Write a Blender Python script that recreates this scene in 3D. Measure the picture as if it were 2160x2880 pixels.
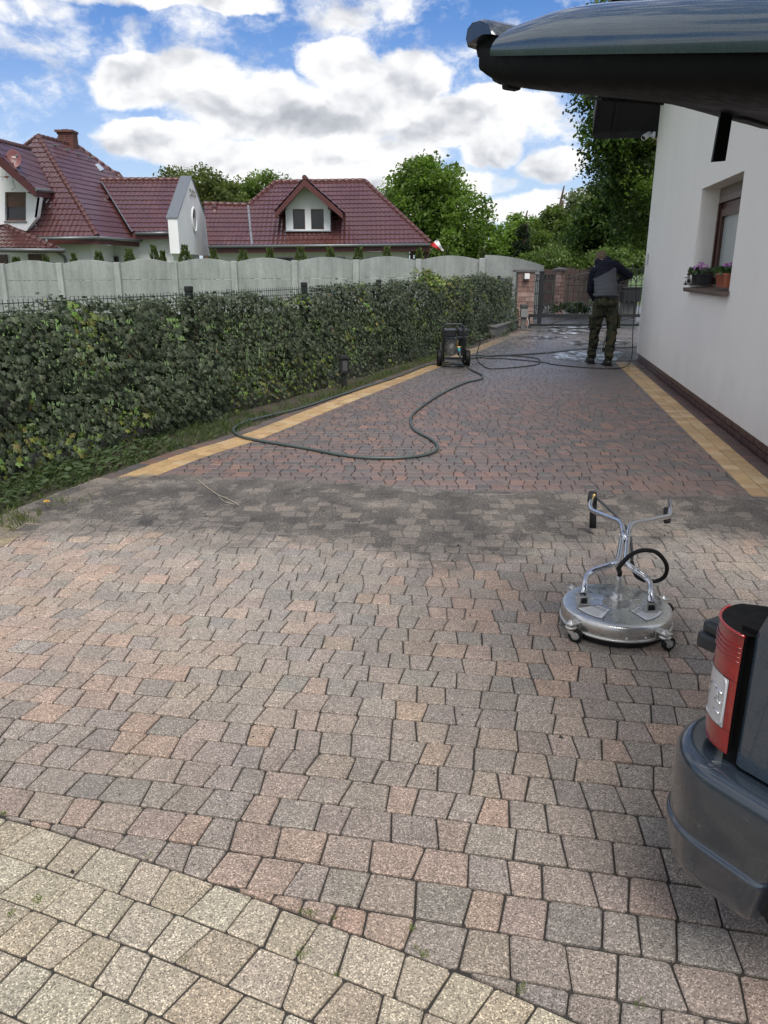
import bpy, bmesh, math, random
import numpy as np
from mathutils import Vector, Matrix, noise as mnoise
R = math.radians
PI = math.pi
rnd = random.Random(11)
nr = np.random.RandomState(5)
for o in list(bpy.data.objects): bpy.data.objects.remove(o)
S = bpy.context.scene
COL = S.collection
# ------------------------------------------------------------------ camera
PITCH = R(17.6); FPX = 2164.0; CH = 1.5
cd = bpy.data.cameras.new('camera'); cam = bpy.data.objects.new('camera', cd); COL.objects.link(cam)
cam.location = (0, 0, CH); cam.rotation_euler = (R(90) - PITCH, 0, 0)
cd.sensor_fit = 'VERTICAL'; cd.sensor_height = 36; cd.lens = FPX / 2880 * 36
cd.clip_start = 0.05; cd.clip_end = 2000
S.camera = cam
cp, sp = math.cos(PITCH), math.sin(PITCH)
def ray(px, py):
    a = (px - 1080) / FPX; b = (1440 - py) / FPX
    return Vector((a, cp + b * sp, -sp + b * cp))
def G(px, py, z=0.0):          # where the sight line of a photograph pixel meets height z
    d = ray(px, py); t = (z - CH) / d.z
    return Vector((d.x * t, d.y * t, z))
def D(px, py, y):              # ... and where it meets distance y
    d = ray(px, py); t = y / d.y
    return Vector((d.x * t, y, CH + d.z * t))
# ------------------------------------------------------------------ light
S.render.engine = 'CYCLES'
S.view_settings.view_transform = 'Standard'; S.view_settings.look = 'None'
S.view_settings.exposure = 1.36; S.view_settings.gamma = 1.0
S.view_settings.use_curve_mapping = False
SUN_EL, SUN_AZ = R(58), R(171)         # azimuth clockwise from +Y (behind and to the right)
sd = bpy.data.lights.new('sun', 'SUN'); sun = bpy.data.objects.new('sun', sd); COL.objects.link(sun)
sd.energy = 1.5; sd.angle = R(34); sd.color = (1.0, 0.96, 0.9)
sv = Vector((math.sin(SUN_AZ) * math.cos(SUN_EL), math.cos(SUN_AZ) * math.cos(SUN_EL), math.sin(SUN_EL)))
sun.rotation_euler = sv.to_track_quat('Z', 'Y').to_euler()

class NT:
    def __init__(s, tree): s.t = tree; s.n = tree.nodes; s.l = tree.links
    def new(s, kind, **kw):
        n = s.n.new(kind)
        for k, v in kw.items(): setattr(n, k, v)
        return n
    def put(s, sock, v):
        if isinstance(v, bpy.types.NodeSocket): s.l.new(v, sock)
        elif v is not None:
            if hasattr(sock.default_value, '__len__') and not hasattr(v, '__len__'): v = (v, v, v)
            if hasattr(v, '__len__') and len(sock.default_value) == 4 and len(v) == 3: v = (*v, 1)
            sock.default_value = v
    def m(s, op, a, b=None, c=None, clamp=False):
        n = s.new('ShaderNodeMath', operation=op); n.use_clamp = clamp
        s.put(n.inputs[0], a); s.put(n.inputs[1], b)
        if c is not None: s.put(n.inputs[2], c)
        return n.outputs[0]
    def vm(s, op, a, b=None):
        n = s.new('ShaderNodeVectorMath', operation=op); s.put(n.inputs[0], a)
        if b is not None:
            if op == 'SCALE': s.put(n.inputs['Scale'], b)
            else: s.put(n.inputs[1], b)
        return n.outputs[0]
    def noise(s, vec, scale, detail=3, rough=.55, out=0, dist=0.0):
        n = s.new('ShaderNodeTexNoise'); s.put(n.inputs['Vector'], vec); n.inputs['Scale'].default_value = scale
        n.inputs['Detail'].default_value = detail; n.inputs['Roughness'].default_value = rough
        n.inputs['Distortion'].default_value = dist
        return n.outputs[out]
    def vor(s, vec, scale, out='Color', feature='F1'):
        n = s.new('ShaderNodeTexVoronoi', feature=feature); s.put(n.inputs['Vector'], vec); n.inputs['Scale'].default_value = scale
        return n.outputs[out]
    def ramp(s, f, stops, interp='LINEAR'):
        n = s.new('ShaderNodeValToRGB'); n.color_ramp.interpolation = interp
        e = n.color_ramp.elements
        while len(e) < len(stops): e.new(0.5)
        for k, (p, c) in enumerate(stops):
            if not hasattr(c, '__len__'): c = (c, c, c)
            e[k].position = p; e[k].color = (*c[:3], 1)
        s.put(n.inputs[0], f); return n.outputs[0]
    def mr(s, v, a, b, c=0.0, d=1.0, smooth=False):
        n = s.new('ShaderNodeMapRange'); n.interpolation_type = 'SMOOTHSTEP' if smooth else 'LINEAR'
        s.put(n.inputs[0], v); s.put(n.inputs[1], a); s.put(n.inputs[2], b); s.put(n.inputs[3], c); s.put(n.inputs[4], d)
        return n.outputs[0]
    def mix(s, f, a, b, blend='MIX'):
        n = s.new('ShaderNodeMix', data_type='RGBA', blend_type=blend)
        s.put(n.inputs[0], f); s.put(n.inputs[6], a); s.put(n.inputs[7], b)
        return n.outputs[2]
    def pos(s): return s.new('ShaderNodeNewGeometry').outputs['Position']
    def obj(s): return s.new('ShaderNodeTexCoord').outputs['Object']
    def attr(s, name, out='Color'):
        return s.new('ShaderNodeAttribute', attribute_name=name).outputs[out]
    def sep(s, v):
        n = s.new('ShaderNodeSeparateXYZ'); s.put(n.inputs[0], v); return n.outputs
    def comb(s, x, y, z):
        n = s.new('ShaderNodeCombineXYZ'); s.put(n.inputs[0], x); s.put(n.inputs[1], y); s.put(n.inputs[2], z); return n.outputs[0]
    def bump(s, h, strength=.3, dist=.01):
        n = s.new('ShaderNodeBump'); s.put(n.inputs['Height'], h); n.inputs['Strength'].default_value = strength
        n.inputs['Distance'].default_value = dist; return n.outputs[0]

# world: Nishita sky with cumulus cloud, laid out by direction
W = bpy.data.worlds.new('World'); S.world = W; W.use_nodes = True
t = NT(W.node_tree); t.n.clear()
sky = t.new('ShaderNodeTexSky', sky_type='NISHITA'); sky.sun_disc = False
sky.sun_elevation = SUN_EL; sky.sun_rotation = SUN_AZ; sky.air_density = 1.0; sky.dust_density = 0.7; sky.ozone_density = 1.6
dirn = t.new('ShaderNodeTexCoord').outputs['Generated']
dx, dy, dz = t.sep(dirn)
az = t.m('ARCTAN2', dx, dy); el = t.m('ARCSINE', dz)
P = t.comb(az, t.m('MULTIPLY', el, 1.5), 0.37)
Pw = t.vm('ADD', P, t.vm('SCALE', t.vm('SUBTRACT', t.noise(P, 9, 5, .6, out=1), (.5, .5, .5)), .055))
wx, wy, _ = t.sep(Pw)
def azel(px, py):
    d = ray(px, py); return math.atan2(d.x, d.y), math.atan2(d.z, math.hypot(d.x, d.y))
BL = [(400,235,170,95),(560,230,210,90),(760,290,260,110),(960,200,130,100),(1140,225,150,90),(900,330,480,110),(1420,300,190,60),
      (1250,370,240,70),(420,395,190,62),(700,440,330,58),(1000,430,300,60),(1370,420,110,62),(1540,470,110,60),(900,530,600,60),(1600,590,420,60),(700,610,900,55),
      (400,-30,300,60),(640,0,150,45),(200,560,200,36)]
F = None; SH = None
for (bx, by, rx, ry) in BL:
    a0, e0 = azel(bx, by); a1, _ = azel(bx + rx, by); _, e1 = azel(bx, by - ry)
    ra, re = abs(a1 - a0), abs(e1 - e0) * 1.5
    u = t.m('DIVIDE', t.m('SUBTRACT', wx, a0), ra); v = t.m('DIVIDE', t.m('SUBTRACT', wy, e0 * 1.5), re)
    q = t.m('SUBTRACT', 1.0, t.m('ADD', t.m('MULTIPLY', u, u), t.m('MULTIPLY', v, v)))
    F = q if F is None else t.m('MAXIMUM', F, q)
    w = t.m('MULTIPLY', t.m('MAXIMUM', q, 0.0), v)
    SH = w if SH is None else t.m('ADD', SH, w)
gen = t.m('MULTIPLY', t.m('SUBTRACT', t.noise(t.vm('ADD', P, (3.1, 7.7, 0)), 2.3, 4, .5), .43), 6.0)   # unseen cloud over the rest of the sky, thickened to whiten the ambient light
offv = t.m('GREATER_THAN', t.m('ABSOLUTE', az), .62)
gen = t.mix(t.mr(t.m('ABSOLUTE', az), .5, .8), (-1, -1, -1), gen)
F = t.m('MAXIMUM', F, gen)
n1 = t.noise(Pw, 11, 8, .60); l1 = t.noise(Pw, 13, 3, .5); n2 = t.noise(t.vm('ADD', Pw, (-.010, -.030, 0)), 13, 3, .5)
n3 = t.noise(Pw, 30, 5, .6)
Fn = t.m('ADD', F, t.m('MULTIPLY', t.m('SUBTRACT', n1, .5), 2.3))
alpha = t.mr(Fn, -.14, .40, smooth=True)
lit = t.m('ADD', t.m('MULTIPLY', t.m('SUBTRACT', l1, n2), -2.5), t.m('ADD', t.m('MULTIPLY', t.m('MAXIMUM', SH, -1.1), .36), .66))
edge = t.mr(Fn, .1, 1.6, .36, -.22)
lit = t.m('ADD', lit, edge); lit = t.m('ADD', lit, t.m('MULTIPLY', t.m('SUBTRACT', n3, .5), .55))
litc = t.mr(lit, 0.0, 1.15)
ccol = t.ramp(litc, [(0, (.44, .465, .51)), (.3, (.58, .60, .645)), (.65, (.84, .85, .87)), (1, (1.03, 1.02, 1.0))])
ccol = t.vm('SCALE', ccol, 4.3)
skyc = t.vm('MULTIPLY', sky.outputs[0], (.235, .365, .55))
haze = t.mr(el, .02, .30, .60, 0.0, smooth=True)
skyc = t.mix(haze, skyc, (3.0, 3.35, 3.85))
outc = t.mix(alpha, skyc, ccol)
below = t.mr(el, -.03, 0.0)
outc = t.mix(below, (1.3, 1.25, 1.1), outc)
bg = t.new('ShaderNodeBackground'); t.put(bg.inputs[0], outc); bg.inputs[1].default_value = 0.1
t.l.new(bg.outputs[0], t.new('ShaderNodeOutputWorld').inputs[0])

# ------------------------------------------------------------------ object helpers
def tag(o, label=None, cat=None, group=None, kind=None):
    if label: o['label'] = label
    if cat: o['category'] = cat
    if group: o['group'] = group
    if kind: o['kind'] = kind
    return o
def empty(name, loc, label=None, cat=None, group=None, rz=0, kind=None):
    o = bpy.data.objects.new(name, None); COL.objects.link(o); o.location = loc; o.rotation_euler = (0, 0, rz)
    o.empty_display_size = .1
    return tag(o, label, cat, group, kind)
def place(o, parent=None):
    """link o; its mesh is written in world coordinates, so a parent's offset is taken out"""
    COL.objects.link(o)
    if parent is not None:
        o.parent = parent
        o.matrix_parent_inverse = WM(parent).inverted()
    return o
def WM(o):
    m = Matrix.LocRotScale(o.location, o.rotation_euler, o.scale)
    if o.parent: m = WM(o.parent) @ o.matrix_parent_inverse @ m
    return m
class MB:
    def __init__(s): s.v = []; s.f = []; s.sm = []
    def add(s, vs, fs, smooth=False):
        b = len(s.v); s.v += [tuple(p) for p in vs]
        s.f += [tuple(i + b for i in f) for f in fs]; s.sm += [smooth] * len(fs); return s
    def box(s, c, size, rz=0, m=None, bev=0.0):
        hx, hy, hz = size[0] / 2, size[1] / 2, size[2] / 2
        if bev > 0:
            b = min(bev, hx * .9, hy * .9, hz * .9); vs = []; fs = []
            bmm = bmesh.new(); bmesh.ops.create_cube(bmm, size=1)
            for vv in bmm.verts: vv.co = Vector((vv.co.x * size[0], vv.co.y * size[1], vv.co.z * size[2]))
            bmesh.ops.bevel(bmm, geom=list(bmm.edges), offset=b, segments=2, profile=.6, affect='EDGES')
            vs = [vv.co.copy() for vv in bmm.verts]; bmm.verts.index_update()
            fs = [[vv.index for vv in ff.verts] for ff in bmm.faces]; bmm.free()
        else:
            vs = [Vector((x, y, z)) for x in (-hx, hx) for y in (-hy, hy) for z in (-hz, hz)]
            fs = [(0, 1, 3, 2), (4, 6, 7, 5), (0, 4, 5, 1), (2, 3, 7, 6), (0, 2, 6, 4), (1, 5, 7, 3)]
        M = m if m is not None else Matrix.Translation(Vector(c)) @ Matrix.Rotation(rz, 4, 'Z')
        return s.add([M @ q for q in vs], fs)
    def bar(s, a, b, w, h=None, up=(0, 0, 1)):          # square bar from a to b
        a = Vector(a); b = Vector(b); h = h or w; d = (b - a).normalized(); upv = Vector(up)
        if abs(d.dot(upv)) > .98: upv = Vector((0, 1, 0)) if abs(d.y) < .9 else Vector((1, 0, 0))
        x = d.cross(upv).normalized(); y = x.cross(d)
        vs = [p + x * i * w / 2 + y * j * h / 2 for p in (a, b) for (i, j) in ((-1, -1), (1, -1), (1, 1), (-1, 1))]
        return s.add(vs, [(0, 1, 2, 3), (7, 6, 5, 4), (0, 4, 5, 1), (1, 5, 6, 2), (2, 6, 7, 3), (3, 7, 4, 0)])
    def tube(s, pts, r, n=8, cap=True, smooth=True):
        pts = [Vector(p) for p in pts]; rs = r if hasattr(r, '__len__') else [r] * len(pts)
        vs = []; prev = None
        for i, p in enumerate(pts):
            d = (pts[min(i + 1, len(pts) - 1)] - pts[max(i - 1, 0)]).normalized()
            if prev is None:
                up = Vector((0, 0, 1)) if abs(d.z) < .9 else Vector((1, 0, 0))
                x = d.cross(up).normalized()
            else:
                x = (prev - d * prev.dot(d)).normalized()
            prev = x; y = d.cross(x)
            vs += [p + (x * math.cos(2 * PI * k / n) + y * math.sin(2 * PI * k / n)) * rs[i] for k in range(n)]
        fs = [(i * n + k, i * n + (k + 1) % n, (i + 1) * n + (k + 1) % n, (i + 1) * n + k) for i in range(len(pts) - 1) for k in range(n)]
        s.add(vs, fs, smooth)
        if cap:
            b = len(s.v) - len(vs)
            s.f.append(tuple(b + k for k in reversed(range(n)))); s.f.append(tuple(b + (len(pts) - 1) * n + k for k in range(n))); s.sm += [False, False]
        return s
    def lathe(s, c, prof, n=16, axis='Z', m=None, smooth=True):
        M = m if m is not None else Matrix.Translation(Vector(c))
        if axis == 'X': M = M @ Matrix.Rotation(R(90), 4, 'Y')
        if axis == 'Y': M = M @ Matrix.Rotation(R(-90), 4, 'X')
        vs = [M @ Vector((r * math.cos(2 * PI * k / n), r * math.sin(2 * PI * k / n), z)) for (r, z) in prof for k in range(n)]
        fs = [(i * n + k, i * n + (k + 1) % n, (i + 1) * n + (k + 1) % n, (i + 1) * n + k) for i in range(len(prof) - 1) for k in range(n)]
        return s.add(vs, fs, smooth)
    def prism(s, poly, off):                              # polygon (3D points) pushed along off
        n = len(poly); off = Vector(off); a = [Vector(p) for p in poly]
        return s.add(a + [p + off for p in a], [tuple(range(n))[::-1], tuple(range(n, 2 * n))] + [(i, (i + 1) % n, n + (i + 1) % n, n + i) for i in range(n)])
    def ell(s, c, r, n=12, m=2, rot=None):
        prof = [(math.cos(a), math.sin(a)) for a in [(-90 + 180 * k / (n // 2 * 1)) * PI / 180 for k in range(n // 2 + 1)]]
        M = Matrix.Translation(Vector(c)) @ (rot.to_4x4() if rot else Matrix.Identity(4)) @ Matrix.Diagonal((*r, 1))
        return s.lathe(c, [(max(a, 1e-4), b) for a, b in prof], n, m=M)
    def build(s, name, mat, parent=None, bev=0.0, label=None, cat=None, group=None, kind=None):
        me = bpy.data.meshes.new(name); me.from_pydata(s.v, [], s.f)
        me.polygons.foreach_set('use_smooth', s.sm); 
        if mat: me.materials.append(mat)
        me.update()
        o = bpy.data.objects.new(name, me); place(o, parent)
        if bev > 0:
            md = o.modifiers.new('bevel', 'BEVEL'); md.width = bev; md.segments = 2; md.limit_method = 'ANGLE'
        return tag(o, label, cat, group, kind)
def fast_mesh(name, V, Fc, mat, parent=None, attrs=None, smooth=False, link=True):
    """V (n,3); Fc (m,k) of equal k"""
    me = bpy.data.meshes.new(name); V = np.asarray(V, np.float32); Fc = np.asarray(Fc, np.int32); k = Fc.shape[1]
    me.vertices.add(len(V)); me.vertices.foreach_set('co', V.ravel())
    me.loops.add(Fc.size); me.loops.foreach_set('vertex_index', Fc.ravel())
    me.polygons.add(len(Fc)); me.polygons.foreach_set('loop_start', np.arange(0, Fc.size, k, dtype=np.int32))
    me.polygons.foreach_set('loop_total', np.full(len(Fc), k, np.int32))
    me.polygons.foreach_set('use_smooth', np.full(len(Fc), smooth))
    me.update(calc_edges=True)
    for nm, arr in (attrs or {}).items():
        a = me.color_attributes.new(nm, 'FLOAT_COLOR', 'POINT'); arr = np.asarray(arr, np.float32)
        if arr.shape[1] == 3: arr = np.hstack([arr, np.ones((len(arr), 1), np.float32)])
        a.data.foreach_set('color', arr.ravel())
    me.materials.append(mat)
    o = bpy.data.objects.new(name, me)
    if link: place(o, parent)
    return o
def spline(pts, n=8, closed=False):
    P_ = [Vector(p) for p in pts]; out = []
    for i in range(len(P_) - 1):
        p0 = P_[max(i - 1, 0)]; p1 = P_[i]; p2 = P_[i + 1]; p3 = P_[min(i + 2, len(P_) - 1)]
        for k in range(n):
            u = k / n
            out.append(.5 * ((2 * p1) + (p2 - p0) * u + (2 * p0 - 5 * p1 + 4 * p2 - p3) * u * u + (3 * p1 - p0 - 3 * p2 + p3) * u ** 3))
    out.append(P_[-1]); return out
def rounded(pts, r, n=4):                                # polyline with rounded bends
    P_ = [Vector(p) for p in pts]; out = [P_[0]]
    for i in range(1, len(P_) - 1):
        a, b, c = P_[i - 1], P_[i], P_[i + 1]
        da = (a - b); dc = (c - b); rr = min(r, da.length * .45, dc.length * .45)
        p = b + da.normalized() * rr; q = b + dc.normalized() * rr
        for k in range(n + 1):
            u = k / n; out.append((1 - u) ** 2 * p + 2 * u * (1 - u) * b + u * u * q)
    out.append(P_[-1]); return out

# ------------------------------------------------------------------ materials
MATS = {}
def mat(name, col=(.5, .5, .5), rough=.6, metal=0.0, var=.12, scale=4.0, bump=0.0, bscale=40.0, bdist=.005, coat=0.0, spec=.5, dirt=0.0, dirtcol=(.12, .11, .1), rvar=.08, sheen=0.0):
    if name in MATS: return MATS[name]
    m = bpy.data.materials.new(name); m.use_nodes = True; t = NT(m.node_tree); b = t.n['Principled BSDF']
    p = t.obj()
    nz = t.noise(p, scale, 5, .6)
    k = t.mr(nz, .25, .75, 1 - var, 1 + var)
    c = t.vm('SCALE', col, k)
    if dirt > 0:
        dn = t.noise(p, scale * 2.7, 6, .65)
        c = t.mix(t.mr(dn, .48, .72, 0, dirt), c, dirtcol)
    t.put(b.inputs['Base Color'], c)
    t.put(b.inputs['Roughness'], t.mr(t.noise(p, scale * 6, 3), .3, .7, max(rough - rvar, .02), min(rough + rvar, 1)))
    b.inputs['Metallic'].default_value = metal
    b.inputs['Coat Weight'].default_value = coat; b.inputs['Coat Roughness'].default_value = .06
    b.inputs['Specular IOR Level'].default_value = spec
    if bump > 0:
        t.put(b.inputs['Normal'], t.bump(t.noise(p, bscale, 5, .6), bump, bdist))
    MATS[name] = m; return m
# ------------------------------------------------------------------ ground and paving
WA = Vector((3.043, 5.964, 0)); WD = Vector((.1654, .9862, 0)).normalized(); WN = Vector((-WD.y, WD.x, 0))   # house wall line, normal to the drive
def wall_off(x, y): return (Vector((x, y, 0)) - WA).dot(WN)      # metres in front of the wall
def Wp(s, off=0.0, z=0.0): p = WA + WD * s + WN * off; return Vector((p.x, p.y, z))
EDGE = [(-2.75,1.2),(-2.70,2.4),(-2.62,3.4),(-2.52,4.2),(-2.41,4.8),(-2.20,5.45),(-1.811,6.469),(-1.45,7.2),(-.758,9.09),(.709,12.932),(1.95,16.3),(2.53,17.9),(3.4,20.0)]
EP = spline([(x, y, 0) for x, y in EDGE], 10)
EPn = np.array([[p.x, p.y] for p in EP])
BUFF = [(-2.68,2.2),(-2.1,2.05),(-1.5,1.93),(-1.102,1.84),(-.85,1.755),(-.556,1.64),(-.387,1.572),(-.156,1.471),(.048,1.384),(.23,1.300),(.416,1.205),(.62,1.09),(.8,.98)]
BP = spline([(x, y, 0) for x, y in BUFF], 8); BPn = np.array([[p.x, p.y] for p in BP])
def near_curve(C, x, y):
    """signed distance to polyline C (positive on its right-hand side), nearest point, tangent"""
    d = (C[:, 0] - x) ** 2 + (C[:, 1] - y) ** 2; i = int(np.argmin(d)); best = None
    for j in (i - 1, i):
        if 0 <= j < len(C) - 1:
            a = C[j]; b = C[j + 1]; ab = b - a; L = math.hypot(*ab); u = max(0, min(1, ((x - a[0]) * ab[0] + (y - a[1]) * ab[1]) / L / L))
            q = a + ab * u; dd = math.hypot(x - q[0], y - q[1])
            if best is None or dd < best[0]:
                s = ab[1] * (x - a[0]) - ab[0] * (y - a[1])
                best = (dd, math.copysign(dd, s), q, ab / L)
    return best[1:]
TOPD = np.array([(-2.8,5.1),(-2.5,5.3),(-2.05,5.62),(-1.85,5.7),(-1.57,5.70),(-1.02,5.64),(-.21,5.49),(.56,5.27),(1.56,5.23),(2.66,5.12),(4,5.1)])
BOTD = np.array([(-2.8,4.25),(-2.2,4.15),(-1.4,4.14),(-.75,4.02),(-.35,3.92),(.2,3.66),(.6,3.78),(1.03,4.0),(1.87,4.13),(2.1,3.95),(4,3.9)])
def sstep(a, b, x): u = max(0., min(1., (x - a) / (b - a))); return u * u * (3 - 2 * u)
def dirtf(x, y):
    yt = np.interp(x, TOPD[:, 0], TOPD[:, 1]) + .07 * mnoise.noise((x * 3, y * 3, 1)) + .03 * mnoise.noise((x * 14, y * 14, 1)); yb = np.interp(x, BOTD[:, 0], BOTD[:, 1]) + .22 * mnoise.noise((x * 4, y * 5, 2))
    if y > yt: return 0.0 
    d = min(sstep(yt + .02, yt - .10, y), sstep(yb - .30, yb + .55, y))
    e = .34 * sstep(2.7, 3.9, y) * sstep(-.3, .5, x) * (0.5 + 1.0 * mnoise.noise((x * 1.6, y * 1.6, 5)))
    return max(d, min(max(e, 0), .5))
def wetf(x, y):
    yt = np.interp(x, TOPD[:, 0], TOPD[:, 1])
    return sstep(yt - .17, yt - .13, y)

# material of all the concrete blocks: tint per block, exposed aggregate, grime (x), washed-wet (y), standing wet (z)
m = bpy.data.materials.new('paver_concrete'); m.use_nodes = True; t = NT(m.node_tree); b = t.n['Principled BSDF']
p = t.pos(); tint = t.attr('tint'); ws = t.sep(t.attr('wear'))
cells = t.sep(t.vor(p, 330, 'Color'))
spk = t.ramp(cells[0], [(0, .42), (.16, .50), (.20, .88), (.74, 1.0), (.80, 1.4), (.92, 1.9), (1, 2.3)], 'CONSTANT')
big = t.noise(p, 7, 5, .65); mid = t.noise(p, 45, 4, .6)
c = t.vm('MULTIPLY', tint, t.mix(t.mr(ws[1], 0, 1, 1.0, .42), (1, 1, 1), spk))
c = t.vm('SCALE', c, t.m('MULTIPLY', t.mr(big, .25, .75, .84, 1.14), t.mr(mid, .25, .75, .90, 1.10)))
spot = t.new('ShaderNodeTexVoronoi'); t.put(spot.inputs['Vector'], t.vm('ADD', p, t.vm('SCALE', t.noise(p, 40, 2, out=1), .02))); spot.inputs['Scale'].default_value = 3.1
c = t.mix(t.m('MULTIPLY', t.mr(spot.outputs['Distance'], .014, .030, .45, 0), t.m('GREATER_THAN', t.sep(spot.outputs['Color'])[0], .6)), c, (.46, .44, .41))
stain = t.mr(t.noise(p, 1.3, 5, .6), .52, .75, 0, .34)
c = t.mix(stain, c, (.17, .15, .13))
dn = t.m('ADD', ws[0], t.m('ADD', t.m('MULTIPLY', t.m('SUBTRACT', t.noise(p, 11, 7, .7), .5), 1.7), t.m('MULTIPLY', t.m('SUBTRACT', t.noise(p, 2.2, 3, .5), .5), .6)))
df = t.mr(dn, .2, .88, 0, .85, smooth=True)
dc = t.ramp(t.noise(p, 3.2, 6, .6), [(.3, (.070, .064, .059)), (.5, (.130, .114, .099)), (.7, (.195, .168, .141))])
dc = t.vm('SCALE', dc, t.ramp(cells[1], [(0, .55), (.35, 1.0), (.82, 1.6), (.94, 3.0)], 'CONSTANT'))
c = t.mix(df, c, dc)
t.put(b.inputs['Base Color'], c)
wetn = t.m('MULTIPLY', ws[2], t.mr(t.noise(p, .9, 5, .6), .38, .58, .35, 1.0))
t.put(b.inputs['Roughness'], t.m('ADD', t.mr(ws[1], 0, 1, .85, .55), t.m('MULTIPLY', wetn, -.38)))
h = t.m('ADD', t.m('MULTIPLY', cells[2], .5), t.m('MULTIPLY', mid, .7))
t.put(b.inputs['Normal'], t.bump(h, .35, .0022))
PAVER = m
# silt between and over the blocks
m = bpy.data.materials.new('silt'); m.use_nodes = True; t = NT(m.node_tree); b = t.n['Principled BSDF']
p = t.pos(); cl = t.sep(t.vor(p, 300, 'Color'))
dc = t.ramp(t.noise(p, 3.2, 6, .6), [(.3, (.056, .051, .048)), (.5, (.108, .096, .085)), (.7, (.17, .150, .128))])
dc = t.vm('SCALE', dc, t.ramp(cl[1], [(0, .6), (.6, 1.0), (.84, 1.5), (.95, 2.8)], 'CONSTANT'))
t.put(b.inputs['Base Color'], dc); b.inputs['Roughness'].default_value = .9
t.put(b.inputs['Normal'], t.bump(t.noise(p, 120, 5, .7), .7, .006)); SILT = m
JOINT = mat('joint_sand', (.032, .029, .026), .95, var=.3, scale=20, bump=.5, bscale=300, bdist=.003)

def jitter(a): return rnd.uniform(-a, a)
def clip_poly(poly, n, d):          # keep points with n.p <= d
    out = []
    for i in range(len(poly)):
        a = poly[i]; b_ = poly[(i + 1) % len(poly)]; da = n[0] * a[0] + n[1] * a[1] - d; db = n[0] * b_[0] + n[1] * b_[1] - d
        if da <= 0: out.append(a)
        if (da < 0 < db) or (db < 0 < da):
            u = da / (da - db); out.append((a[0] + (b_[0] - a[0]) * u, a[1] + (b_[1] - a[1]) * u))
    return out
def area(poly): return .5 * abs(sum(poly[i][0] * poly[(i + 1) % len(poly)][1] - poly[(i + 1) % len(poly)][0] * poly[i][1] for i in range(len(poly))))
def inset(poly, d):
    n = len(poly); out = []
    cx = sum(q[0] for q in poly) / n; cy = sum(q[1] for q in poly) / n
    for q in poly:
        L = math.hypot(q[0] - cx, q[1] - cy); k = max(0.0, 1 - d * 1.3 / max(L, 1e-4)); out.append((cx + (q[0] - cx) * k, cy + (q[1] - cy) * k))
    return out
def chamfer(poly, c):               # cut the corners
    out = []; n = len(poly)
    for i in range(n):
        a, q, e = poly[i - 1], poly[i], poly[(i + 1) % n]
        for o_ in (a, e):
            L = math.hypot(o_[0] - q[0], o_[1] - q[1])
            if L < 1e-5: continue
            k = min(c / L, .4); out.append((q[0] + (o_[0] - q[0]) * k, q[1] + (o_[1] - q[1]) * k))
    return out
def block(poly, tint, near):
    """one paving block as (verts, faces, tints, wears); poly counter-clockwise"""
    s = sum(poly[i][0] * poly[(i + 1) % len(poly)][1] - poly[(i + 1) % len(poly)][0] * poly[i][1] for i in range(len(poly)))
    if s < 0: poly = poly[::-1]
    if near:
        poly = chamfer(poly, rnd.uniform(.002, .0075))
        poly = [(q[0] + jitter(.0011), q[1] + jitter(.0011)) for q in poly]
    n = len(poly); z0 = jitter(.0012); cx, cy = poly[0]; tx, ty = jitter(.012), jitter(.012)
    zz = lambda q: z0 + tx * (q[0] - cx) + ty * (q[1] - cy)
    top = inset(poly, .0035); V = [(q[0], q[1], zz(q)) for q in top] + [(q[0], q[1], zz(q) - .0035) for q in poly] + [(q[0], q[1], -.03) for q in poly]
    Fc = [tuple(range(n))] + [(n + i, n + (i + 1) % n, (i + 1) % n, i) for i in range(n)] + [(2 * n + i, 2 * n + (i + 1) % n, n + (i + 1) % n, n + i) for i in range(n)]
    T = [tint] * len(V); 
    Wr = [(dirtf(v[0], v[1]), wetf(v[0], v[1]), sstep(8.5, 13.5, v[1])) for v in V[:n]] ; Wr = Wr * 3
    return V, Fc, T, Wr
def poly_mesh(name, blocks):
    V = []; Fc = []; T = []; Wr = []
    for (v, f, tt, w) in blocks:
        k = len(V); V += v; Fc += [tuple(i + k for i in g) for g in f]; T += tt; Wr += w
    me = bpy.data.meshes.new(name); me.from_pydata(V, [], Fc); me.materials.append(PAVER)
    for nm, A in (('tint', T), ('wear', Wr)):
        a = me.color_attributes.new(nm, 'FLOAT_COLOR', 'POINT')
        a.data.foreach_set('color', np.hstack([np.array(A, np.float32), np.ones((len(A), 1), np.float32)]).ravel())
    return me
CAMP = (0, .9)
def lay(root, items, limit=295):
    """items: [(poly, tint)]: the nearest ones become parts, the rest one part"""
    items.sort(key=lambda it: (sum(q[0] for q in it[0]) / len(it[0]) * .75) ** 2 + (sum(q[1] for q in it[0]) / len(it[0]) - CAMP[1]) ** 2 + (100 if sum(q[1] for q in it[0]) / len(it[0]) < 1.02 else 0))
    rest = []
    for i, (poly, tint) in enumerate(items):
        cx = sum(q[0] for q in poly) / len(poly); cy = sum(q[1] for q in poly) / len(poly)
        bl = block(poly, tint, cy < 6.5)
        if i < limit:
            o = bpy.data.objects.new('paver', poly_mesh('paver', [bl])); place(o, root)
        else: rest.append(bl)
    if rest:
        o = bpy.data.objects.new('paver_field', poly_mesh('paver_field', rest)); place(o, root); o['kind'] = 'stuff'

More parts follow.
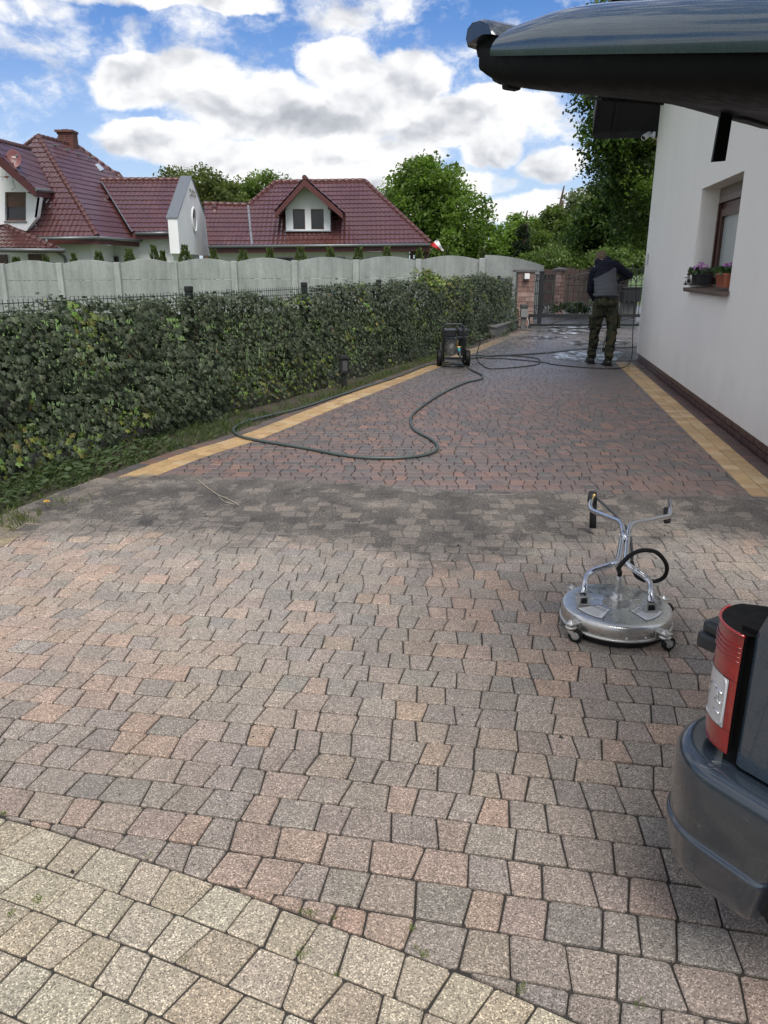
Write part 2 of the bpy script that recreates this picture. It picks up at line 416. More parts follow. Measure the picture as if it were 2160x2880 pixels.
# ground sheet out to the horizon, joint bed, borders
GRASSG = mat('lawn_ground', (.075, .12, .03), .95, var=.35, scale=.8, bump=.6, bscale=60, bdist=.03, dirt=.5, dirtcol=(.09, .08, .04))
MB().add([(-600, -200, -.10), (600, -200, -.10), (600, 900, -.10), (-600, 900, -.10)], [(0, 1, 2, 3)]).build('ground', GRASSG, kind='structure')
SOIL = mat('bed_soil', (.05, .042, .028), .95, var=.35, scale=6, bump=.8, bscale=50, bdist=.02)
bedpts = [(p.x, p.y) for p in EP]
vs = []; fs = []
for i, (x, y) in enumerate(bedpts):
    vs += [(x - .01, y, -.012), (x - 1.1, y + .25, -.02)]
for i in range(len(bedpts) - 1): fs.append((2 * i, 2 * i + 2, 2 * i + 3, 2 * i + 1))
MB().add(vs, fs).build('planting_bed', SOIL, kind='structure')
poly = [(-2.9, -1.0, -.009)] + [(p.x, p.y, -.009) for p in EP] + [(7.5, 20.0, -.009), (7.5, 13.0, -.009), tuple(Wp(7.2, -.05, -.009)), tuple(Wp(-3.2, -.03, -.009)), (6.5, 2.8, -.009), (6.5, -2.5, -.009), (-2.9, -2.5, -.009)]
dw = MB().add(poly, [tuple(range(len(poly)))[::-1]]).build('driveway', JOINT, kind='structure')
rb = MB(); rb.add([tuple(Wp(-3, .352, -.007)), tuple(Wp(-3, -.035, -.007)), tuple(Wp(7.25, -.035, -.007)), tuple(Wp(7.25, .352, -.007))], [(0, 1, 2, 3)])
rbo = rb.build('right_paving_border', JOINT, kind='structure')
def off_curve(C, d):               # points of polyline C moved d to its right
    out = []
    for i in range(len(C)):
        a = C[max(i - 1, 0)]; b_ = C[min(i + 1, len(C) - 1)]; tt = (b_ - a) / math.hypot(*(b_ - a)); out.append((C[i][0] + tt[1] * d, C[i][1] - tt[0] * d))
    return np.array(out)
E2 = off_curve(EPn, .375)
vs = []; 
for a, b_ in zip(EPn, E2): vs += [(a[0], a[1], -.0065), (b_[0], b_[1], -.0065)]
lbo = MB().add(vs, [(2 * i, 2 * i + 1, 2 * i + 3, 2 * i + 2) for i in range(len(EPn) - 1)]).build('left_paving_border', JOINT, kind='structure')
vs = []
for a in BPn: vs += [(a[0], a[1], -.0065), (a[0] - .35, a[1] - 1.8, -.0065)]
bfo = MB().add(vs, [(2 * i, 2 * i + 2, 2 * i + 3, 2 * i + 1) for i in range(len(BPn) - 1)]).build('buff_forecourt', JOINT, kind='structure')

def pick(ws):
    r = rnd.random() * sum(w for w, _ in ws)
    for w, c_ in ws:
        r -= w
        if r <= 0: break
    k = rnd.uniform(.92, 1.08); return tuple(q * k * rnd.uniform(.98, 1.02) for q in c_)
DRY = [(3, (.300, .258, .222)), (2.6, (.330, .270, .224)), (1.4, (.272, .240, .210)), (.8, (.370, .280, .220))]
WET = [(4, (.150, .112, .100)), (2.5, (.125, .102, .094)), (2.2, (.180, .118, .097)), (1.2, (.110, .098, .092)), (.5, (.215, .130, .10))]
def drive_tint(x, y):
    w = wetf(x, y); patch = mnoise.noise((x * .9, y * .9, 9))
    if w > .5:
        c_ = pick(WET)
        if y > 9: k = sstep(8, 13, y); c_ = tuple(q * (1 - k) + g * k for q, g in zip(c_, (.125, .112, .112)))
        return c_
    c_ = pick(DRY)
    if patch > .22 and rnd.random() < .45: c_ = tuple(a * .55 + q * .45 for a, q in zip(c_, (.43, .30, .23)))
    if patch < -.2: c_ = tuple(a * .8 + q * .2 for a, q in zip(c_, (.2, .2, .2)))
    if y < 3.6:                                   # the car's shade put into the tint, darker and browner towards the forecourt
        k = .8 * sstep(3.6, 1.9, y + .25 * (x < 0)); c_ = tuple(a * (1 - k) + q * k for a, q in zip(c_, (c_[0] * .78, c_[1] * .76, c_[2] * .75)))
    return c_
def phi(tt): return R(11.5) * min(max((5.6 - tt) / 3.8, 0), 1.15)
def Ash(tt):                                      # shift so that cross joints stay square to the fanning rows
    return 0 if tt >= 5.6 else -sum(math.tan(phi(tt + (k + .5) * (5.6 - tt) / 12)) for k in range(12)) * (5.6 - tt) / 12
items = []
RH = .1155; tt = .55; row = 0
WID = [.082, .104, .128]
cur_w = [1e9]
while tt < 20.3:
    g = .0048 if tt < 5.5 else .006
    t0, t1 = tt + g * .72, tt + RH - g * .72
    a0, a1, f0, f1 = Ash(t0), Ash(t1), math.tan(phi(t0)), math.tan(phi(t1))
    xl = np.interp(tt, EPn[:, 1], EPn[:, 0]) - .9; xr = WA.x + (tt - WA.y) * WD.x / WD.y + 1.2 if tt > 3.2 else 4.6
    if tt > 13.1: xr = 7.2
    s = xl - a0 + rnd.uniform(0, .1); sl = jitter(.016)
    while s < xr - a0:
        w = rnd.choice(WID); sl2 = rnd.choice((-1, 1)) * rnd.uniform(.001, .0105) * (1.5 if tt > 5.4 else 1)
        L0, L1, R0, R1 = s + sl + g / 2, s - sl + g / 2, s + w + sl2 - g / 2, s + w - sl2 - g / 2
        q = [(L0 + a0, t0 - L0 * f0), (R0 + a0, t0 - R0 * f0), (R1 + a1, t1 - R1 * f1), (L1 + a1, t1 - L1 * f1)]
        s += w; sl = sl2
        cx = sum(k[0] for k in q) / 4; cy = sum(k[1] for k in q) / 4
        if cy < .75 or cy > 20.2: continue
        zc = cy * cp + CH * sp
        if abs(cx) / zc > .80: continue            # nowhere near the view even from a step aside
        if cy < 3.2 and False: continue
        # clip against borders
        if cy < 13.3:
            wo = wall_off(cx, cy)
            if wo < .25: continue
            if wo < .46: q = clip_poly(q, (-WN.x, -WN.y), -(WN.x * WA.x + WN.y * WA.y) - .355)
        sd_, q0, tg = near_curve(EPn, cx, cy)
        if sd_ < .28: continue
        if sd_ < .48:
            nn = (-tg[1], tg[0]); q = clip_poly(q, nn, nn[0] * q0[0] + nn[1] * q0[1] - .379)
        if cy < 2.4 and cx < 1.0:
            sb, qb, tb = near_curve(BPn, cx, cy)
            if sb > .16: continue
            if sb > -.16:
                nn = (tb[1], -tb[0]); q = clip_poly(q, nn, nn[0] * qb[0] + nn[1] * qb[1] - .003)
        if len(q) < 3 or area(q) < .0005: continue
        items.append((q, drive_tint(cx, cy)))
    tt += RH; row += 1
lay(dw, items)
# right border: one dark course by the plinth, two yellow courses
YEL = [(3, (.43, .285, .140)), (2, (.38, .25, .125)), (1, (.47, .34, .19))]
YELD = [(3, (.30, .24, .15)), (2, (.27, .22, .15))]
items = []
for (o0, o1, pal, ln) in ((-.03, .097, WET, .10), (.103, .226, None, .112), (.230, .353, None, .112)):
    s = -2.6
    while s < 7.15:
        l = ln * rnd.choice((1, 1, .8, 1.2))
        q = [tuple(Wp(s + .002, o0))[:2], tuple(Wp(s + l - .002, o0))[:2], tuple(Wp(s + l - .002, o1))[:2], tuple(Wp(s + .002, o1))[:2]]
        cy = q[0][1]; cx = q[0][0]; s += l
        if abs(cx) / (cy * cp + CH * sp) > .80: continue
        if pal: c_ = pick(pal); c_ = (c_[0] * .62, c_[1] * .52, c_[2] * .52)
        else: c_ = pick(YEL if wetf(cx, cy) > .5 else YELD)
        if cy > 12: k = sstep(12, 14, cy); c_ = tuple(a * (1 - k) + .17 * k for a in c_)
        items.append((q, c_))
lay(rbo, items)
# left border
items = []
cum = np.concatenate([[0], np.cumsum(np.hypot(*(EPn[1:] - EPn[:-1]).T))])
def on_edge(s, off):
    x = np.interp(s, cum, EPn[:, 0]); y = np.interp(s, cum, EPn[:, 1]); x2 = np.interp(s + .05, cum, EPn[:, 0]); y2 = np.interp(s + .05, cum, EPn[:, 1]); x1 = np.interp(s - .05, cum, EPn[:, 0]); y1 = np.interp(s - .05, cum, EPn[:, 1])
    L = math.hypot(x2 - x1, y2 - y1); tx, ty = (x2 - x1) / L, (y2 - y1) / L
    return (x + ty * off, y - tx * off)
for (o0, o1, yel) in ((.004, .120, False), (.126, .247, True), (.252, .373, True)):
    s = .3
    while s < cum[-1] - .3:
        l = .118 * rnd.choice((1, 1, .8, 1.2))
        q = [on_edge(s + .0025, o0), on_edge(s + .0025, o1), on_edge(s + l - .0025, o1), on_edge(s + l - .0025, o0)]
        cx, cy = q[1]; s += l
        if cx / (cy * cp + CH * sp) < -.95: continue
        w = wetf(cx, cy) > .5
        if cy > 16.9 and yel: c_ = pick(WET)
        elif yel: c_ = pick(YEL if w else YELD)
        else: c_ = pick(WET if w else DRY); c_ = tuple(a * .75 for a in c_)
        if yel and cy > 12: k = .6 * sstep(12, 14, cy); c_ = tuple(a * (1 - k) + g * k for a, g in zip(c_, (.24, .2, .15)))
        items.append((q, c_))
lay(lbo, items)
# buff forecourt: courses running along the curved seam
BUF = [(3, (.365, .315, .240)), (2, (.348, .296, .220)), (1.5, (.378, .330, .255)), (1, (.340, .282, .207))]
items = []
cb = np.concatenate([[0], np.cumsum(np.hypot(*(BPn[1:] - BPn[:-1]).T))])
def on_b(s, off):
    x = np.interp(s, cb, BPn[:, 0]); y = np.interp(s, cb, BPn[:, 1]); x2 = np.interp(s + .08, cb, BPn[:, 0]); y2 = np.interp(s + .08, cb, BPn[:, 1]); x1 = np.interp(s - .08, cb, BPn[:, 0]); y1 = np.interp(s - .08, cb, BPn[:, 1])
    L = math.hypot(x2 - x1, y2 - y1); tx, ty = (x2 - x1) / L, (y2 - y1) / L
    return (x + ty * off, y - tx * off)
off = .004
for r_ in range(11):
    s = rnd.uniform(0, .1); sl = jitter(.01)
    while s < cb[-1] - .1:
        w = rnd.choice((.095, .118, .14)); sl2 = jitter(.013)
        q = [on_b(s + sl + .0025, off), on_b(s + w + sl2 - .0025, off), on_b(s + w - sl2 - .0025, off + .113), on_b(s - sl + .0025, off + .113)]
        s += w; sl = sl2; cx = sum(k[0] for k in q) / 4; cy = sum(k[1] for k in q) / 4
        if cy < .45 or abs(cx) / (cy * cp + CH * sp) > .90: continue
        items.append((q, pick(BUF)))
    off += .1175
lay(bfo, items)
# silt lying over the unwashed strip
nx, ny = 190, 92; X = np.linspace(-2.75, 3.3, nx); Y = np.linspace(3.0, 5.75, ny); V = np.zeros((ny, nx, 3))
for j in range(ny):
    for i in range(nx):
        d = dirtf(X[i], Y[j]); nz = mnoise.noise((X[i] * 5, Y[j] * 5, 3)) * .6 + mnoise.noise((X[i] * 17, Y[j] * 17, 8)) * .4
        V[j, i] = (X[i], Y[j], -.0062 + d * (.0066 + .0032 * nz))
ok = lambda x, y: near_curve(EPn, x, y)[0] > .02 and wall_off(x, y) > 0
idx = np.arange(nx * ny).reshape(ny, nx); Fc = []
for j in range(ny - 1):
    for i in range(nx - 1):
        if dirtf(X[i], Y[j]) > .02 and ok(X[i], Y[j]): Fc.append((idx[j, i], idx[j, i + 1], idx[j + 1, i + 1], idx[j + 1, i]))
o = fast_mesh('silt', V.reshape(-1, 3), Fc, SILT, smooth=True); o['kind'] = 'structure'
# crumbs of moss and grit swept out of the joints
V = []; Fc = []
for k in range(1500):
    if k < 1050:
        x = rnd.uniform(-2.3, 2.8); y = rnd.uniform(3.7, 5.6)
        if rnd.random() > dirtf(x, y) ** 2: continue
    else: x = rnd.uniform(-2, 2.5); y = rnd.uniform(1.6, 4.2)
    r = rnd.uniform(.002, .0055) * (1.8 if rnd.random() < .06 else 1); b0 = len(V)
    if k >= 1050 and r > .004 and rnd.random() < .7: continue
    for a in range(4):
        an = a * PI / 2 + rnd.random(); V.append((x + math.cos(an) * r * rnd.uniform(.6, 1.3), y + math.sin(an) * r * rnd.uniform(.6, 1.3), .0))
    V.append((x, y, r * 1.1 + .001)); Fc += [(b0 + a, b0 + (a + 1) % 4, b0 + 4) for a in range(4)]
o = fast_mesh('grit', V, Fc, mat('grit', (.035, .033, .03), .9, var=.5, scale=3)); o['kind'] = 'stuff'
# a dry stalk or two left on the silt
tw = MB().tube(spline([G(555, 1348, .01), G(585, 1372, .012), G(615, 1392, .01), G(640, 1402, .012), G(672, 1420, .01)], 5), .0022, 5)
tw.tube(spline([G(612, 1390, .01), G(630, 1410, .01), G(662, 1418, .012)], 4), .0016, 4)
tw.build('dry_stalk', mat('dry_stalk', (.42, .36, .28), .8), label='thin pale forked dry stalk lying on the dark silt', cat='stalk')
tw = MB().tube([G(374, 1441, .006), G(402, 1444, .006)], .0018, 5)
tw.build('dry_stalk', MATS['dry_stalk'], label='short straight pale stick on the silt left of the forked stalk', cat='stalk')
# moss and grass in the joints of the forecourt
def tuft(V, Fc, C_, x, y, h, n, spread, col, lean=.5, z=0.0, wd=.0018):
    for _ in range(n):
        a = rnd.uniform(0, 2 * PI); r = spread * math.sqrt(rnd.random()); bx, by = x + math.cos(a) * r, y + math.sin(a) * r
        hh = h * rnd.uniform(.5, 1.2); la = rnd.uniform(0, 2 * PI); ll = hh * lean * rnd.random(); w = wd * rnd.uniform(.7, 1.4)
        px_, py_ = math.cos(la + 1.57) * w, math.sin(la + 1.57) * w; b0 = len(V)
        V += [(bx - px_, by - py_, z), (bx + px_, by + py_, z), (bx + math.cos(la) * ll * .4 + px_ * .7, by + math.sin(la) * ll * .4 + py_ * .7, z + hh * .6), (bx + math.cos(la) * ll, by + math.sin(la) * ll, z + hh * .95)]
        Fc.append((b0, b0 + 1, b0 + 2, b0 + 3)); k = rnd.uniform(.7, 1.3); C_ += [tuple(q * k for q in col)] * 4
def leafmat(name, trans=.35, rough=.5, coat=0.0, spec=.4):
    m = bpy.data.materials.new(name); m.use_nodes = True; t = NT(m.node_tree); b = t.n['Principled BSDF']
    c = t.attr('tint'); t.put(b.inputs['Base Color'], c); b.inputs['Roughness'].default_value = rough; b.inputs['Specular IOR Level'].default_value = spec
    tr = t.new('ShaderNodeBsdfTranslucent'); t.put(tr.inputs[0], t.vm('MULTIPLY', c, (1.3, 1.5, .6)))
    mx = t.new('ShaderNodeMixShader'); mx.inputs[0].default_value = trans
    t.l.new(b.outputs[0], mx.inputs[1]); t.l.new(tr.outputs[0], mx.inputs[2]); t.l.new(mx.outputs[0], t.n['Material Output'].inputs[0])
    return m
GR = leafmat('grass_blade', .3, .6)
V = []; Fc = []; C_ = []
for (px, py, n, h, sp_) in [(8,2288,60,.010,.014),(105,2530,80,.010,.02),(30,2570,50,.012,.016),(415,2408,30,.01,.02),(520,2700,40,.008,.014),(860,2565,90,.010,.022),(880,2570,50,.012,.02),(940,2580,25,.012,.012),(862,2672,60,.008,.02),(845,2688,70,.009,.018),(950,2738,25,.008,.012),(1170,2668,30,.009,.012),(1195,2682,80,.009,.018),(1465,2785,90,.010,.018),(1470,2772,30,.012,.01),(1800,2825,70,.007,.02),(1160,2612,25,.012,.012),(620,2270,15,.006,.01),(1850,2050,8,.01,.01)]:
    g = G(px, py); tuft(V, Fc, C_, g.x, g.y, h * .6, int(n * .8), sp_ * .7, (.13, .18, .035), .8, 0, .0010)
o = fast_mesh('joint_moss', V, Fc, GR, attrs={'tint': C_}); o['kind'] = 'stuff'
# ------------------------------------------------------------------ white house at the right
def plaster(name, col, streak=.06):
    m = bpy.data.materials.new(name); m.use_nodes = True; t = NT(m.node_tree); b = t.n['Principled BSDF']; p = t.pos()
    x, y, z = t.sep(p)
    st = t.noise(t.comb(t.m('MULTIPLY', x, 1.0), t.m('MULTIPLY', y, 1.0), t.m('MULTIPLY', z, .3)), 2.2, 5, .6)
    sp_ = t.noise(p, 190, 3, .7); bg_ = t.noise(p, .7, 4, .5)
    k = t.m('MULTIPLY', t.mr(st, .45, .75, 1.0, 1 - streak * 2), t.m('MULTIPLY', t.mr(sp_, .3, .7, .93, 1.05), t.mr(bg_, .3, .7, .96, 1.03)))
    low = t.mr(t.m('ADD', z, t.m('MULTIPLY', t.noise(p, 3, 5), .5)), .3, .85, .86, 1.0)
    c = t.vm('SCALE', col, t.m('MULTIPLY', k, low)); t.put(b.inputs['Base Color'], c); b.inputs['Roughness'].default_value = .92
    t.put(b.inputs['Normal'], t.bump(t.m('ADD', t.noise(p, 150, 5, .75), t.m('MULTIPLY', t.noise(p, 30, 3), .4)), .75, .006)); return m
PLAST = plaster('plaster_white', (.88, .85, .795), .012)
PLAST2 = plaster('plaster_neighbour', (.80, .80, .79), .03)
CLINK = mat('clinker_brick', (.072, .034, .031), .38, var=.45, scale=9, bump=.3, bscale=60, bdist=.003, rvar=.15, coat=.15)
DARKW = mat('dark_eaves', (.012, .011, .012), .7, var=.3)
ZINC = mat('zinc', (.22, .235, .25), .42, metal=.6, var=.1, scale=6)
BROWNF = mat('window_frame_brown', (.058, .022, .014), .35, var=.2, scale=12, coat=.2)
SILL = mat('sill_brown', (.13, .085, .07), .4, var=.2, coat=.2)
def glassmat(name, col=(.02, .025, .03), rough=.05):
    m = bpy.data.materials.new(name); m.use_nodes = True; b = m.node_tree.nodes['Principled BSDF']
    b.inputs['Base Color'].default_value = (*col, 1); b.inputs['Roughness'].default_value = rough; b.inputs['Specular IOR Level'].default_value = .35
    b.inputs['Coat Weight'].default_value = .12; b.inputs['Coat Roughness'].default_value = .02; return m
GLASS = glassmat('window_glass', (.03, .035, .04))
FROST = mat('frosted_glass', (.36, .40, .39), .35, var=.05, coat=.5)
house = empty('house', Wp(-3, 0, 0), 'tall white rendered house on the right with one deep window and dark eaves', 'house')
S0, S1 = -3.0, 7.29; TH = .32; ZB, ZT = .15, 8.2
w0, w1, wz0, wz1 = None, None, None, None
# window opening, measured on the wall plane
def onwall(px, py, off=0.0):
    d = ray(px, py); o = Vector((0, 0, CH)); q = WA + WN * off
    tt_ = (q - o).dot(WN) / d.dot(WN); h = o + d * tt_; return (h - WA).dot(WD), h.z
ws0, zt0 = onwall(1975, 531); ws1, zt1 = onwall(2094, 480); _, zb0 = onwall(1939, 812); _, zb1 = onwall(2056, 826)
wa, wb = ws1, ws0; wz1 = (zt0 + zt1) / 2; wz0 = (zb0 + zb1) / 2 + .02
print('window', wa, wb, wz0, wz1)
# wall as butted slabs round the opening
mb = MB()
def slab(s0, s1, z0, z1, o0=0.0, o1=-TH, m_=None):
    (m_ or mb).prism([Wp(s0, o0, z0), Wp(s1, o0, z0), Wp(s1, o0, z1), Wp(s0, o0, z1)], WN * (o1 - o0))
slab(S0, wa, ZB, ZT); slab(wb, S1, ZB, ZT); slab(wa, wb, ZB, wz0); slab(wa, wb, wz1, ZT)
# gable end beyond the corner and back of the house
mb.prism([Wp(S1, -TH, ZB), Wp(S1 - TH, -TH, ZB), Wp(S1 - TH, -TH, 3.4), Wp(S1, -TH, 3.4)], -WN * 7)
mb.prism([Wp(S0, -TH, ZB), Wp(S0 + TH, -TH, ZB), Wp(S0 + TH, -TH, 3.4), Wp(S0, -TH, 3.4)], -WN * 7)
mb.build('wall', PLAST, house)
MB().prism([Wp(S0, -.12, -.02), Wp(S1, -.12, -.02), Wp(S1, -.12, ZB), Wp(S0, -.12, ZB)], -WN * .15).build('plinth_core', JOINT, house)
k = 0
bl = MB()
for row in range(2):
    s = S0 + (.12 if row else 0); z0 = -.02 + row * .085
    while s < S1 - .05:
        if s + .24 > -1.2 and k < 280:
            MB().prism([Wp(s, -.035 - rnd.random() * .003, z0), Wp(s + .232, -.035 - rnd.random() * .003, z0), Wp(s + .232, -.035, z0 + .079), Wp(s, -.035, z0 + .079)], -WN * .085).build('brick', CLINK, house); k += 1
        s += .242
# reveal is the slabs' own thickness; window unit sits deep
wind = MB()
def frame_rect(m_, s0, s1, z0, z1, w, o0, o1):
    slab(s0, s0 + w, z0, z1, o0, o1, m_); slab(s1 - w, s1, z0, z1, o0, o1, m_); slab(s0 + w, s1 - w, z0, z0 + w, o0, o1, m_); slab(s0 + w, s1 - w, z1 - w, z1, o0, o1, m_)
zr = wz1 - .16
frame_rect(wind, wa + .002, wb - .002, wz0 + .03, zr, .07, -.235, -.315)
wf = wind.build('window', BROWNF, house)
sash = MB(); frame_rect(sash, wa + .074, wb - .074, wz0 + .102, zr - .072, .075, -.215, -.28); sash.build('sash', BROWNF, wf)
gp = MB(); slab(wa + .15, wb - .15, wz0 + .18, zr - .15, -.25, -.262, gp); gp.build('pane', FROST, wf)
rbx = MB(); slab(wa + .002, wb - .002, zr + .003, wz1 - .002, -.20, -.315, rbx); slab(wa + .002, wb - .002, zr + .075, zr + .085, -.195, -.20, rbx); rbx.build('shutter_box', mat('shutter_taupe', (.20, .16, .14), .5), house)
rl = MB()
for s_ in (wa + .004, wb - .044):
    rl = MB(); slab(s_, s_ + .04, wz0 + .03, zr, -.195, -.232, rl); rl.build('shutter_rail', BROWNF, house)
sl = MB(); sl.prism([Wp(wa - .04, .075, wz0 - .005), Wp(wb + .06, .075, wz0 - .005), Wp(wb + .06, -.21, wz0 + .02), Wp(wa - .04, -.21, wz0 + .02)], (0, 0, -.025)); 
sl.prism([Wp(wa - .04, .075, wz0 - .03), Wp(wb + .06, .075, wz0 - .03), Wp(wb + .06, .068, wz0 - .05), Wp(wa - .04, .068, wz0 - .05)], -WN * .012); sl.build('window_sill', SILL, house)
# verge: roof running past the wall, eaves low at the far end
ea = D(1712, 384, 14.0); vo = 0.93; zE = 3.60; sE = S1 + .42; tn = math.tan(R(40))
def rp(s, off, dz=0): return Wp(s, off, zE + (sE - s) * tn + dz)
MB().prism([rp(sE, vo), rp(sE - 5.3, vo), rp(sE - 5.3, -1.2), rp(sE, -1.2)], (0, 0, .05)).build('soffit', DARKW, house)
vb = MB(); vb.prism([rp(sE, vo + .002, -.05), rp(sE - 5.3, vo + .002, -.05), rp(sE - 5.3, vo + .03, -.05), rp(sE, vo + .03, -.05)], (0, 0, .26)); vb.build('bargeboard', DARKW, house)
bb = MB(); bb.prism([rp(sE, .62, -.06), rp(sE - 5.3, .62, -.06), rp(sE - 5.3, .66, -.06), rp(sE, .66, -.06)], (0, 0, .055)); bb.build('soffit_batten', DARKW, house)
for i in range(15):
    s = sE - i * .35
    MB().prism([rp(s, vo + .035, .17 + .02), rp(s - .36, vo + .035, .17 - .015 + .02), rp(s - .36, vo - .3, .17), rp(s, vo - .3, .17)], (0, 0, .04)).build('verge_tile', mat('verge_grey', (.16, .15, .15), .4), house)
gt = MB(); gt.prism([rp(sE, vo, .05), rp(sE, -1.2, .05), Wp(sE + .04, -1.2, zE - .10), Wp(sE + .04, vo, zE - .10)], WD * .03); gt.build('fascia', DARKW, house)
MB().tube([Wp(sE + .1, vo - .02, zE + .03), Wp(sE + .1, -1.2, zE + .03)], .065, 8).build('gutter', mat('gutter_dark', (.03, .03, .032), .4), house)
# house roof mass (far end slope + near eaves seen above the open tailgate)
MB().prism([rp(sE - .02, vo - .02, .10), rp(sE - 5.3, vo - .02, .10), Wp(sE - 5.3, -6.5, zE + 5.3 * tn + .1), Wp(sE, -6.5, zE + .1)], (0, 0, .06)).build('roof', mat('roof_grey', (.06, .055, .055), .4, var=.3), house)
# hook on the wall by the corner and the camera under the eaves
s_, z_ = onwall(1824, 728)
hk = empty('wall_hook', Wp(s_, 0, z_), 'small pale metal bracket screwed to the white wall near its far corner', 'bracket')
hm = MB(); hm.box((0, 0, 0), (.02, .035, .16), m=Matrix.Translation(Wp(s_, .012, z_)) @ Matrix.Rotation(-R(9.5), 4, 'Z'), bev=.003)
hm.tube(spline([Wp(s_, .02, z_ - .02), Wp(s_, .05, z_ - .07), Wp(s_, .03, z_ - .095), Wp(s_, .012, z_ - .08)], 4), .007, 6)
hm.build('bracket', mat('galv', (.5, .5, .5), .4, metal=.7), hk)
s_, z_ = onwall(1842, 380)
sc = empty('security_camera', Wp(s_, 0, z_), 'white security camera on the wall corner below the dark eaves', 'camera')
SCW = mat('camera_white', (.75, .75, .74), .35, var=.03)
MB().lathe((0, 0, 0), [(0, 0), (.055, 0), (.055, .03), (.03, .045), (0, .045)], 14, m=Matrix.Translation(Wp(s_, 0, z_)) @ WN.to_track_quat('Z', 'Y').to_matrix().to_4x4()).build('mount', SCW, sc)
MB().tube([Wp(s_, .04, z_), Wp(s_ + .01, .10, z_ - .01)], .018, 8).build('arm', SCW, sc)
cdv = (WN * .5 - WD * .5 + Vector((0, 0, -.35))).normalized(); cM = Matrix.Translation(Wp(s_ + .05, .09, z_ + .02)) @ cdv.to_track_quat('Z', 'Y').to_matrix().to_4x4()
MB().lathe((0, 0, 0), [(0, -.04), (.03, -.04), (.042, -.02), (.045, .13), (.04, .145), (.036, .135)], 14, m=cM).build('housing', SCW, sc)
MB().lathe((0, 0, 0), [(0, .128), (.034, .128), (.034, .132), (0, .134)], 14, m=cM).build('lens', mat('black_gloss', (.008, .008, .01), .12, coat=.5), sc)
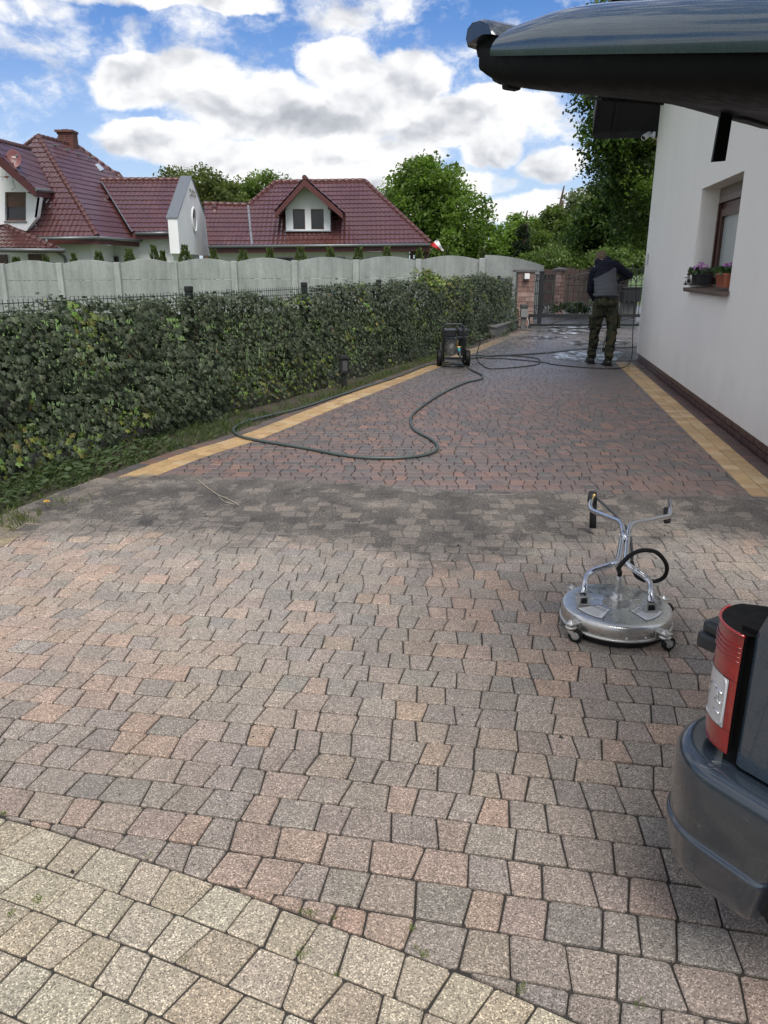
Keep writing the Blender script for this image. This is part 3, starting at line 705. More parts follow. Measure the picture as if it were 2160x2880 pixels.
# two flower boxes and the cow figure on the sill
LEAF = leafmat('leaf_soft', .3, .5); PET = leafmat('petal', .4, .7)
def flower_box(s0, s1, z, o0, o1, h, col, label, nfl, seed, tray=True):
    rr = random.Random(seed); e = empty('flower_box', Wp((s0 + s1) / 2, (o0 + o1) / 2, z), label, 'flower box', 'flower boxes on the window sill')
    m_ = mat('box_' + str(seed), col, .55, var=.1, scale=10); b0 = MB(); n = 10
    tp = .018
    b0.add([Wp(s0 + tp, o0 - tp, z + .012), Wp(s1 - tp, o0 - tp, z + .012), Wp(s1 - tp, o1 + tp, z + .012), Wp(s0 + tp, o1 + tp, z + .012), Wp(s0, o0, z + h), Wp(s1, o0, z + h), Wp(s1, o1, z + h), Wp(s0, o1, z + h),
            Wp(s0 + .012, o0 - .012, z + h), Wp(s1 - .012, o0 - .012, z + h), Wp(s1 - .012, o1 + .012, z + h), Wp(s0 + .012, o1 + .012, z + h), Wp(s0 + .012, o0 - .012, z + h - .02), Wp(s1 - .012, o0 - .012, z + h - .02), Wp(s1 - .012, o1 + .012, z + h - .02), Wp(s0 + .012, o1 + .012, z + h - .02)],
           [(0, 3, 2, 1), (0, 1, 5, 4), (1, 2, 6, 5), (2, 3, 7, 6), (3, 0, 4, 7), (4, 5, 9, 8), (5, 6, 10, 9), (6, 7, 11, 10), (7, 4, 8, 11), (8, 9, 13, 12), (9, 10, 14, 13), (10, 11, 15, 14), (11, 8, 12, 15)])
    b0.build('planter', m_, e)
    rm = MB(); 
    for (a, b_) in ((s0 - .006, s1 + .006),): rm.prism([Wp(a, o0 + .006, z + h - .018), Wp(b_, o0 + .006, z + h - .018), Wp(b_, o0 + .002, z + h - .018), Wp(a, o0 + .002, z + h - .018)], (0, 0, .018)); rm.prism([Wp(a, o1 - .006, z + h - .018), Wp(a, o0 + .006, z + h - .018), Wp(a + .004, o0 + .006, z + h - .018), Wp(a + .004, o1 - .006, z + h - .018)], (0, 0, .018))
    rm.build('rim', m_, e)
    rib = MB()
    for i in range(1, 9):
        f = i / 9; a = s0 + (s1 - s0) * f; a2 = s0 + tp + (s1 - s0 - 2 * tp) * f
        rib.bar(Wp(a2, o0 - tp + .002, z + .02), Wp(a, o0 + .001, z + h - .02), .005)
    for i in range(1, 5):
        f = i / 5; a = o0 + (o1 - o0) * f; a2 = o0 - tp + (o1 - o0 + 2 * tp) * f
        rib.bar(Wp(s0 + tp - .002, a2, z + .02), Wp(s0 - .001, a, z + h - .02), .005)
    rib.build('rib', m_, e)
    if tray: MB().prism([Wp(s0 + .005, o0 + .01, z), Wp(s1 - .005, o0 + .01, z), Wp(s1 - .005, o1 - .01, z), Wp(s0 + .005, o1 - .01, z)], (0, 0, .011)).build('saucer', m_, e)
    MB().add([Wp(s0 + .013, o0 - .013, z + h - .022), Wp(s1 - .013, o0 - .013, z + h - .022), Wp(s1 - .013, o1 + .013, z + h - .022), Wp(s0 + .013, o1 + .013, z + h - .022)], [(0, 1, 2, 3)]).build('soil', SOIL, e)
    V = []; Fc = []; C_ = []
    for i in range(150):
        s = rr.uniform(s0 - .02, s1 + .02); o_ = rr.uniform(o1, o0 + .03); zz = z + h + rr.uniform(-.01, .06); r = rr.uniform(.014, .026)
        nv = Vector((rr.uniform(-1, 1), rr.uniform(-1, 1), rr.uniform(.2, 1))).normalized(); a_ = nv.orthogonal().normalized(); b_ = nv.cross(a_); c0 = Wp(s, o_, zz); k0 = len(V)
        for q in range(6): an = q * PI / 3; V.append(c0 + a_ * math.cos(an) * r + b_ * math.sin(an) * r)
        Fc.append(tuple(range(k0, k0 + 6))); kk = rr.uniform(.6, 1.4); C_ += [(.035 * kk, .075 * kk, .02 * kk)] * 6
    fast_mesh('foliage', V, Fc, LEAF, e, {'tint': C_})
    V = []; Fc = []; C_ = []
    for (fs, fo, fz, fr) in nfl:
        cc = Wp(s0 + (s1 - s0) * fs, o1 + (o0 - o1) * fo, z + h + fz); base = rr.choice([(.60, .33, .74), (.66, .42, .78), (.52, .24, .66)])
        for i in range(int(fr / .0009)):
            dv = Vector((rr.gauss(0, 1), rr.gauss(0, 1), rr.gauss(0, .8))).normalized(); c0 = cc + dv * fr * rr.uniform(.6, 1); nv = (dv + Vector((rr.uniform(-.5, .5), rr.uniform(-.5, .5), rr.uniform(-.5, .5)))).normalized()
            a_ = nv.orthogonal().normalized(); b_ = nv.cross(a_); r = rr.uniform(.007, .012); k0 = len(V)
            for q in range(4): an = q * PI / 2; V.append(c0 + a_ * math.cos(an) * r + b_ * math.sin(an) * r * 1.2 + nv * (.003 if q % 2 else -.003))
            Fc.append(tuple(range(k0, k0 + 4))); kk = rr.uniform(.75, 1.3); C_ += [tuple(min(x * kk, .9) for x in base)] * 4
    fast_mesh('blossom', V, Fc, PET, e, {'tint': C_}); return e
zs = wz0 + .022
bs = wb - .02
flower_box(bs - .44, bs - .10, zs, .035, -.125, .135, (.028, .026, .028), 'dark grey flower box full of lilac blossom at the far end of the window sill', [(.25, .5, .06, .055), (.55, .6, .075, .06), (.8, .5, .06, .055), (.42, .9, .05, .045), (.7, .9, .04, .045), (.1, .4, .04, .04)], 3)
flower_box(wa + .03, wa + .37, zs, .055, -.11, .145, (.33, .105, .055), 'terracotta flower box with sparse lilac flowers at the near end of the window sill', [(.2, .5, .075, .035), (.4, .4, .085, .035), (.75, .6, .07, .03)], 5, False)
cow = empty('cow_figurine', Wp(wb - .02, .03, zs), 'little black and white cow ornament sitting on the far corner of the window sill', 'ornament')
CW = mat('cow_white', (.75, .74, .72), .35, var=.05); CB = mat('cow_black', (.012, .012, .014), .35)
cb_ = MB(); cb_.ell(Wp(wb - .02, .03, zs + .045), (.04, .035, .048)); cb_.ell(Wp(wb - .03, .055, zs + .105), (.028, .03, .03)); cb_.ell(Wp(wb - .035, .08, zs + .095), (.02, .02, .016)); cb_.build('body', CW, cow)
cc = MB(); cc.ell(Wp(wb - .045, .045, zs + .05), (.018, .026, .026)); cc.ell(Wp(wb + .005, .055, zs + .03), (.02, .02, .03)); cc.ell(Wp(wb - .045, .06, zs + .118), (.013, .018, .014)); cc.build('patches', CB, cow)
for k_ in (-1, 1): MB().ell(Wp(wb - .03 + k_ * .03, .05, zs + .125), (.012, .01, .016)).build('ear', CB, cow); MB().ell(Wp(wb - .02 + k_ * .025, .07, zs + .012), (.014, .02, .012)).build('foot', CB, cow)
MB().ell(Wp(wb - .03, .05, zs + .136), (.012, .012, .01)).build('flower', mat('cow_red', (.45, .05, .04), .5), cow)

# ------------------------------------------------------------------ mesh fence with posts
FO = Vector((-2.04, 8.36, 0)); FA = R(23); FD = Vector((math.sin(FA), math.cos(FA), 0)); FN = Vector((math.cos(FA), -math.sin(FA), 0))
def Fp(s, off=0.0, z=0.0): q = FO + FD * s + FN * off; return Vector((q.x, q.y, z))
GRN = mat('fence_green', (.010, .016, .014), .45, var=.2)
fence = empty('mesh_fence', Fp(-2.5), 'dark green welded wire fence with V folds, rising just above the ivy hedge', 'fence')
for k in range(-2, 6):
    po = MB().box((0, 0, 0), (.06, .06, 1.27), m=Matrix.Translation(Fp(k * 2.5, 0, .635)) @ Matrix.Rotation(-FA, 4, 'Z')).build('post', GRN, fence)
    MB().box((0, 0, 0), (.072, .072, .06), m=Matrix.Translation(Fp(k * 2.5, 0, 1.29)) @ Matrix.Rotation(-FA, 4, 'Z'), bev=.012).build('cap', mat('cap_black', (.012, .012, .012), .5), po)
prof = [(.28, 0), (.60, 0), (.65, .035), (.70, 0), (1.10, 0), (1.135, .028), (1.17, 0), (1.265, 0)]
for k in range(-2, 5 + 1):
    mbf = MB(); a = k * 2.5 + .04; L = 2.42 if k < 5 else 1.35; n = int(L / .05)
    for i in range(n + 1):
        s = a + i * .05
        if k == -1 and i < 20 and False: continue
        r_ = .0032; pts = [Fp(s, -o_ - .0, z) for (z, o_) in prof]
        mbf.tube(pts, r_, 4, cap=True, smooth=False)
    for z, o_ in ((.45, 0), (.65, .035), (.90, 0), (1.10, 0), (1.135, .028), (1.17, 0), (1.235, 0)):
        mbf.tube([Fp(a, -o_ + .006, z), Fp(a + n * .05, -o_ + .006, z)], .0036, 4, smooth=False)
    mbf.build('mesh_panel', GRN, fence)

# ------------------------------------------------------------------ ivy hedge on the fence
IVY = leafmat('ivy_leaf', .16, .55, spec=.28)
ivy_sh = [(0, 0), (.16, -.30), (.50, -.42), (.34, -.06), (.52, .28), (.24, .30), (0, .62), (-.24, .30), (-.52, .28), (-.34, -.06), (-.50, -.42), (-.16, -.30)]
def hedge_top(s):            # along fence direction
    base = 1.19 + .12 * mnoise.noise((s * .9, 3.3, 0)) + .10 * mnoise.noise((s * 2.7, 1.3, 0)) + .04 * mnoise.noise((s * 8, 1.3, 0))
    base += .20 * math.exp(-((s - 7.2) / .45) ** 2) - .07 * math.exp(-((s + 1.6) / .5) ** 2) - .05 * math.exp(-((s - 1.6) / .5) ** 2) + .05 * sstep(2.5, 4, s)
    if s > 10: base += -.02 * (s - 10) + .05
    return base
def hedge_front(s, z):
    f = z / 1.2; o_ = .42 - .20 * f ** 1.5 + .17 * mnoise.noise((s * 1.1, z * 1.7, 7)) + .08 * mnoise.noise((s * 3.2, z * 3.6, 2)); 
    if s > 9: o_ *= 1 - .05 * (s - 9)
    return o_ * (1 - .35 * sstep(.85, 1.05, z / hedge_top(s)))
hedge = empty('ivy_hedge', Fp(0, .2), 'long dark green ivy hedge grown over the wire fence on the left of the drive', 'hedge')
leaves = []
patches = [(G(80, 1340, .12), .35, .9), (G(330, 1130, .35) , .28, .75), (G(160, 1215, .3), .3, .7), (G(560, 1060, .4), .6, .35), (G(1290, 860, .9), .75, .5)]
def leaf_colour(p, s, z):
    k = rnd.uniform(.65, 1.35); c_ = (.049 * k, .066 * k, .037 * k)
    if rnd.random() < .25: c_ = (.080 * k, .095 * k, .056 * k)
    yel = 0
    if s < -2.2 and z < .42: yel = .30 * (mnoise.noise((s * 2, z * 4, 4)) > -.05)
    if -3.4 < s < -1.2 and z < .38: yel = max(yel, .45 * (mnoise.noise((s * 3, z * 5, 9)) > .1))
    if 0 < s < 2.5 and z < .45: yel = max(yel, .25)
    if 6.7 < s < 7.8 and z > 1.1: yel = .8
    if 7.6 < s < 9.6 and z > .55: yel = max(yel, .38 * (mnoise.noise((s * 2, z * 3, 5)) > -.1))
    if mnoise.noise((s * 1.4, z * 2.2, 12)) > .32: yel = max(yel, .3)
    if rnd.random() < yel: c_ = rnd.choice([(.13, .17, .035), (.17, .20, .05), (.10, .14, .03)]); c_ = tuple(q * rnd.uniform(.7, 1.2) for q in c_)
    if rnd.random() < .003: c_ = (.14, .09, .045)
    return c_
def add_leaf(c0, nv, down, size, col): leaves.append((c0, nv.normalized(), down, size, col))
for k in range(25500):
    s = -5.0 + 18.6 * rnd.random() ** 1.05
    if s > 13.4: continue
    z = hedge_top(s) * (1 - rnd.random() ** 1.0) if rnd.random() < .93 else rnd.uniform(0, .35)
    if s > 10 and z < .25: pass
    gapn = mnoise.noise((s * 2.1, z * 2.6, 21))
    if gapn > .50 and z > .35 and rnd.random() < .8: continue
    o_ = hedge_front(s, z) + rnd.gauss(0, .022)
    if rnd.random() < .12: o_ = rnd.uniform(.04, .12)
    deep = rnd.random() < .30
    if deep: o_ -= rnd.uniform(.05, .16)
    nv = FN * rnd.uniform(.55, 1) + Vector((0, 0, rnd.uniform(.1, .95))) + FD * rnd.uniform(-.55, .55) + Vector((jitter(.25), jitter(.25), 0))
    sz = rnd.uniform(.026, .050) * (1.15 if s < 0 else 1)
    add_leaf(Fp(s, o_, z), nv, Vector((jitter(.5), jitter(.5), -1)), sz, leaf_colour(None, s, z))
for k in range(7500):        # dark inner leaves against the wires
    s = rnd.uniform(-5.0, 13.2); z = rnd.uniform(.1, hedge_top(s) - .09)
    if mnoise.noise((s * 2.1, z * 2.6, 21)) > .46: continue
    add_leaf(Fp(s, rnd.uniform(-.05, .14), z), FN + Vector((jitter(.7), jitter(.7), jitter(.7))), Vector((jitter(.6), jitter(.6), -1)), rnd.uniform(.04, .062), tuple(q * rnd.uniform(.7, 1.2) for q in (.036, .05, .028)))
for k in range(4300):        # top and the shoots reaching over it, plus the back
    s = rnd.uniform(-5.0, 13.3); tz = hedge_top(s); o_ = rnd.uniform(-.22, hedge_front(s, tz * .97) + .03)
    if mnoise.noise((s * 1.2, 40, 0)) < -.18 and o_ < .03 and rnd.random() < .8: continue
    z = tz + rnd.gauss(0, .025) - .05 * abs(o_) + (.05 * rnd.random() if rnd.random() < .15 else 0)
    if z > 1.22 and o_ < .02 and rnd.random() < .5: continue
    nv = Vector((jitter(.7), jitter(.7), 1)) + FN * rnd.uniform(-.2, .8)
    add_leaf(Fp(s, o_, z), nv, FN + Vector((jitter(1), jitter(1), -.3)), rnd.uniform(.022, .042), leaf_colour(None, s, z))
for k in range(500):
    a = rnd.uniform(0, 2 * PI); r = abs(rnd.gauss(0, .16)); add_leaf(Fp(7.2 + math.cos(a) * r * 1.6, math.sin(a) * r + .05, 1.22 + rnd.random() * .22 * max(0, 1 - r * 2.6)), Vector((jitter(1), jitter(1), 1)), Vector((jitter(1), jitter(1), -.6)), rnd.uniform(.03, .05), tuple(q * rnd.uniform(.8, 1.3) for q in (.19, .24, .06)))
for k in range(600):         # runners spilling at the foot by the far end
    s = rnd.uniform(9.2, 12.2); q = Fp(s, rnd.uniform(.15, .55 + .1 * math.sin(s * 3)), rnd.uniform(.0, .12)); add_leaf(q, Vector((jitter(.6), jitter(.6), 1)), Vector((jitter(1), -1, -.3)), rnd.uniform(.03, .045), leaf_colour(None, s, .3))
def leaf_geom(L):
    c0, nv, down, sz, col = L
    y = (down - nv * down.dot(nv)); y = y.normalized() if y.length > 1e-4 else nv.orthogonal().normalized(); x = y.cross(nv)
    pts = []
    for (a, b_) in ivy_sh: pts.append(c0 + x * a * sz * 1.25 + y * (b_ + .1) * sz * 1.25 - nv * (abs(a) * .35 + max(b_, 0) * .35) * sz)
    return [c0 + nv * sz * .12] + pts
leaves.sort(key=lambda L: -L[3] / ((L[0].x ** 2 + L[0].y ** 2 + .5) ** .5))
tri = [(0, i + 1, (i + 1) % 12 + 1) for i in range(12)]
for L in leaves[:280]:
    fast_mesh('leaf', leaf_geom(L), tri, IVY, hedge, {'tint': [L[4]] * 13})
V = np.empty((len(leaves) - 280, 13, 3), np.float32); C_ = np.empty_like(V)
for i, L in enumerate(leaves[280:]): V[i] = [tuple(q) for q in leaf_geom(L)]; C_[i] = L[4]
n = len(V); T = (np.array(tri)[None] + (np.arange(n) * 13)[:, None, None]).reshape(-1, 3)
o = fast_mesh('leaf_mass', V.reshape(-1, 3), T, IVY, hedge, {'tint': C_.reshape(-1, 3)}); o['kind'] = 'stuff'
st = MB()
for k in range(190):
    s = rnd.uniform(-3.5, 13); pts = []; z = 0; o_ = rnd.uniform(.02, .15)
    while z < hedge_top(s) - .08: pts.append(Fp(s, o_ + jitter(.05), z)); z += rnd.uniform(.15, .3); s += jitter(.12)
    if len(pts) > 2: st.tube(spline(pts, 2), rnd.uniform(.003, .008), 4, smooth=False)
st.build('stem', mat('ivy_stem', (.045, .035, .025), .8), hedge, kind='stuff')
# weeds and grass along the edge of the paving
V = []; Fc = []; C_ = []
for k in range(5200):
    s = rnd.random() ** 1.5 * 12.5 - .2; off = -abs(rnd.gauss(0, .13)) + .02
    if s < 4.2: off = -rnd.random() * .55 + .02
    elif rnd.random() < .35: continue
    x, y = on_edge(s + 3.0, off)
    kk = mnoise.noise((x * 3, y * 3, 0))
    if kk < -.15 and rnd.random() < .7: continue
    dark = s < 4.2 and rnd.random() < .65
    tuft(V, Fc, C_, x, y, rnd.uniform(.03, .085) * (.7 if off > -.05 else 1), 3, .02, (.050, .085, .022) if dark else rnd.choice([(.09, .13, .04), (.07, .11, .03), (.13, .14, .06)]), .9, -.01, .0022)
for k in range(45):
    g = G(rnd.gauss(55, 30), rnd.gauss(1465, 12)); tuft(V, Fc, C_, g.x, g.y, .05, 6, .03, (.14, .16, .06), .8, 0)
    g = G(rnd.gauss(170, 50), rnd.gauss(1412, 8)); tuft(V, Fc, C_, g.x, g.y, .03, 4, .03, (.12, .14, .06), .8, 0)
for k in range(60):
    s = rnd.uniform(4.6, 6.2); x, y = on_edge(s, -rnd.uniform(.02, .2)); tuft(V, Fc, C_, x, y, .07, 4, .03, (.11, .12, .06), 1.4, -.01, .0013)
o = fast_mesh('edge_weeds', V, Fc, GR, attrs={'tint': C_}); o['kind'] = 'stuff'
# broad weed leaves low down at the left
V = []; Fc = []; C_ = []
for k in range(900):
    g = G(rnd.uniform(-30, 330), 0, 0) if False else None
    s = rnd.uniform(2.6, 5.0); x, y = on_edge(s + .6, -rnd.uniform(.05, .5)); r = rnd.uniform(.008, .020); nv = Vector((jitter(.6), jitter(.6), 1)).normalized(); a_ = nv.orthogonal().normalized(); an0 = rnd.uniform(0, 6); b_ = nv.cross(a_); k0 = len(V); zc = rnd.uniform(.01, .06)
    for q in range(6): an = an0 + q * PI / 3; V.append(Vector((x, y, zc)) + a_ * math.cos(an) * r * 1.5 + b_ * math.sin(an) * r)
    Fc.append(tuple(range(k0, k0 + 6))); kk = rnd.uniform(.6, 1.4); C_ += [(.065 * kk, .095 * kk, .04 * kk)] * 6
o = fast_mesh('weed_leaves', V, Fc, LEAF, attrs={'tint': C_}); o['kind'] = 'stuff'
# dandelion
g = G(131, 1412, .05)
dn = empty('dandelion', (g.x, g.y, 0), 'single yellow dandelion head on the paving edge at the left', 'flower')
MB().tube(spline([(g.x - .03, g.y + .05, .0), (g.x - .015, g.y + .02, .045), (g.x, g.y, .05)], 4), .002, 5).build('stalk', mat('stalk_green', (.16, .2, .06), .6), dn)
dv = MB()
for q in range(26):
    an = q * 2.4; r = .018 * (.5 + .5 * (q / 26)); dv.add([(g.x, g.y, .052), (g.x + math.cos(an - .15) * r, g.y + math.sin(an - .15) * r, .052 + .01 * (1 - q / 26)), (g.x + math.cos(an) * r * 1.15, g.y + math.sin(an) * r * 1.15, .055 + .01 * (1 - q / 26)), (g.x + math.cos(an + .15) * r, g.y + math.sin(an + .15) * r, .052 + .01 * (1 - q / 26))], [(0, 1, 2, 3)])
dv.build('petals', mat('dandelion_yellow', (.75, .42, .01), .6), dn)
# bollard lamps
def bollard(x, y, h, label, rz=0.3):
    e = empty('bollard_lamp', (x, y, 0), label, 'garden lamp', 'low garden lamps along the planting bed'); B_ = mat('lamp_black', (.014, .015, .016), .42, var=.2)
    T = lambda z, sx: Matrix.Translation((x, y, z)) @ Matrix.Rotation(rz, 4, 'Z')
    MB().box(0, (.055, .055, h * .45), m=T(h * .225, 0)).build('post', B_, e)
    MB().box(0, (.115, .115, h * .42), m=T(h * .65, 0), bev=.006).build('lamp_head', B_, e)
    for a in range(4):
        MB().box(0, (.065, .004, h * .28), m=T(h * .66, 0) @ Matrix.Rotation(a * PI / 2, 4, 'Z') @ Matrix.Translation((0, .059, 0))).build('glass', mat('lamp_glass', (.07, .075, .075), .15, coat=.4), e)
    MB().box(0, (.15, .15, .018), m=T(h * .875, 0), bev=.004).build('lid', B_, e); MB().box(0, (.10, .10, .03), m=T(h * .905, 0), bev=.01).build('cap', B_, e); return e
g = G(968, 1092); bollard(g.x, g.y, .45, 'black square garden lamp standing in the ivy beside the long yellow border')
g = G(1384, 945); bollard(g.x, g.y, .36, 'small dark garden lamp at the end of the low concrete wall near the gate')
bollard(-2.90, 5.92, .80, 'black garden lamp buried in the ivy at the left edge of the picture')

# ------------------------------------------------------------------ gate area
CONC = mat('concrete_low', (.13, .125, .12), .8, var=.2, scale=3, bump=.3, bscale=40, dirt=.5, dirtcol=(.05, .05, .045))
rw = MB(); p0 = Vector((2.50, 17.75, 0)); p1 = Vector((3.50, 20.6, 0)); dv = (p1 - p0).normalized(); nn = Vector((dv.y, -dv.x, 0))
rwall = empty('low_wall', p0, 'low dark concrete retaining wall below the end of the hedge', 'wall')
MB().prism([p0, p1, p1 - nn * .22, p0 - nn * .22], (0, 0, .21)).build('wall', CONC, rwall)
MB().prism([p0 + nn * .03 - dv * .02 + Vector((0, 0, .212)), p1 + nn * .03 + Vector((0, 0, .212)), p1 - nn * .25 + Vector((0, 0, .24)), p0 - nn * .25 - dv * .02 + Vector((0, 0, .24))], (0, 0, .03)).build('coping', CONC, rwall)
BRK = mat('pillar_brick', (.21, .125, .10), .8, var=.35, scale=7, bump=.4, bscale=40, bdist=.01, dirt=.3)
BRK2 = mat('pillar_brick_pale', (.28, .19, .16), .8, var=.35, scale=7, bump=.4, bscale=40, bdist=.01)
def pillar(x, y, w, h, label, rows=11, cap=True, rz=0.0):
    e = empty('gate_pillar', (x, y, 0), label, 'pillar', 'brick gate pillars'); M0 = Matrix.Translation((x, y, 0)) @ Matrix.Rotation(rz, 4, 'Z')
    MB().box(0, (w - .04, w - .04, h), m=M0 @ Matrix.Translation((0, 0, h / 2))).build('core', CONC, e); rh = h / rows
    for r_ in range(rows):
        sp = rnd.choice((.38, .5, .62)) if r_ % 2 else rnd.choice((.3, .66, 1.0)); z = r_ * rh + rh / 2
        for (a, b_) in ((0, sp), (sp, 1)):
            if b_ - a < .05: continue
            for sd in range(2):
                cx = -w / 2 + w * (a + b_) / 2; M1 = M0 @ Matrix.Rotation(sd * PI / 2, 4, 'Z') @ Matrix.Translation((cx * (.96 if sd else 1), -w / 2 + .012 - jitter(.004), z))
                MB().box(0, (w * (b_ - a) - .010, .03, rh - .010), m=M1, bev=.003).build('brick', rnd.choice((BRK, BRK, BRK2)), e)
    if cap:
        c_ = MB(); ww = w / 2 + .06
        c_.add([(-ww, -ww, 0), (ww, -ww, 0), (ww, ww, 0), (-ww, ww, 0), (-ww, -ww, .05), (ww, -ww, .05), (ww, ww, .05), (-ww, ww, .05), (0, 0, .11)], [(0, 3, 2, 1), (0, 1, 5, 4), (1, 2, 6, 5), (2, 3, 7, 6), (3, 0, 4, 7), (4, 5, 8), (5, 6, 8), (6, 7, 8), (7, 4, 8)])
        c_.v = [tuple(M0 @ Vector((v[0], v[1], v[2] + h))) for v in c_.v]; c_.build('cap', mat('pillar_cap', (.10, .095, .09), .7, var=.2), e)
    return e
pl = D(1473, 900, 21.3); pillar(pl.x, 21.45, .45, 1.40, 'pinkish brick gate pillar with a pyramid cap and a white box, at the end of the hedge')
q = D(1482, 777, 21.15); mbx = empty('mailbox', q, 'small white mailbox fixed to the brick pillar beside the gate', 'lamp'); MB().box(q, (.13, .10, .14), bev=.01).build('housing', mat('mail_white', (.7, .7, .68), .5), mbx); MB().box(q + Vector((-.075, .02, -.02)), (.02, .05, .10)).build('bracket', CONC, mbx)  # white mailbox on the pillar, gives no light
q = D(1567, 880, 27.0); pillar(q.x, 27.0, .30, 1.42, 'second narrower brick pillar behind the wicket gate', cap=True)
jb = D(1473, 884, 20.4); jx = empty('gate_motor_box', (jb.x, 20.4, 0), 'grey box with a dark lid on the low wall in front of the brick pillar', 'control box')
MB().box((jb.x, 20.4, .40), (.17, .16, .22), bev=.012).build('body', mat('box_grey', (.20, .20, .19), .6, var=.1), jx); MB().box((jb.x, 20.4, .56), (.19, .18, .10), bev=.02).build('lid', mat('box_dark', (.045, .05, .045), .5), jx)
MB().tube(spline([(jb.x + .07, 20.28, .28), (jb.x + .10, 20.2, .15), (jb.x + .06, 20.2, .0)], 4), .014, 6).build('conduit', mat('conduit', (.22, .22, .22), .5), jx); MB().box((jb.x, 20.42, .145), (.12, .10, .29)).build('foot', CONC, jx)
IRON = mat('wrought_iron', (.012, .013, .014), .5, var=.2)
def scroll(m_, c, r, flip=1, r2=.007):       # C scroll in the x-z plane
    pts = [(c[0] + flip * math.cos(a) * r * (1 - .07 * a), c[1], c[2] + math.sin(a) * r * (1 - .07 * a)) for a in [k * PI / 6 for k in range(0, 22)]]
    m_.tube(pts, r2, 4, smooth=False)
gy = 20.9; gx0, gx1 = D(1486, 900, gy).x, 7.6
gate = empty('sliding_gate', ((gx0 + gx1) / 2, gy, 0), 'black wrought iron sliding gate with scrollwork closing the far end of the drive', 'gate')
z1, z2, zt = .06, .30, 1.40
for z_, w_ in ((z1, .06), (z2, .08)): MB().bar((gx0, gy, z_), (gx1, gy, z_), .05, w_).build('rail', IRON, gate)
MB().bar((gx0 + .9, gy, .92), (gx1, gy, .92), .02, .02).build('rail', IRON, gate)
MB().tube([(gx0 + .95 + (gx1 - gx0 - .95) * u, gy, 1.22 + .26 * math.sin(PI * min(u * 1.0, 1)) ** .8) for u in [k / 24 for k in range(25)]], .014, 5).build('rail', IRON, gate)
MB().tube([(gx0 + .95 + (gx1 - gx0 - .95) * u, gy, 1.07) for u in (0, 1)], .011, 5).build('rail', IRON, gate)
x = gx0 + 1.0; i = 0
while x < gx1:
    u = (x - gx0 - .95) / (gx1 - gx0 - .95); top = 1.22 + .26 * math.sin(PI * min(max(u, 0), 1)) ** .8
    b_ = MB().bar((x, gy, z2), (x, gy, top + (.09 if i % 2 == 0 else 0)), .016); 
    b_.lathe((x, gy, .62), [(0, -.02), (.018, -.012), (.018, .012), (0, .02)], 6); b_.lathe((x, gy, .66), [(0, -.02), (.018, -.012), (.018, .012), (0, .02)], 6)
    if i % 2 == 0: b_.lathe((x, gy, top + .08), [(0, -.03), (.02, 0), (0, .05)], 6)
    b_.build('baluster', IRON, gate); i += 1; x += .135
for k in range(10):
    m_ = MB(); scroll(m_, (gx0 + 1.2 + k * .4, gy, 1.20), .065, 1); scroll(m_, (gx0 + 1.38 + k * .4, gy, 1.20), .065, -1); m_.build('scroll', IRON, gate)
for k in range(6):
    xa = gx0 + .6 + k * .75; MB().bar((xa, gy, z1 + .03), (xa + .7, gy, z2 - .04), .014).build('brace', IRON, gate)
MB().bar((gx0 + .02, gy, z1), (gx0 + .02, gy, z2), .04).build('end_post', IRON, gate)
# wicket gate standing behind
wk = empty('wicket_gate', D(1520, 888, 22.6), 'black iron wicket gate with scrolls between the two brick pillars', 'gate')
xa, xb = D(1492, 800, 22.0).x, D(1557, 800, 24.2).x
A0 = Vector((xa, 22.0, 0)); A1 = Vector((xb, 24.2, 0)); dd = (A1 - A0)
def wp_(u, z): return A0 + dd * u + Vector((0, 0, z))
for z_ in (.22, .48, .82, 1.14, 1.32): MB().bar(wp_(0, z_), wp_(1, z_ + .0), .03).build('rail', IRON, wk)
for k in range(15): MB().bar(wp_(k / 14, .1), wp_(k / 14, 1.32), .018).build('baluster', IRON, wk)
for k in range(6):
    for zc in (.35, 1.23):
        m_ = MB(); cc_ = wp_(.1 + k * .16, zc); pts = [cc_ + dd.normalized() * math.cos(a) * .1 * (1 - .05 * a) + Vector((0, 0, math.sin(a) * .1 * (1 - .05 * a))) for a in [q * PI / 5 for q in range(14)]]; m_.tube(pts, .009, 4); m_.build('scroll', IRON, wk)
MB().bar((A0.x + .28, 21.9, 0), (A0.x + .28, 21.9, 1.38), .10).build('post', IRON, wk); MB().box((A0.x + .28, 21.9, 1.40), (.13, .13, .05), bev=.01).build('cap', IRON, wk); MB().bar((A0.x + .02, 21.95, 0), (A0.x + .02, 21.95, 1.25), .07).build('post', IRON, wk)
# ground beyond the gate: wet lane, brown board fence, low hedge, bin
LANE = mat('lane', (.10, .098, .095), .35, var=.35, scale=.6, bump=.2, bscale=30, rvar=.2)
MB().add([(1.5, 20.0, -.03), (12, 20.0, -.03), (16, 34, -.03), (3.0, 34, -.03)], [(0, 1, 2, 3)]).build('lane', LANE, kind='structure')
FENB = mat('fence_board', (.050, .030, .026), .75, var=.35, scale=4)
bf = empty('board_fence', D(1615, 860, 30), 'dark brown board fence across the lane behind the iron gate', 'fence')
xa, xb = D(1490, 800, 30).x, D(1740, 800, 31).x; n = int((xb - xa) / .16)
for k in range(n): MB().box((xa + k * .16, 30 + k * .01, .80 + jitter(.01)), (.145, .03, 1.35 + .07 * math.sin(k * .9))).build('board', FENB, bf)
for z_ in (.4, 1.1): MB().box(((xa + xb) / 2, 30.2, z_), (xb - xa, .04, .08)).build('rail', FENB, bf)
q = D(1725, 825, 29.5); bn = empty('rubbish_bin', (D(1772, 825, 27).x, 27, 0), 'black bin standing beyond the iron gate by the house corner', 'bin')
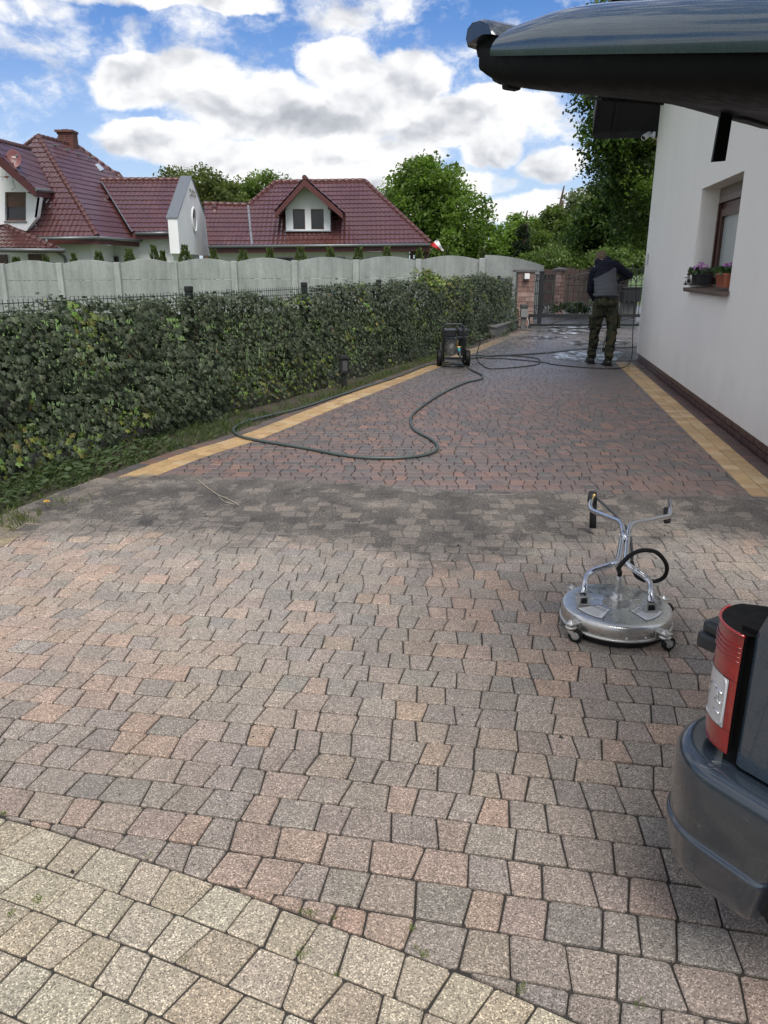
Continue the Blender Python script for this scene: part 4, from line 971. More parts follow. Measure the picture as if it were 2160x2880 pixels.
bx = D(1772, 835, 27).x; MB().box((bx, 27, .62), (.62, .5, .42), bev=.03).build('body', mat('bin_black', (.012, .013, .016), .45), bn); MB().box((bx, 27, .86), (.68, .56, .06), bev=.02).build('lid', MATS['bin_black'], bn); MB().box((bx, 27.1, .2), (.5, .3, .4)).build('base', CONC, bn)
# ------------------------------------------------------------------ concrete slab wall across the back
WC = mat('concrete_wall', (.27, .285, .28), .9, var=.14, scale=1.2, bump=.35, bscale=25, bdist=.01, dirt=.35, dirtcol=(.17, .18, .17))
def streaky(name, col, dark):
    m = bpy.data.materials.new(name); m.use_nodes = True; t = NT(m.node_tree); b = t.n['Principled BSDF']; p = t.pos(); x, y, z = t.sep(p)
    s1 = t.noise(t.comb(t.m('MULTIPLY', x, 1), t.m('MULTIPLY', y, 1), t.m('MULTIPLY', z, .12)), 5, 6, .65); s2 = t.noise(p, 1.1, 6, .65); s3 = t.noise(p, 14, 4)
    k = t.m('MULTIPLY', t.mr(s1, .35, .7, 1.12, .78), t.m('MULTIPLY', t.mr(s2, .3, .7, .86, 1.14), t.mr(s3, .3, .7, .93, 1.07)))
    c = t.vm('SCALE', col, k); c = t.mix(t.mr(t.noise(t.comb(x, y, t.m('MULTIPLY', z, .3)), 2.6, 6, .7), .56, .78, 0, .7), c, dark)
    t.put(b.inputs['Base Color'], c); b.inputs['Roughness'].default_value = .92; t.put(b.inputs['Normal'], t.bump(t.noise(p, 30, 5, .6), .35, .01)); return m
del MATS['concrete_wall']; WC = streaky('concrete_slab', (.27, .285, .275), (.15, .16, .15)); WCP = streaky('concrete_post', (.32, .335, .325), (.20, .21, .20))
posts_px = [-157, 6, 169, 331, 492, 660, 830, 1002, 1178, 1356]
w_l = D(6, 747, 26.3); w_r = D(1356, 729, 24.6)
wdir = Vector((w_r.x - w_l.x, w_r.y - w_l.y, 0)).normalized(); wn = Vector((wdir.y, -wdir.x, 0)); A = Vector((w_l.x, w_l.y, 0))
def on_w(px):
    d = ray(px, 740); tt_ = (A - Vector((0, 0, 0))).dot(wn) / Vector((d.x, d.y, 0)).dot(wn); return Vector((d.x * tt_, d.y * tt_, 0))
cw = empty('concrete_wall', on_w(660), 'pale grey prefabricated concrete slab wall with arched top panels behind the hedge', 'wall')
PP = [on_w(p_) for p_ in posts_px]; PP.append(PP[-1] + (PP[-1] - PP[-2])); PP.insert(0, PP[0] - (PP[1] - PP[0]))
ptop = lambda q: 1.66 + .0 * q.x
for i, q in enumerate(PP):
    zt_ = 1.62 + .018 * (i - 1)
    if i < len(PP) - 1: MB().box(0, (.19, .15, zt_), m=Matrix.Translation(q + wn * .06 + Vector((0, 0, zt_ / 2))) @ Matrix.Rotation(math.atan2(wdir.y, wdir.x), 4, 'Z'), bev=.02).build('post', WCP, cw)
    if i == len(PP) - 1: continue
    q2 = PP[i + 1]; v_ = (q2 - q); L = v_.length; v_.normalize(); a = q + v_ * .07; b_ = q2 - v_ * .07
    last = i == len(PP) - 2
    for r_ in range(3):
        z0 = zt_ - .53 - r_ * .515; z1_ = z0 + .505
        if r_ == 0:
            top = [a + (b_ - a) * u + Vector((0, 0, zt_ - .03 + .125 * math.sin(PI * u))) for u in [k / 14 for k in range(15)]]
            if last: top = [a + (b_ - a) * u + Vector((0, 0, zt_ + .09 * (1 - u * u) - .22 * u ** 2)) for u in [k / 14 for k in range(15)]]
            poly = [a + Vector((0, 0, z0)), b_ + Vector((0, 0, z0))] + top[::-1]
        else:
            if z1_ < -.1: continue
            poly = [a + Vector((0, 0, z0)), b_ + Vector((0, 0, z0)), b_ + Vector((0, 0, z1_)), a + Vector((0, 0, z1_))]
        MB().prism([p_ + wn * .02 for p_ in poly], -wn * .05).build('panel', WC, cw, bev=.006)
MB().add([(-25, 6.5, -.04), (3.2, 21.6, -.04), (5.6, 24.5, -.04), (-25, 26.5, -.04)], [(0, 1, 2, 3)]).build('lawn', mat('lawn', (.10, .17, .035), .9, var=.35, scale=2, bump=.8, bscale=90, bdist=.03), kind='structure')

# ------------------------------------------------------------------ neighbour houses
TILE = mat('glazed_tile', (.082, .028, .026), .34, var=.28, scale=1.5, coat=.9, rvar=.08, spec=.6)
TRIM = mat('oxblood_board', (.085, .022, .020), .5, var=.15)
GUT = mat('gutter_grey', (.16, .165, .17), .4, metal=.4)
class Plane:
    def __init__(s, a, b_, c):       # a,b eave left/right; c higher up
        s.o = a; s.u = (b_ - a).normalized(); n = s.u.cross(c - a).normalized()
        if n.z < 0: n = -n
        s.n = n; s.v = n.cross(s.u); s.v = s.v if s.v.z > 0 else -s.v
    def hit(s, px, py):
        d = ray(px, py); o = Vector((0, 0, CH)); return o + d * ((s.o - o).dot(s.n) / d.dot(s.n))
    def uv(s, p): return ((p - s.o).dot(s.u), (p - s.o).dot(s.v))
TU, TV, HW = .215, .345, .026
def tile_profile(k, n=6):
    f = k / n; return HW * (.5 + .5 * math.cos(2 * PI * (f - .25))) ** .8
def roof_face(pl, pts, roof, budget, tile_me):
    """tile one convex roof polygon; whole tiles are parts while the budget lasts"""
    P2 = [pl.uv(p) for p in pts]; ar = sum(P2[i][0] * P2[(i + 1) % len(P2)][1] - P2[(i + 1) % len(P2)][0] * P2[i][1] for i in range(len(P2)))
    if ar < 0: P2 = P2[::-1]
    n = len(P2); us = [q[0] for q in P2]; vs_ = [q[1] for q in P2]; u0 = math.floor(min(us) / TU) * TU; v0 = min(vs_) - .03
    hp = []
    for i in range(n):
        a, b_ = P2[i], P2[(i + 1) % n]; ex, ey = b_[0] - a[0], b_[1] - a[1]; L = math.hypot(ex, ey)
        if L > 1e-4: hp.append((ey / L, -ex / L, (ey * a[0] - ex * a[1]) / L))      # outside: > d
    bm_ = bmesh.new(); N = 6; M_ = Matrix((( pl.u.x, pl.v.x, pl.n.x, pl.o.x), (pl.u.y, pl.v.y, pl.n.y, pl.o.y), (pl.u.z, pl.v.z, pl.n.z, pl.o.z), (0, 0, 0, 1)))
    v = v0; inside = []
    while v < max(vs_):
        u = u0
        while u < max(us):
            cor = [(u, v), (u + TU, v), (u + TU, v + TV), (u, v + TV)]
            dmax = max(max(h[0] * c_[0] + h[1] * c_[1] - h[2] for c_ in cor) for h in hp); cen = max(h[0] * (u + TU / 2) + h[1] * (v + TV / 2) - h[2] for h in hp)
            if dmax < .002: inside.append((u, v))
            elif min(max(h[0] * c_[0] + h[1] * c_[1] - h[2] for h in hp) for c_ in cor) < .0 or cen < .05:
                rows = []
                for (dv_, hh) in ((-.004, 0), (0, .034), (TV, .004)):
                    rows.append([bm_.verts.new((u + TU * k / N, v + dv_, hh + tile_profile(k))) for k in range(N + 1)])
                for r_ in range(2):
                    for k in range(N): bm_.faces.new((rows[r_][k], rows[r_][k + 1], rows[r_ + 1][k + 1], rows[r_ + 1][k]))
            u += TU
        v += TV
    rndm = random.Random(int(pl.o.x * 100)); inside.sort(key=lambda q: q[1])
    take = inside[:budget]
    for (u, v) in take:
        o = bpy.data.objects.new('tile', tile_me); o.location = (0, 0, 0); COL.objects.link(o); o.parent = roof; o.matrix_parent_inverse = WM(roof).inverted(); 
        m_ = M_ @ Matrix.Translation((u, v, rndm.uniform(0, .004))); o.matrix_basis = m_
    tv = [tuple(q.co) for q in tile_me.vertices]; tf = [tuple(q.vertices) for q in tile_me.polygons]
    for h in hp:
        g = list(bm_.verts) + list(bm_.edges) + list(bm_.faces)
        if g: bmesh.ops.bisect_plane(bm_, geom=g, plane_co=(h[0] * h[2], h[1] * h[2], 0), plane_no=(h[0], h[1], 0), clear_outer=True)
    bm_.verts.index_update(); V = [M_ @ q.co for q in bm_.verts]; Fc = [tuple(q.index for q in f.verts) for f in bm_.faces]; bm_.free()
    for (u, v) in inside[budget:]:
        k = len(V); zj = rndm.uniform(0, .004); V += [M_ @ Vector((q[0] + u, q[1] + v, q[2] + zj)) for q in tv]; Fc += [tuple(i + k for i in f) for f in tf]
    m_ = MB(); m_.add(V, Fc, False); o = m_.build('tile_field', TILE, roof); o['kind'] = 'stuff'
    # board underneath
    MB().prism([p - pl.n * .03 for p in pts], -pl.n * .14).build('roof_deck', TRIM, roof)
    return budget - len(take)
N = 6; tvs = []; tfs = []
for (dv_, hh) in ((-.004, 0), (0, .034), (TV, .004)): tvs += [(TU * k / N, dv_, hh + tile_profile(k)) for k in range(N + 1)]
for r_ in range(2):
    for k in range(N): tfs.append((r_ * 7 + k, r_ * 7 + k + 1, r_ * 7 + 8 + k, r_ * 7 + 7 + k))
tile_me = bpy.data.meshes.new('tile'); tile_me.from_pydata(tvs, [], tfs); tile_me.materials.append(TILE)
rid = MB(); rid.tube([(0, 0, 0), (.06, 0, 0), (.34, 0, 0)], [.112, .12, .10], 8); rid_me = rid.build('ridge_tile', mat('ridge_clay', (.085, .030, .026), .5, var=.2, coat=.15)).data
bpy.data.objects.remove(bpy.data.objects['ridge_tile'])
def ridge(a, b_, roof, name='ridge_tile'):
    d = (b_ - a); L = d.length; n = max(1, int(L / .34)); q = d.to_track_quat('X', 'Z').to_matrix().to_4x4()
    for k in range(n):
        o = bpy.data.objects.new(name, rid_me); COL.objects.link(o); o.parent = roof; o.matrix_parent_inverse = WM(roof).inverted(); o.matrix_basis = Matrix.Translation(a + d * (k / n) + Vector((0, 0, .02))) @ q
def gutter(a, b_, th, r=.07):
    MB().tube([a, b_], r, 8).build('gutter', GUT, th)
def window(th, pl_pts, y, name='window', shutter=0.0, mull=False, frame=BROWNF, wd=.07):
    """pl_pts: px rect (x0,y0,x1,y1) on the vertical plane at distance y, with depth"""
    x0, y0, x1, y1 = pl_pts; a = D(x0, y1, y); c_ = D(x1, y0, y); x0, x1, z0, z1 = a.x, c_.x, a.z, c_.z; f = MB()
    yy = y - .03
    for (bx0, bx1, bz0, bz1) in ((x0, x0 + wd, z0, z1), (x1 - wd, x1, z0, z1), (x0 + wd, x1 - wd, z0, z0 + wd), (x0 + wd, x1 - wd, z1 - wd, z1)):
        f.box(((bx0 + bx1) / 2, yy, (bz0 + bz1) / 2), (bx1 - bx0, .08, bz1 - bz0))
    if mull: f.box(((x0 + x1) / 2, yy, (z0 + z1) / 2), (wd, .07, z1 - z0 - 2 * wd))
    wo = f.build(name, frame, th)
    MB().box(((x0 + x1) / 2, yy + .02, (z0 + z1) / 2), (x1 - x0 - wd, .02, z1 - z0 - wd)).build('pane', GLASS, wo)
    if shutter > 0:
        h = (z1 - z0) * shutter; nsl = max(3, int(h / .06)); 
        for k in range(nsl): MB().box(((x0 + x1) / 2, yy - .035 + .006 * (k % 2), z1 - .02 - (k + .5) * h / nsl), (x1 - x0 - .04, .02, h / nsl * .86)).build('shutter_slat', mat('shutter_brown', (.11, .055, .035), .55, var=.2), wo)
    return wo, (x0, x1, z0, z1)

# --- house with the dormer (right-hand neighbour)
YE = 38.0
h2 = empty('neighbour_house', D(900, 760, 40), 'white bungalow with glossy dark red hipped tile roof and a twin-windowed gabled dormer', 'house')
roof = empty('roof', D(900, 600, 40)); roof.parent = h2; roof.matrix_parent_inverse = WM(h2).inverted()
p_main = Plane(D(709, 690, YE), D(1211, 684, YE), D(900, 511, YE + 3.9))
ptsA = [p_main.hit(*q) for q in ((709, 690), (1211, 684), (1026, 509), (774, 513), (698, 578))]
bud = roof_face(p_main, ptsA, roof, 290, tile_me)
p_low = Plane(D(591, 690, YE), D(709, 690, YE), p_main.hit(698, 578))
ptsB = [p_low.hit(*q) for q in ((586, 690), (709, 690), (698, 578), (573, 574))]
roof_face(p_low, ptsB, roof, 0, tile_me)
ridge(ptsA[3], ptsA[2], roof); ridge(ptsA[1], ptsA[2], roof); ridge(ptsA[4], ptsA[3], roof); ridge(ptsB[3], ptsB[2], roof)
MB().bar(ptsA[0] + Vector((0, -.03, .03)), ptsA[4] + Vector((0, -.03, .03)), .10, .02).build('valley_sheet', ZINC, roof)
e0, e1 = D(586, 694, YE - .05), D(1211, 688, YE - .05)
gutter(e0, e1, roof); MB().prism([e0 + Vector((0, .12, -.28)), e1 + Vector((0, .12, -.28)), e1 + Vector((0, .12, -.02)), e0 + Vector((0, .12, -.02))], (0, .05, 0)).build('fascia', TRIM, roof)
MB().prism([e0 + Vector((0, .18, -.25)), e1 + Vector((0, .18, -.25)), e1 + Vector((0, .9, -.25)), e0 + Vector((0, .9, -.25))], (0, 0, .03)).build('soffit', TRIM, roof)
# back and side slopes so that the roof is whole
bk = Vector((0, 3.9 * 2, 0)); R1, R0 = ptsA[2], ptsA[3]; EB0, EB1 = Vector((e0.x, YE + 8, e0.z)), Vector((e1.x, YE + 8, e1.z))
MB().add([R0, R1, EB1, EB0, ptsA[1], ptsA[0]], [(0, 1, 2, 3), (1, 4, 2)]).build('back_slope', TILE, roof)
xl, xr = D(590, 720, YE + .85).x, D(1151, 720, YE + .85).x; zw = e0.z - .2
wl2 = MB(); wl2.box(((xl + xr) / 2, YE + 4.3, zw / 2), (xr - xl, 6.9, zw)); wl2.build('wall', PLAST2, h2)
for (x0, x1) in ((777, 826), (868, 906), (944, 971), (1031, 1070)): window(h2, (x0, 725, x1, 770), YE + .85, frame=BROWNF)
for i, pxx in enumerate((1158, 1200)): MB().box((D(pxx, 720, YE + .6).x, YE + .6, zw / 2), (.16, .16, zw)).build('porch_post', TRIM, h2)
# dormer
dm = empty('dormer', D(866, 650, YE + .7)); dm.parent = h2; dm.matrix_parent_inverse = WM(h2).inverted()
yd = YE + .75
wpoly = [D(803, 650, yd), D(928, 650, yd), D(928, 575, yd), D(900, 560, yd), D(866, 526, yd), D(838, 545, yd), D(812, 575, yd), D(803, 580, yd)]
DW0 = D(803, 650, yd); DW1 = D(928, 600, yd); 
zb_, ztd = D(803, 652, yd).z, D(803, 578, yd).z; zap = D(866, 514, yd).z
xa, xb, xm = D(803, 600, yd).x, D(928, 600, yd).x, D(866, 600, yd).x
# windows cut: build the face from strips
wr = [(823, 589, 857, 647), (874, 588, 910, 645)]; X_ = []
for (x0, y0, x1, y1) in wr: X_.append((D(x0, y0, yd).x, D(x1, y0, yd).x)); zw0, zw1 = D(x0, y1, yd).z, D(x0, y0, yd).z
fc = MB()
def fs(x0, x1, z0, z1): fc.prism([(x0, yd, z0), (x1, yd, z0), (x1, yd, z1), (x0, yd, z1)], (0, .25, 0))
fs(xa, X_[0][0], zb_, zw1); fs(X_[0][1], X_[1][0], zb_, zw1); fs(X_[1][1], xb, zb_, zw1); fs(X_[0][0], X_[0][1], zb_, zw0); fs(X_[1][0], X_[1][1], zb_, zw0)
fc.prism([(xa, yd, zw1), (xb, yd, zw1), (xb, yd, ztd), (xm, yd, zap), (xa, yd, ztd)], (0, .25, 0))
fc.prism([(xa, yd + .25, zb_), (xa + .1, yd + .25, zb_), (xa + .1, yd + .25, ztd), (xa, yd + .25, ztd)], (0, 2.4, 0)); fc.prism([(xb - .1, yd + .25, zb_), (xb, yd + .25, zb_), (xb, yd + .25, ztd), (xb - .1, yd + .25, ztd)], (0, 2.4, 0))
fc.build('face', PLAST2, dm)
for q in wr: window(dm, q, yd + .16, wd=.055)
MB().box(((xa + xb) / 2, yd - .08, zb_ + .02), (xb - xa + .1, .2, .05)).build('apron', ZINC, dm)
# dormer roof: two slopes with deep overhang
yf = yd - .75; aL, aR, aT = D(772, 596, yf), D(964, 596, yf), D(856, 500, yf)
ym = (aL.z + aR.z) / 2; aL.z = aR.z = ym; back = lambda p, e: Vector((p.x, p.y + e, p.z))
slope_back_T = 3.3; slope_back_E = 1.5
def meet(p):      # run back from p until the main roof plane
    t_ = (p_main.o - p).dot(p_main.n) / Vector((0, 1, 0)).dot(p_main.n); return Vector((p.x, p.y + t_, p.z))
mT, mL, mR = meet(aT), meet(aL), meet(aR)
pR = Plane(aR, mR, aT); pL_ = Plane(mL, aL, aT)
for (pp, pts) in ((pR, [aR, mR, mT, aT]), (pL_, [mL, aL, aT, mT])): roof_face(pp, pts, dm, 0, tile_me)
ridge(aT, mT, dm)
for (a, b_) in ((aL, aT), (aR, aT)):
    dd_ = (b_ - a).normalized(); up = Vector((0, 0, 1)); MB().prism([a + Vector((0, -.03, -.06)), b_ + Vector((0, -.03, -.06)), b_ + Vector((0, -.03, -.36)), a + Vector((0, -.03, -.30))], (0, .05, 0)).build('bargeboard', TRIM, dm)
    MB().prism([a + Vector((0, .03, -.16)), b_ + Vector((0, .03, -.16)), b_ + Vector((0, .8, -.16)), a + Vector((0, .8, -.16))], (0, 0, -.04)).build('dormer_soffit', TRIM, dm)
for sx in (-1, 1):
    bx_ = xa - .02 if sx < 0 else xb + .02; MB().box((bx_, yd - .3, ztd - .12), (.14, .7, .16)).build('bracket', TRIM, dm)
MB().box((xm, yd - .5, zap + .02), (.5, .3, .12)).build('collar_beam', TRIM, dm)
# flag on its pole at the eaves
fp = D(1196, 700, YE - .2); f0 = D(1209, 688, YE - .6)
fl = empty('flag', fp, 'small white and red flag at the right corner of the red tiled roof', 'flag')
MB().tube([D(1190, 745, YE - .1), D(1232, 672, YE - .7)], .018, 6).build('pole', GUT, fl)
nu, nv_ = 10, 6
def flagpt(u, v): 
    a, b_, c_, d_ = D(1209, 688, YE - .65), D(1231, 673, YE - .7), D(1249, 706, YE - .7), D(1236, 704, YE - .65)
    p = (a * (1 - v) + b_ * v) * (1 - u) + (d_ * (1 - v) + c_ * v) * u; return p + Vector((0, .06 * math.sin(u * 7 + v * 2), 0))
for nm, v0, v1, mt_ in (('red_band', 0, .5, mat('flag_red', (.55, .02, .03), .7)), ('white_band', .5, 1, mat('flag_white', (.8, .8, .8), .7))):
    m_ = MB(); g_ = [[flagpt(u / nu, v0 + (v1 - v0) * v / 3) for v in range(4)] for u in range(nu + 1)]
    m_.add([p for r_ in g_ for p in r_], [(i * 4 + j, i * 4 + j + 1, i * 4 + j + 5, i * 4 + j + 4) for i in range(nu) for j in range(3)], True); m_.build(nm, mt_, fl)

# --- house with the 2018 gable (left-hand neighbour)
h1 = empty('neighbour_house', D(280, 760, 36), 'large white house at far left with steep dark red roofs and brick chimney', 'house')
r1 = empty('roof', D(200, 600, 36)); r1.parent = h1; r1.matrix_parent_inverse = WM(h1).inverted()
corner = D(274, 665, 33.0); apex = D(108, 384, 38.3)
eL = D(63, 668, 33.3); eL.z = corner.z
# right eave end at equal height
dR = ray(393, 674); tR = (corner.z - CH) / dR.z; eR = Vector((dR.x * tR, dR.y * tR, corner.z))
pLf = Plane(eL, corner, apex); pRt = Plane(corner, eR, apex)
P_l = [pLf.hit(*q) for q in ((40, 668), (274, 665), (108, 384), (40, 448))]; P_l[2] = apex; P_l[1] = corner
bud = roof_face(pLf, P_l, r1, 170, tile_me)
P_r = [corner, eR, pRt.hit(300, 520), pRt.hit(350, 506), pRt.hit(217, 412), apex]
P_r = [corner, eR, pRt.hit(345, 505), pRt.hit(217, 412), apex]
bud = roof_face(pRt, P_r, r1, 60, tile_me)
ridge(corner, apex, r1); ridge(apex, P_r[3], r1); ridge(P_r[2], P_r[3], r1)
lb = pLf.hit(40, 448); ridge(D(60, 420, 40), apex, r1)
# far hidden slopes
MB().add([apex, P_r[3], Vector((P_r[3].x - 5, P_r[3].y + 6, corner.z)), Vector((apex.x - 8, apex.y + 6, corner.z))], [(0, 1, 2, 3)]).build('back_slope', TILE, r1)
gutter(D(55, 672, 32.9), corner + Vector((.05, -.05, -.05)), r1); gutter(corner + Vector((.05, -.05, -.05)), eR + Vector((.1, 0, -.05)), r1)
def fascia(a, b_, th, n, h=.26):
    MB().prism([a + Vector((0, 0, -.04)), b_ + Vector((0, 0, -.04)), b_ + Vector((0, 0, -.04 - h)), a + Vector((0, 0, -.04 - h))], n * .05).build('fascia', TRIM, th)
fascia(eL, corner, r1, Vector((0, 1, 0))); fascia(corner, eR, r1, Vector((-1, .2, 0)))
# a further roof peeping over the ridge at the right
a_, b2 = D(300, 472, 45), D(352, 500, 45); MB().add([D(296, 470, 44), D(336, 484, 44), D(352, 504, 44), D(300, 505, 44)], [(0, 1, 2, 3)]).build('back_slope', TILE, r1)
# wing with ridge level, ending in the parapet gable
GX = D(506, 713, 35.6).x
wE0, wE1 = D(376, 652, 36.0), D(494, 652, 36.0); rz_ = D(509, 507, 39.2)
pW = Plane(wE0, wE1, Vector((wE0.x, 39.2, rz_.z)))
P_w = [pW.hit(*q) for q in ((372, 653), (496, 651), (508, 507), (283, 507))]
roof_face(pW, P_w, r1, bud, tile_me); ridge(P_w[3], P_w[2], r1)
gutter(pW.hit(380, 657), pW.hit(496, 655), r1); fascia(P_w[0], P_w[1], r1, Vector((0, 1, 0)))
MB().bar(P_w[0] + Vector((0, -.02, .02)), P_w[3] + Vector((0, -.02, .02)), .06, .02).build('valley_sheet', ZINC, r1)
bks = [P_w[3], P_w[2] - Vector((.3, 0, 0)), Vector((P_w[2].x - .6, 41.0, P_w[1].z + 1.0)), Vector((P_w[3].x, 42.6, P_w[1].z))]; MB().add(bks, [(0, 1, 2, 3)]).build('back_slope', TILE, r1)
# parapet gable wall in the plane x = GX
def onx(px, py, X): d = ray(px, py); t_ = X / d.x; return Vector((X, d.y * t_, CH + d.z * t_))
gp_ = [onx(506, 713, GX), onx(591, 716, GX), onx(587, 627, GX), onx(539, 500, GX), onx(500, 616, GX)]
yF, yB, yA = gp_[0].y, gp_[1].y, gp_[3].y; zB0 = gp_[0].z; zS = gp_[4].z; zA = gp_[3].z; gpoly = [(yF, zB0), (yB, zB0), (yB, zS), ((yF + yB) / 2, zA), (yF, zS)]
TK = .42
gw = MB(); gw.prism([(GX, y_, z_) for (y_, z_) in gpoly], (-TK, 0, 0)); gob = gw.build('gable_wall', PLAST2, h1)
zc_ = MB(); ym_ = (yF + yB) / 2
for (ya, za, yb_, zb2) in ((yF - .03, zS, ym_, zA), (yB + .03, zS, ym_, zA)):
    zc_.prism([(GX + .02, ya, za + .01), (GX + .02, yb_, zb2 + .01), (GX - TK - .06, yb_, zb2 + .01), (GX - TK - .06, ya, za + .01)], (0, 0, .06))
zc_.build('parapet_capping', ZINC, h1)
# oval window, numerals
oc = onx(545, 618, GX); rim_ = MB(); ring = [(GX + .02, oc.y + math.cos(a) * .42, oc.z + math.sin(a) * .52) for a in [k * PI / 14 for k in range(29)]]
rim_.tube(ring, .05, 6, cap=False); ow = rim_.build('oval_window', PLAST2, h1)
MB().add([(GX + .012, oc.y + math.cos(a) * .40, oc.z + math.sin(a) * .50) for a in [k * PI / 14 for k in range(28)]], [tuple(range(28))]).build('pane', GLASS, ow)
DIG = {'2': [(0, 1), (.3, 1.2), (.6, 1), (.6, .75), (0, 0), (.62, 0)], '0': [(.3, 1.15), (0, .9), (0, .25), (.3, 0), (.6, .25), (.6, .9), (.3, 1.15)], '1': [(.1, .9), (.35, 1.15), (.35, 0)], '8': [(.3, .62), (.05, .85), (.3, 1.15), (.55, .85), (.3, .62), (0, .3), (.3, 0), (.6, .3), (.3, .62)]}
zd = onx(540, 552, GX).z; y0d = onx(533, 545, GX).y; Wd = (onx(550, 545, GX).y - y0d) / 4.0
NUM = mat('numeral_grey', (.33, .32, .31), .6)
for i, ch in enumerate('2018'):
    m_ = MB(); m_.tube([(GX + .03, y0d + (i + x_ * .75) * Wd, zd + z_ * .26) for (x_, z_) in DIG[ch]], .028, 5, smooth=False); m_.build('numeral', NUM, h1)
# walls
zw1 = corner.z - .25
wm = MB(); xL_, xR_ = D(-40, 700, 34).x, D(268, 700, 34).x
wm.box(((xL_ + corner.x - .6) / 2, 37, zw1 / 2), (corner.x - .6 - xL_, 6.2, zw1)); wm.build('wall', PLAST2, h1)
wm2 = MB(); wxa, wxb = corner.x - .7, GX - TK - .01; wm2.box(((wxa + wxb) / 2, 38.9, (P_w[0].z - .25) / 2), (wxb - wxa, 4.6, P_w[0].z - .25)); wm2.build('wing_wall', PLAST2, h1)
gcol = MB(); q = onx(524, 735, GX); gcol.lathe((GX - .25, yF + .35, 0), [(.16, 0), (.16, .1), (.12, .12), (.12, zB0 - .12), (.17, zB0 - .1), (.17, zB0)], 12); gcol.build('column', PLAST2, h1)
window(h1, (84, 715, 126, 748), 33.88, frame=BROWNF, shutter=.9); window(h1, (-20, 716, 19, 748), 33.88, frame=BROWNF, shutter=.9); window(h1, (295, 721, 333, 775), 36.55, frame=BROWNF)
MB().tube(rounded([D(131, 673, 32.9), D(133, 690, 32.95), D(158, 708, 33.5), D(184, 722, 33.8), D(187, 770, 33.8)], .3), .06, 8).build('downpipe', GUT, h1)
# dormer at the left with its window
d1 = empty('dormer', D(40, 600, 33.5)); d1.parent = h1; d1.matrix_parent_inverse = WM(h1).inverted()
dE0, dE1 = D(97, 530, 32.9), D(160, 540, 35.6); dE1.z = dE0.z; pD = Plane(dE0, dE1, D(84, 420, 37.2))
P_d = [pD.hit(0 - 60, 376), pD.hit(97, 530), pD.hit(158, 539), pD.hit(84, 420), pD.hit(-60, 380)]
P_d = [pD.hit(97, 530), pD.hit(158, 539), pD.hit(84, 420), pD.hit(-60, 385)]
roof_face(pD, P_d, d1, 0, tile_me); ridge(P_d[3], P_d[2], d1)
va, vb_ = P_d[3], P_d[0]; MB().prism([va + Vector((0, -.04, 0)), vb_ + Vector((0, -.04, 0)), vb_ + Vector((0, -.04, -.32)), va + Vector((0, -.04, -.40))], (.03, .08, 0)).build('bargeboard', TRIM, d1)
MB().prism([vb_ + Vector((0, 0, -.05)), P_d[1] + Vector((0, 0, -.05)), P_d[1] + Vector((0, 0, -.3)), vb_ + Vector((0, 0, -.3))], (-.05, 0, 0)).build('fascia', TRIM, d1); gutter(vb_ + Vector((.03, 0, -.03)), P_d[1] + Vector((.03, 0, -.03)), d1)
yd1 = 33.35
def dq(px, py): return D(px, py, yd1)
fd = MB(); fd.prism([dq(-60, 640), dq(14, 630), dq(14, 540), dq(-60, 540)], (0, .3, 0)); fd.prism([dq(14, 630), dq(73, 650), dq(73, 621), dq(14, 621)], (0, .3, 0)); fd.prism([dq(73, 650), dq(104, 610), dq(112, 555), dq(95, 549), dq(73, 540)], (0, .3, 0)); fd.prism([dq(-60, 540), dq(85, 540), dq(-4, 449), dq(-60, 408)], (0, .3, 0))
fd.build('face', PLAST2, d1)
fd2 = MB(); fd2.prism([dq(112, 555), dq(104, 612), D(100, 655, 35.2), D(116, 552, 35.2)], (-.1, 0, 0)); fd2.build('cheek', PLAST2, d1)
window(d1, (14, 540, 73, 621), yd1 + .2, shutter=.5, wd=.09); a = dq(12, 622); b_ = dq(76, 622); MB().prism([a, b_, b_ + Vector((0, -.06, 0)), a + Vector((0, -.06, 0))], (0, 0, -.04)).build('sill', SILL, d1)
# lower roof at the far left
pB = Plane(D(-60, 696, 31.6), D(181, 700, 31.6), D(0, 631, 33.6)); P_b = [pB.hit(-60, 697), pB.hit(178, 700), pB.hit(62, 652), pB.hit(0, 630), pB.hit(-60, 640)]
roof_face(pB, P_b, r1, 0, tile_me); gutter(pB.hit(-60, 702) , pB.hit(183, 704), r1); ridge(pB.hit(150, 697), pB.hit(0, 630), r1)
# chimney, roof light, vents
ch = D(188, 395, 41.0); c_ = MB(); BR3 = mat('chimney_brick', (.12, .045, .035), .7, var=.3, scale=8)
c_ = empty('chimney', ch); c_.parent = h1; c_.matrix_parent_inverse = WM(h1).inverted()
for r_ in range(9):
    for k in range(3):
        MB().box((ch.x - .23 + k * .23 + (.05 if r_ % 2 else 0), ch.y - .25, ch.z - .45 + r_ * .09), (.215, .1, .078)).build('brick', BR3, c_)
        MB().box((ch.x + .36, ch.y - .2 + k * .23, ch.z - .45 + r_ * .09), (.1, .215, .078)).build('brick', BR3, c_)
MB().box((ch.x + .03, ch.y + .05, ch.z - .3), (.66, .6, 1.2)).build('core', BR3, c_); MB().box((ch.x + .03, ch.y, ch.z + .37), (.86, .8, .1)).build('cap', BR3, c_); MB().box((ch.x + .03, ch.y, ch.z + .44), (.3, .3, .08)).build('flue', GUT, c_)
rl_ = [pRt.hit(266, 466), pRt.hit(274, 464), pRt.hit(290, 481), pRt.hit(281, 484)]; MB().prism([p + pRt.n * .05 for p in rl_], pRt.n * .06).build('roof_light', glassmat('rooflight', (.45, .5, .55)), r1)
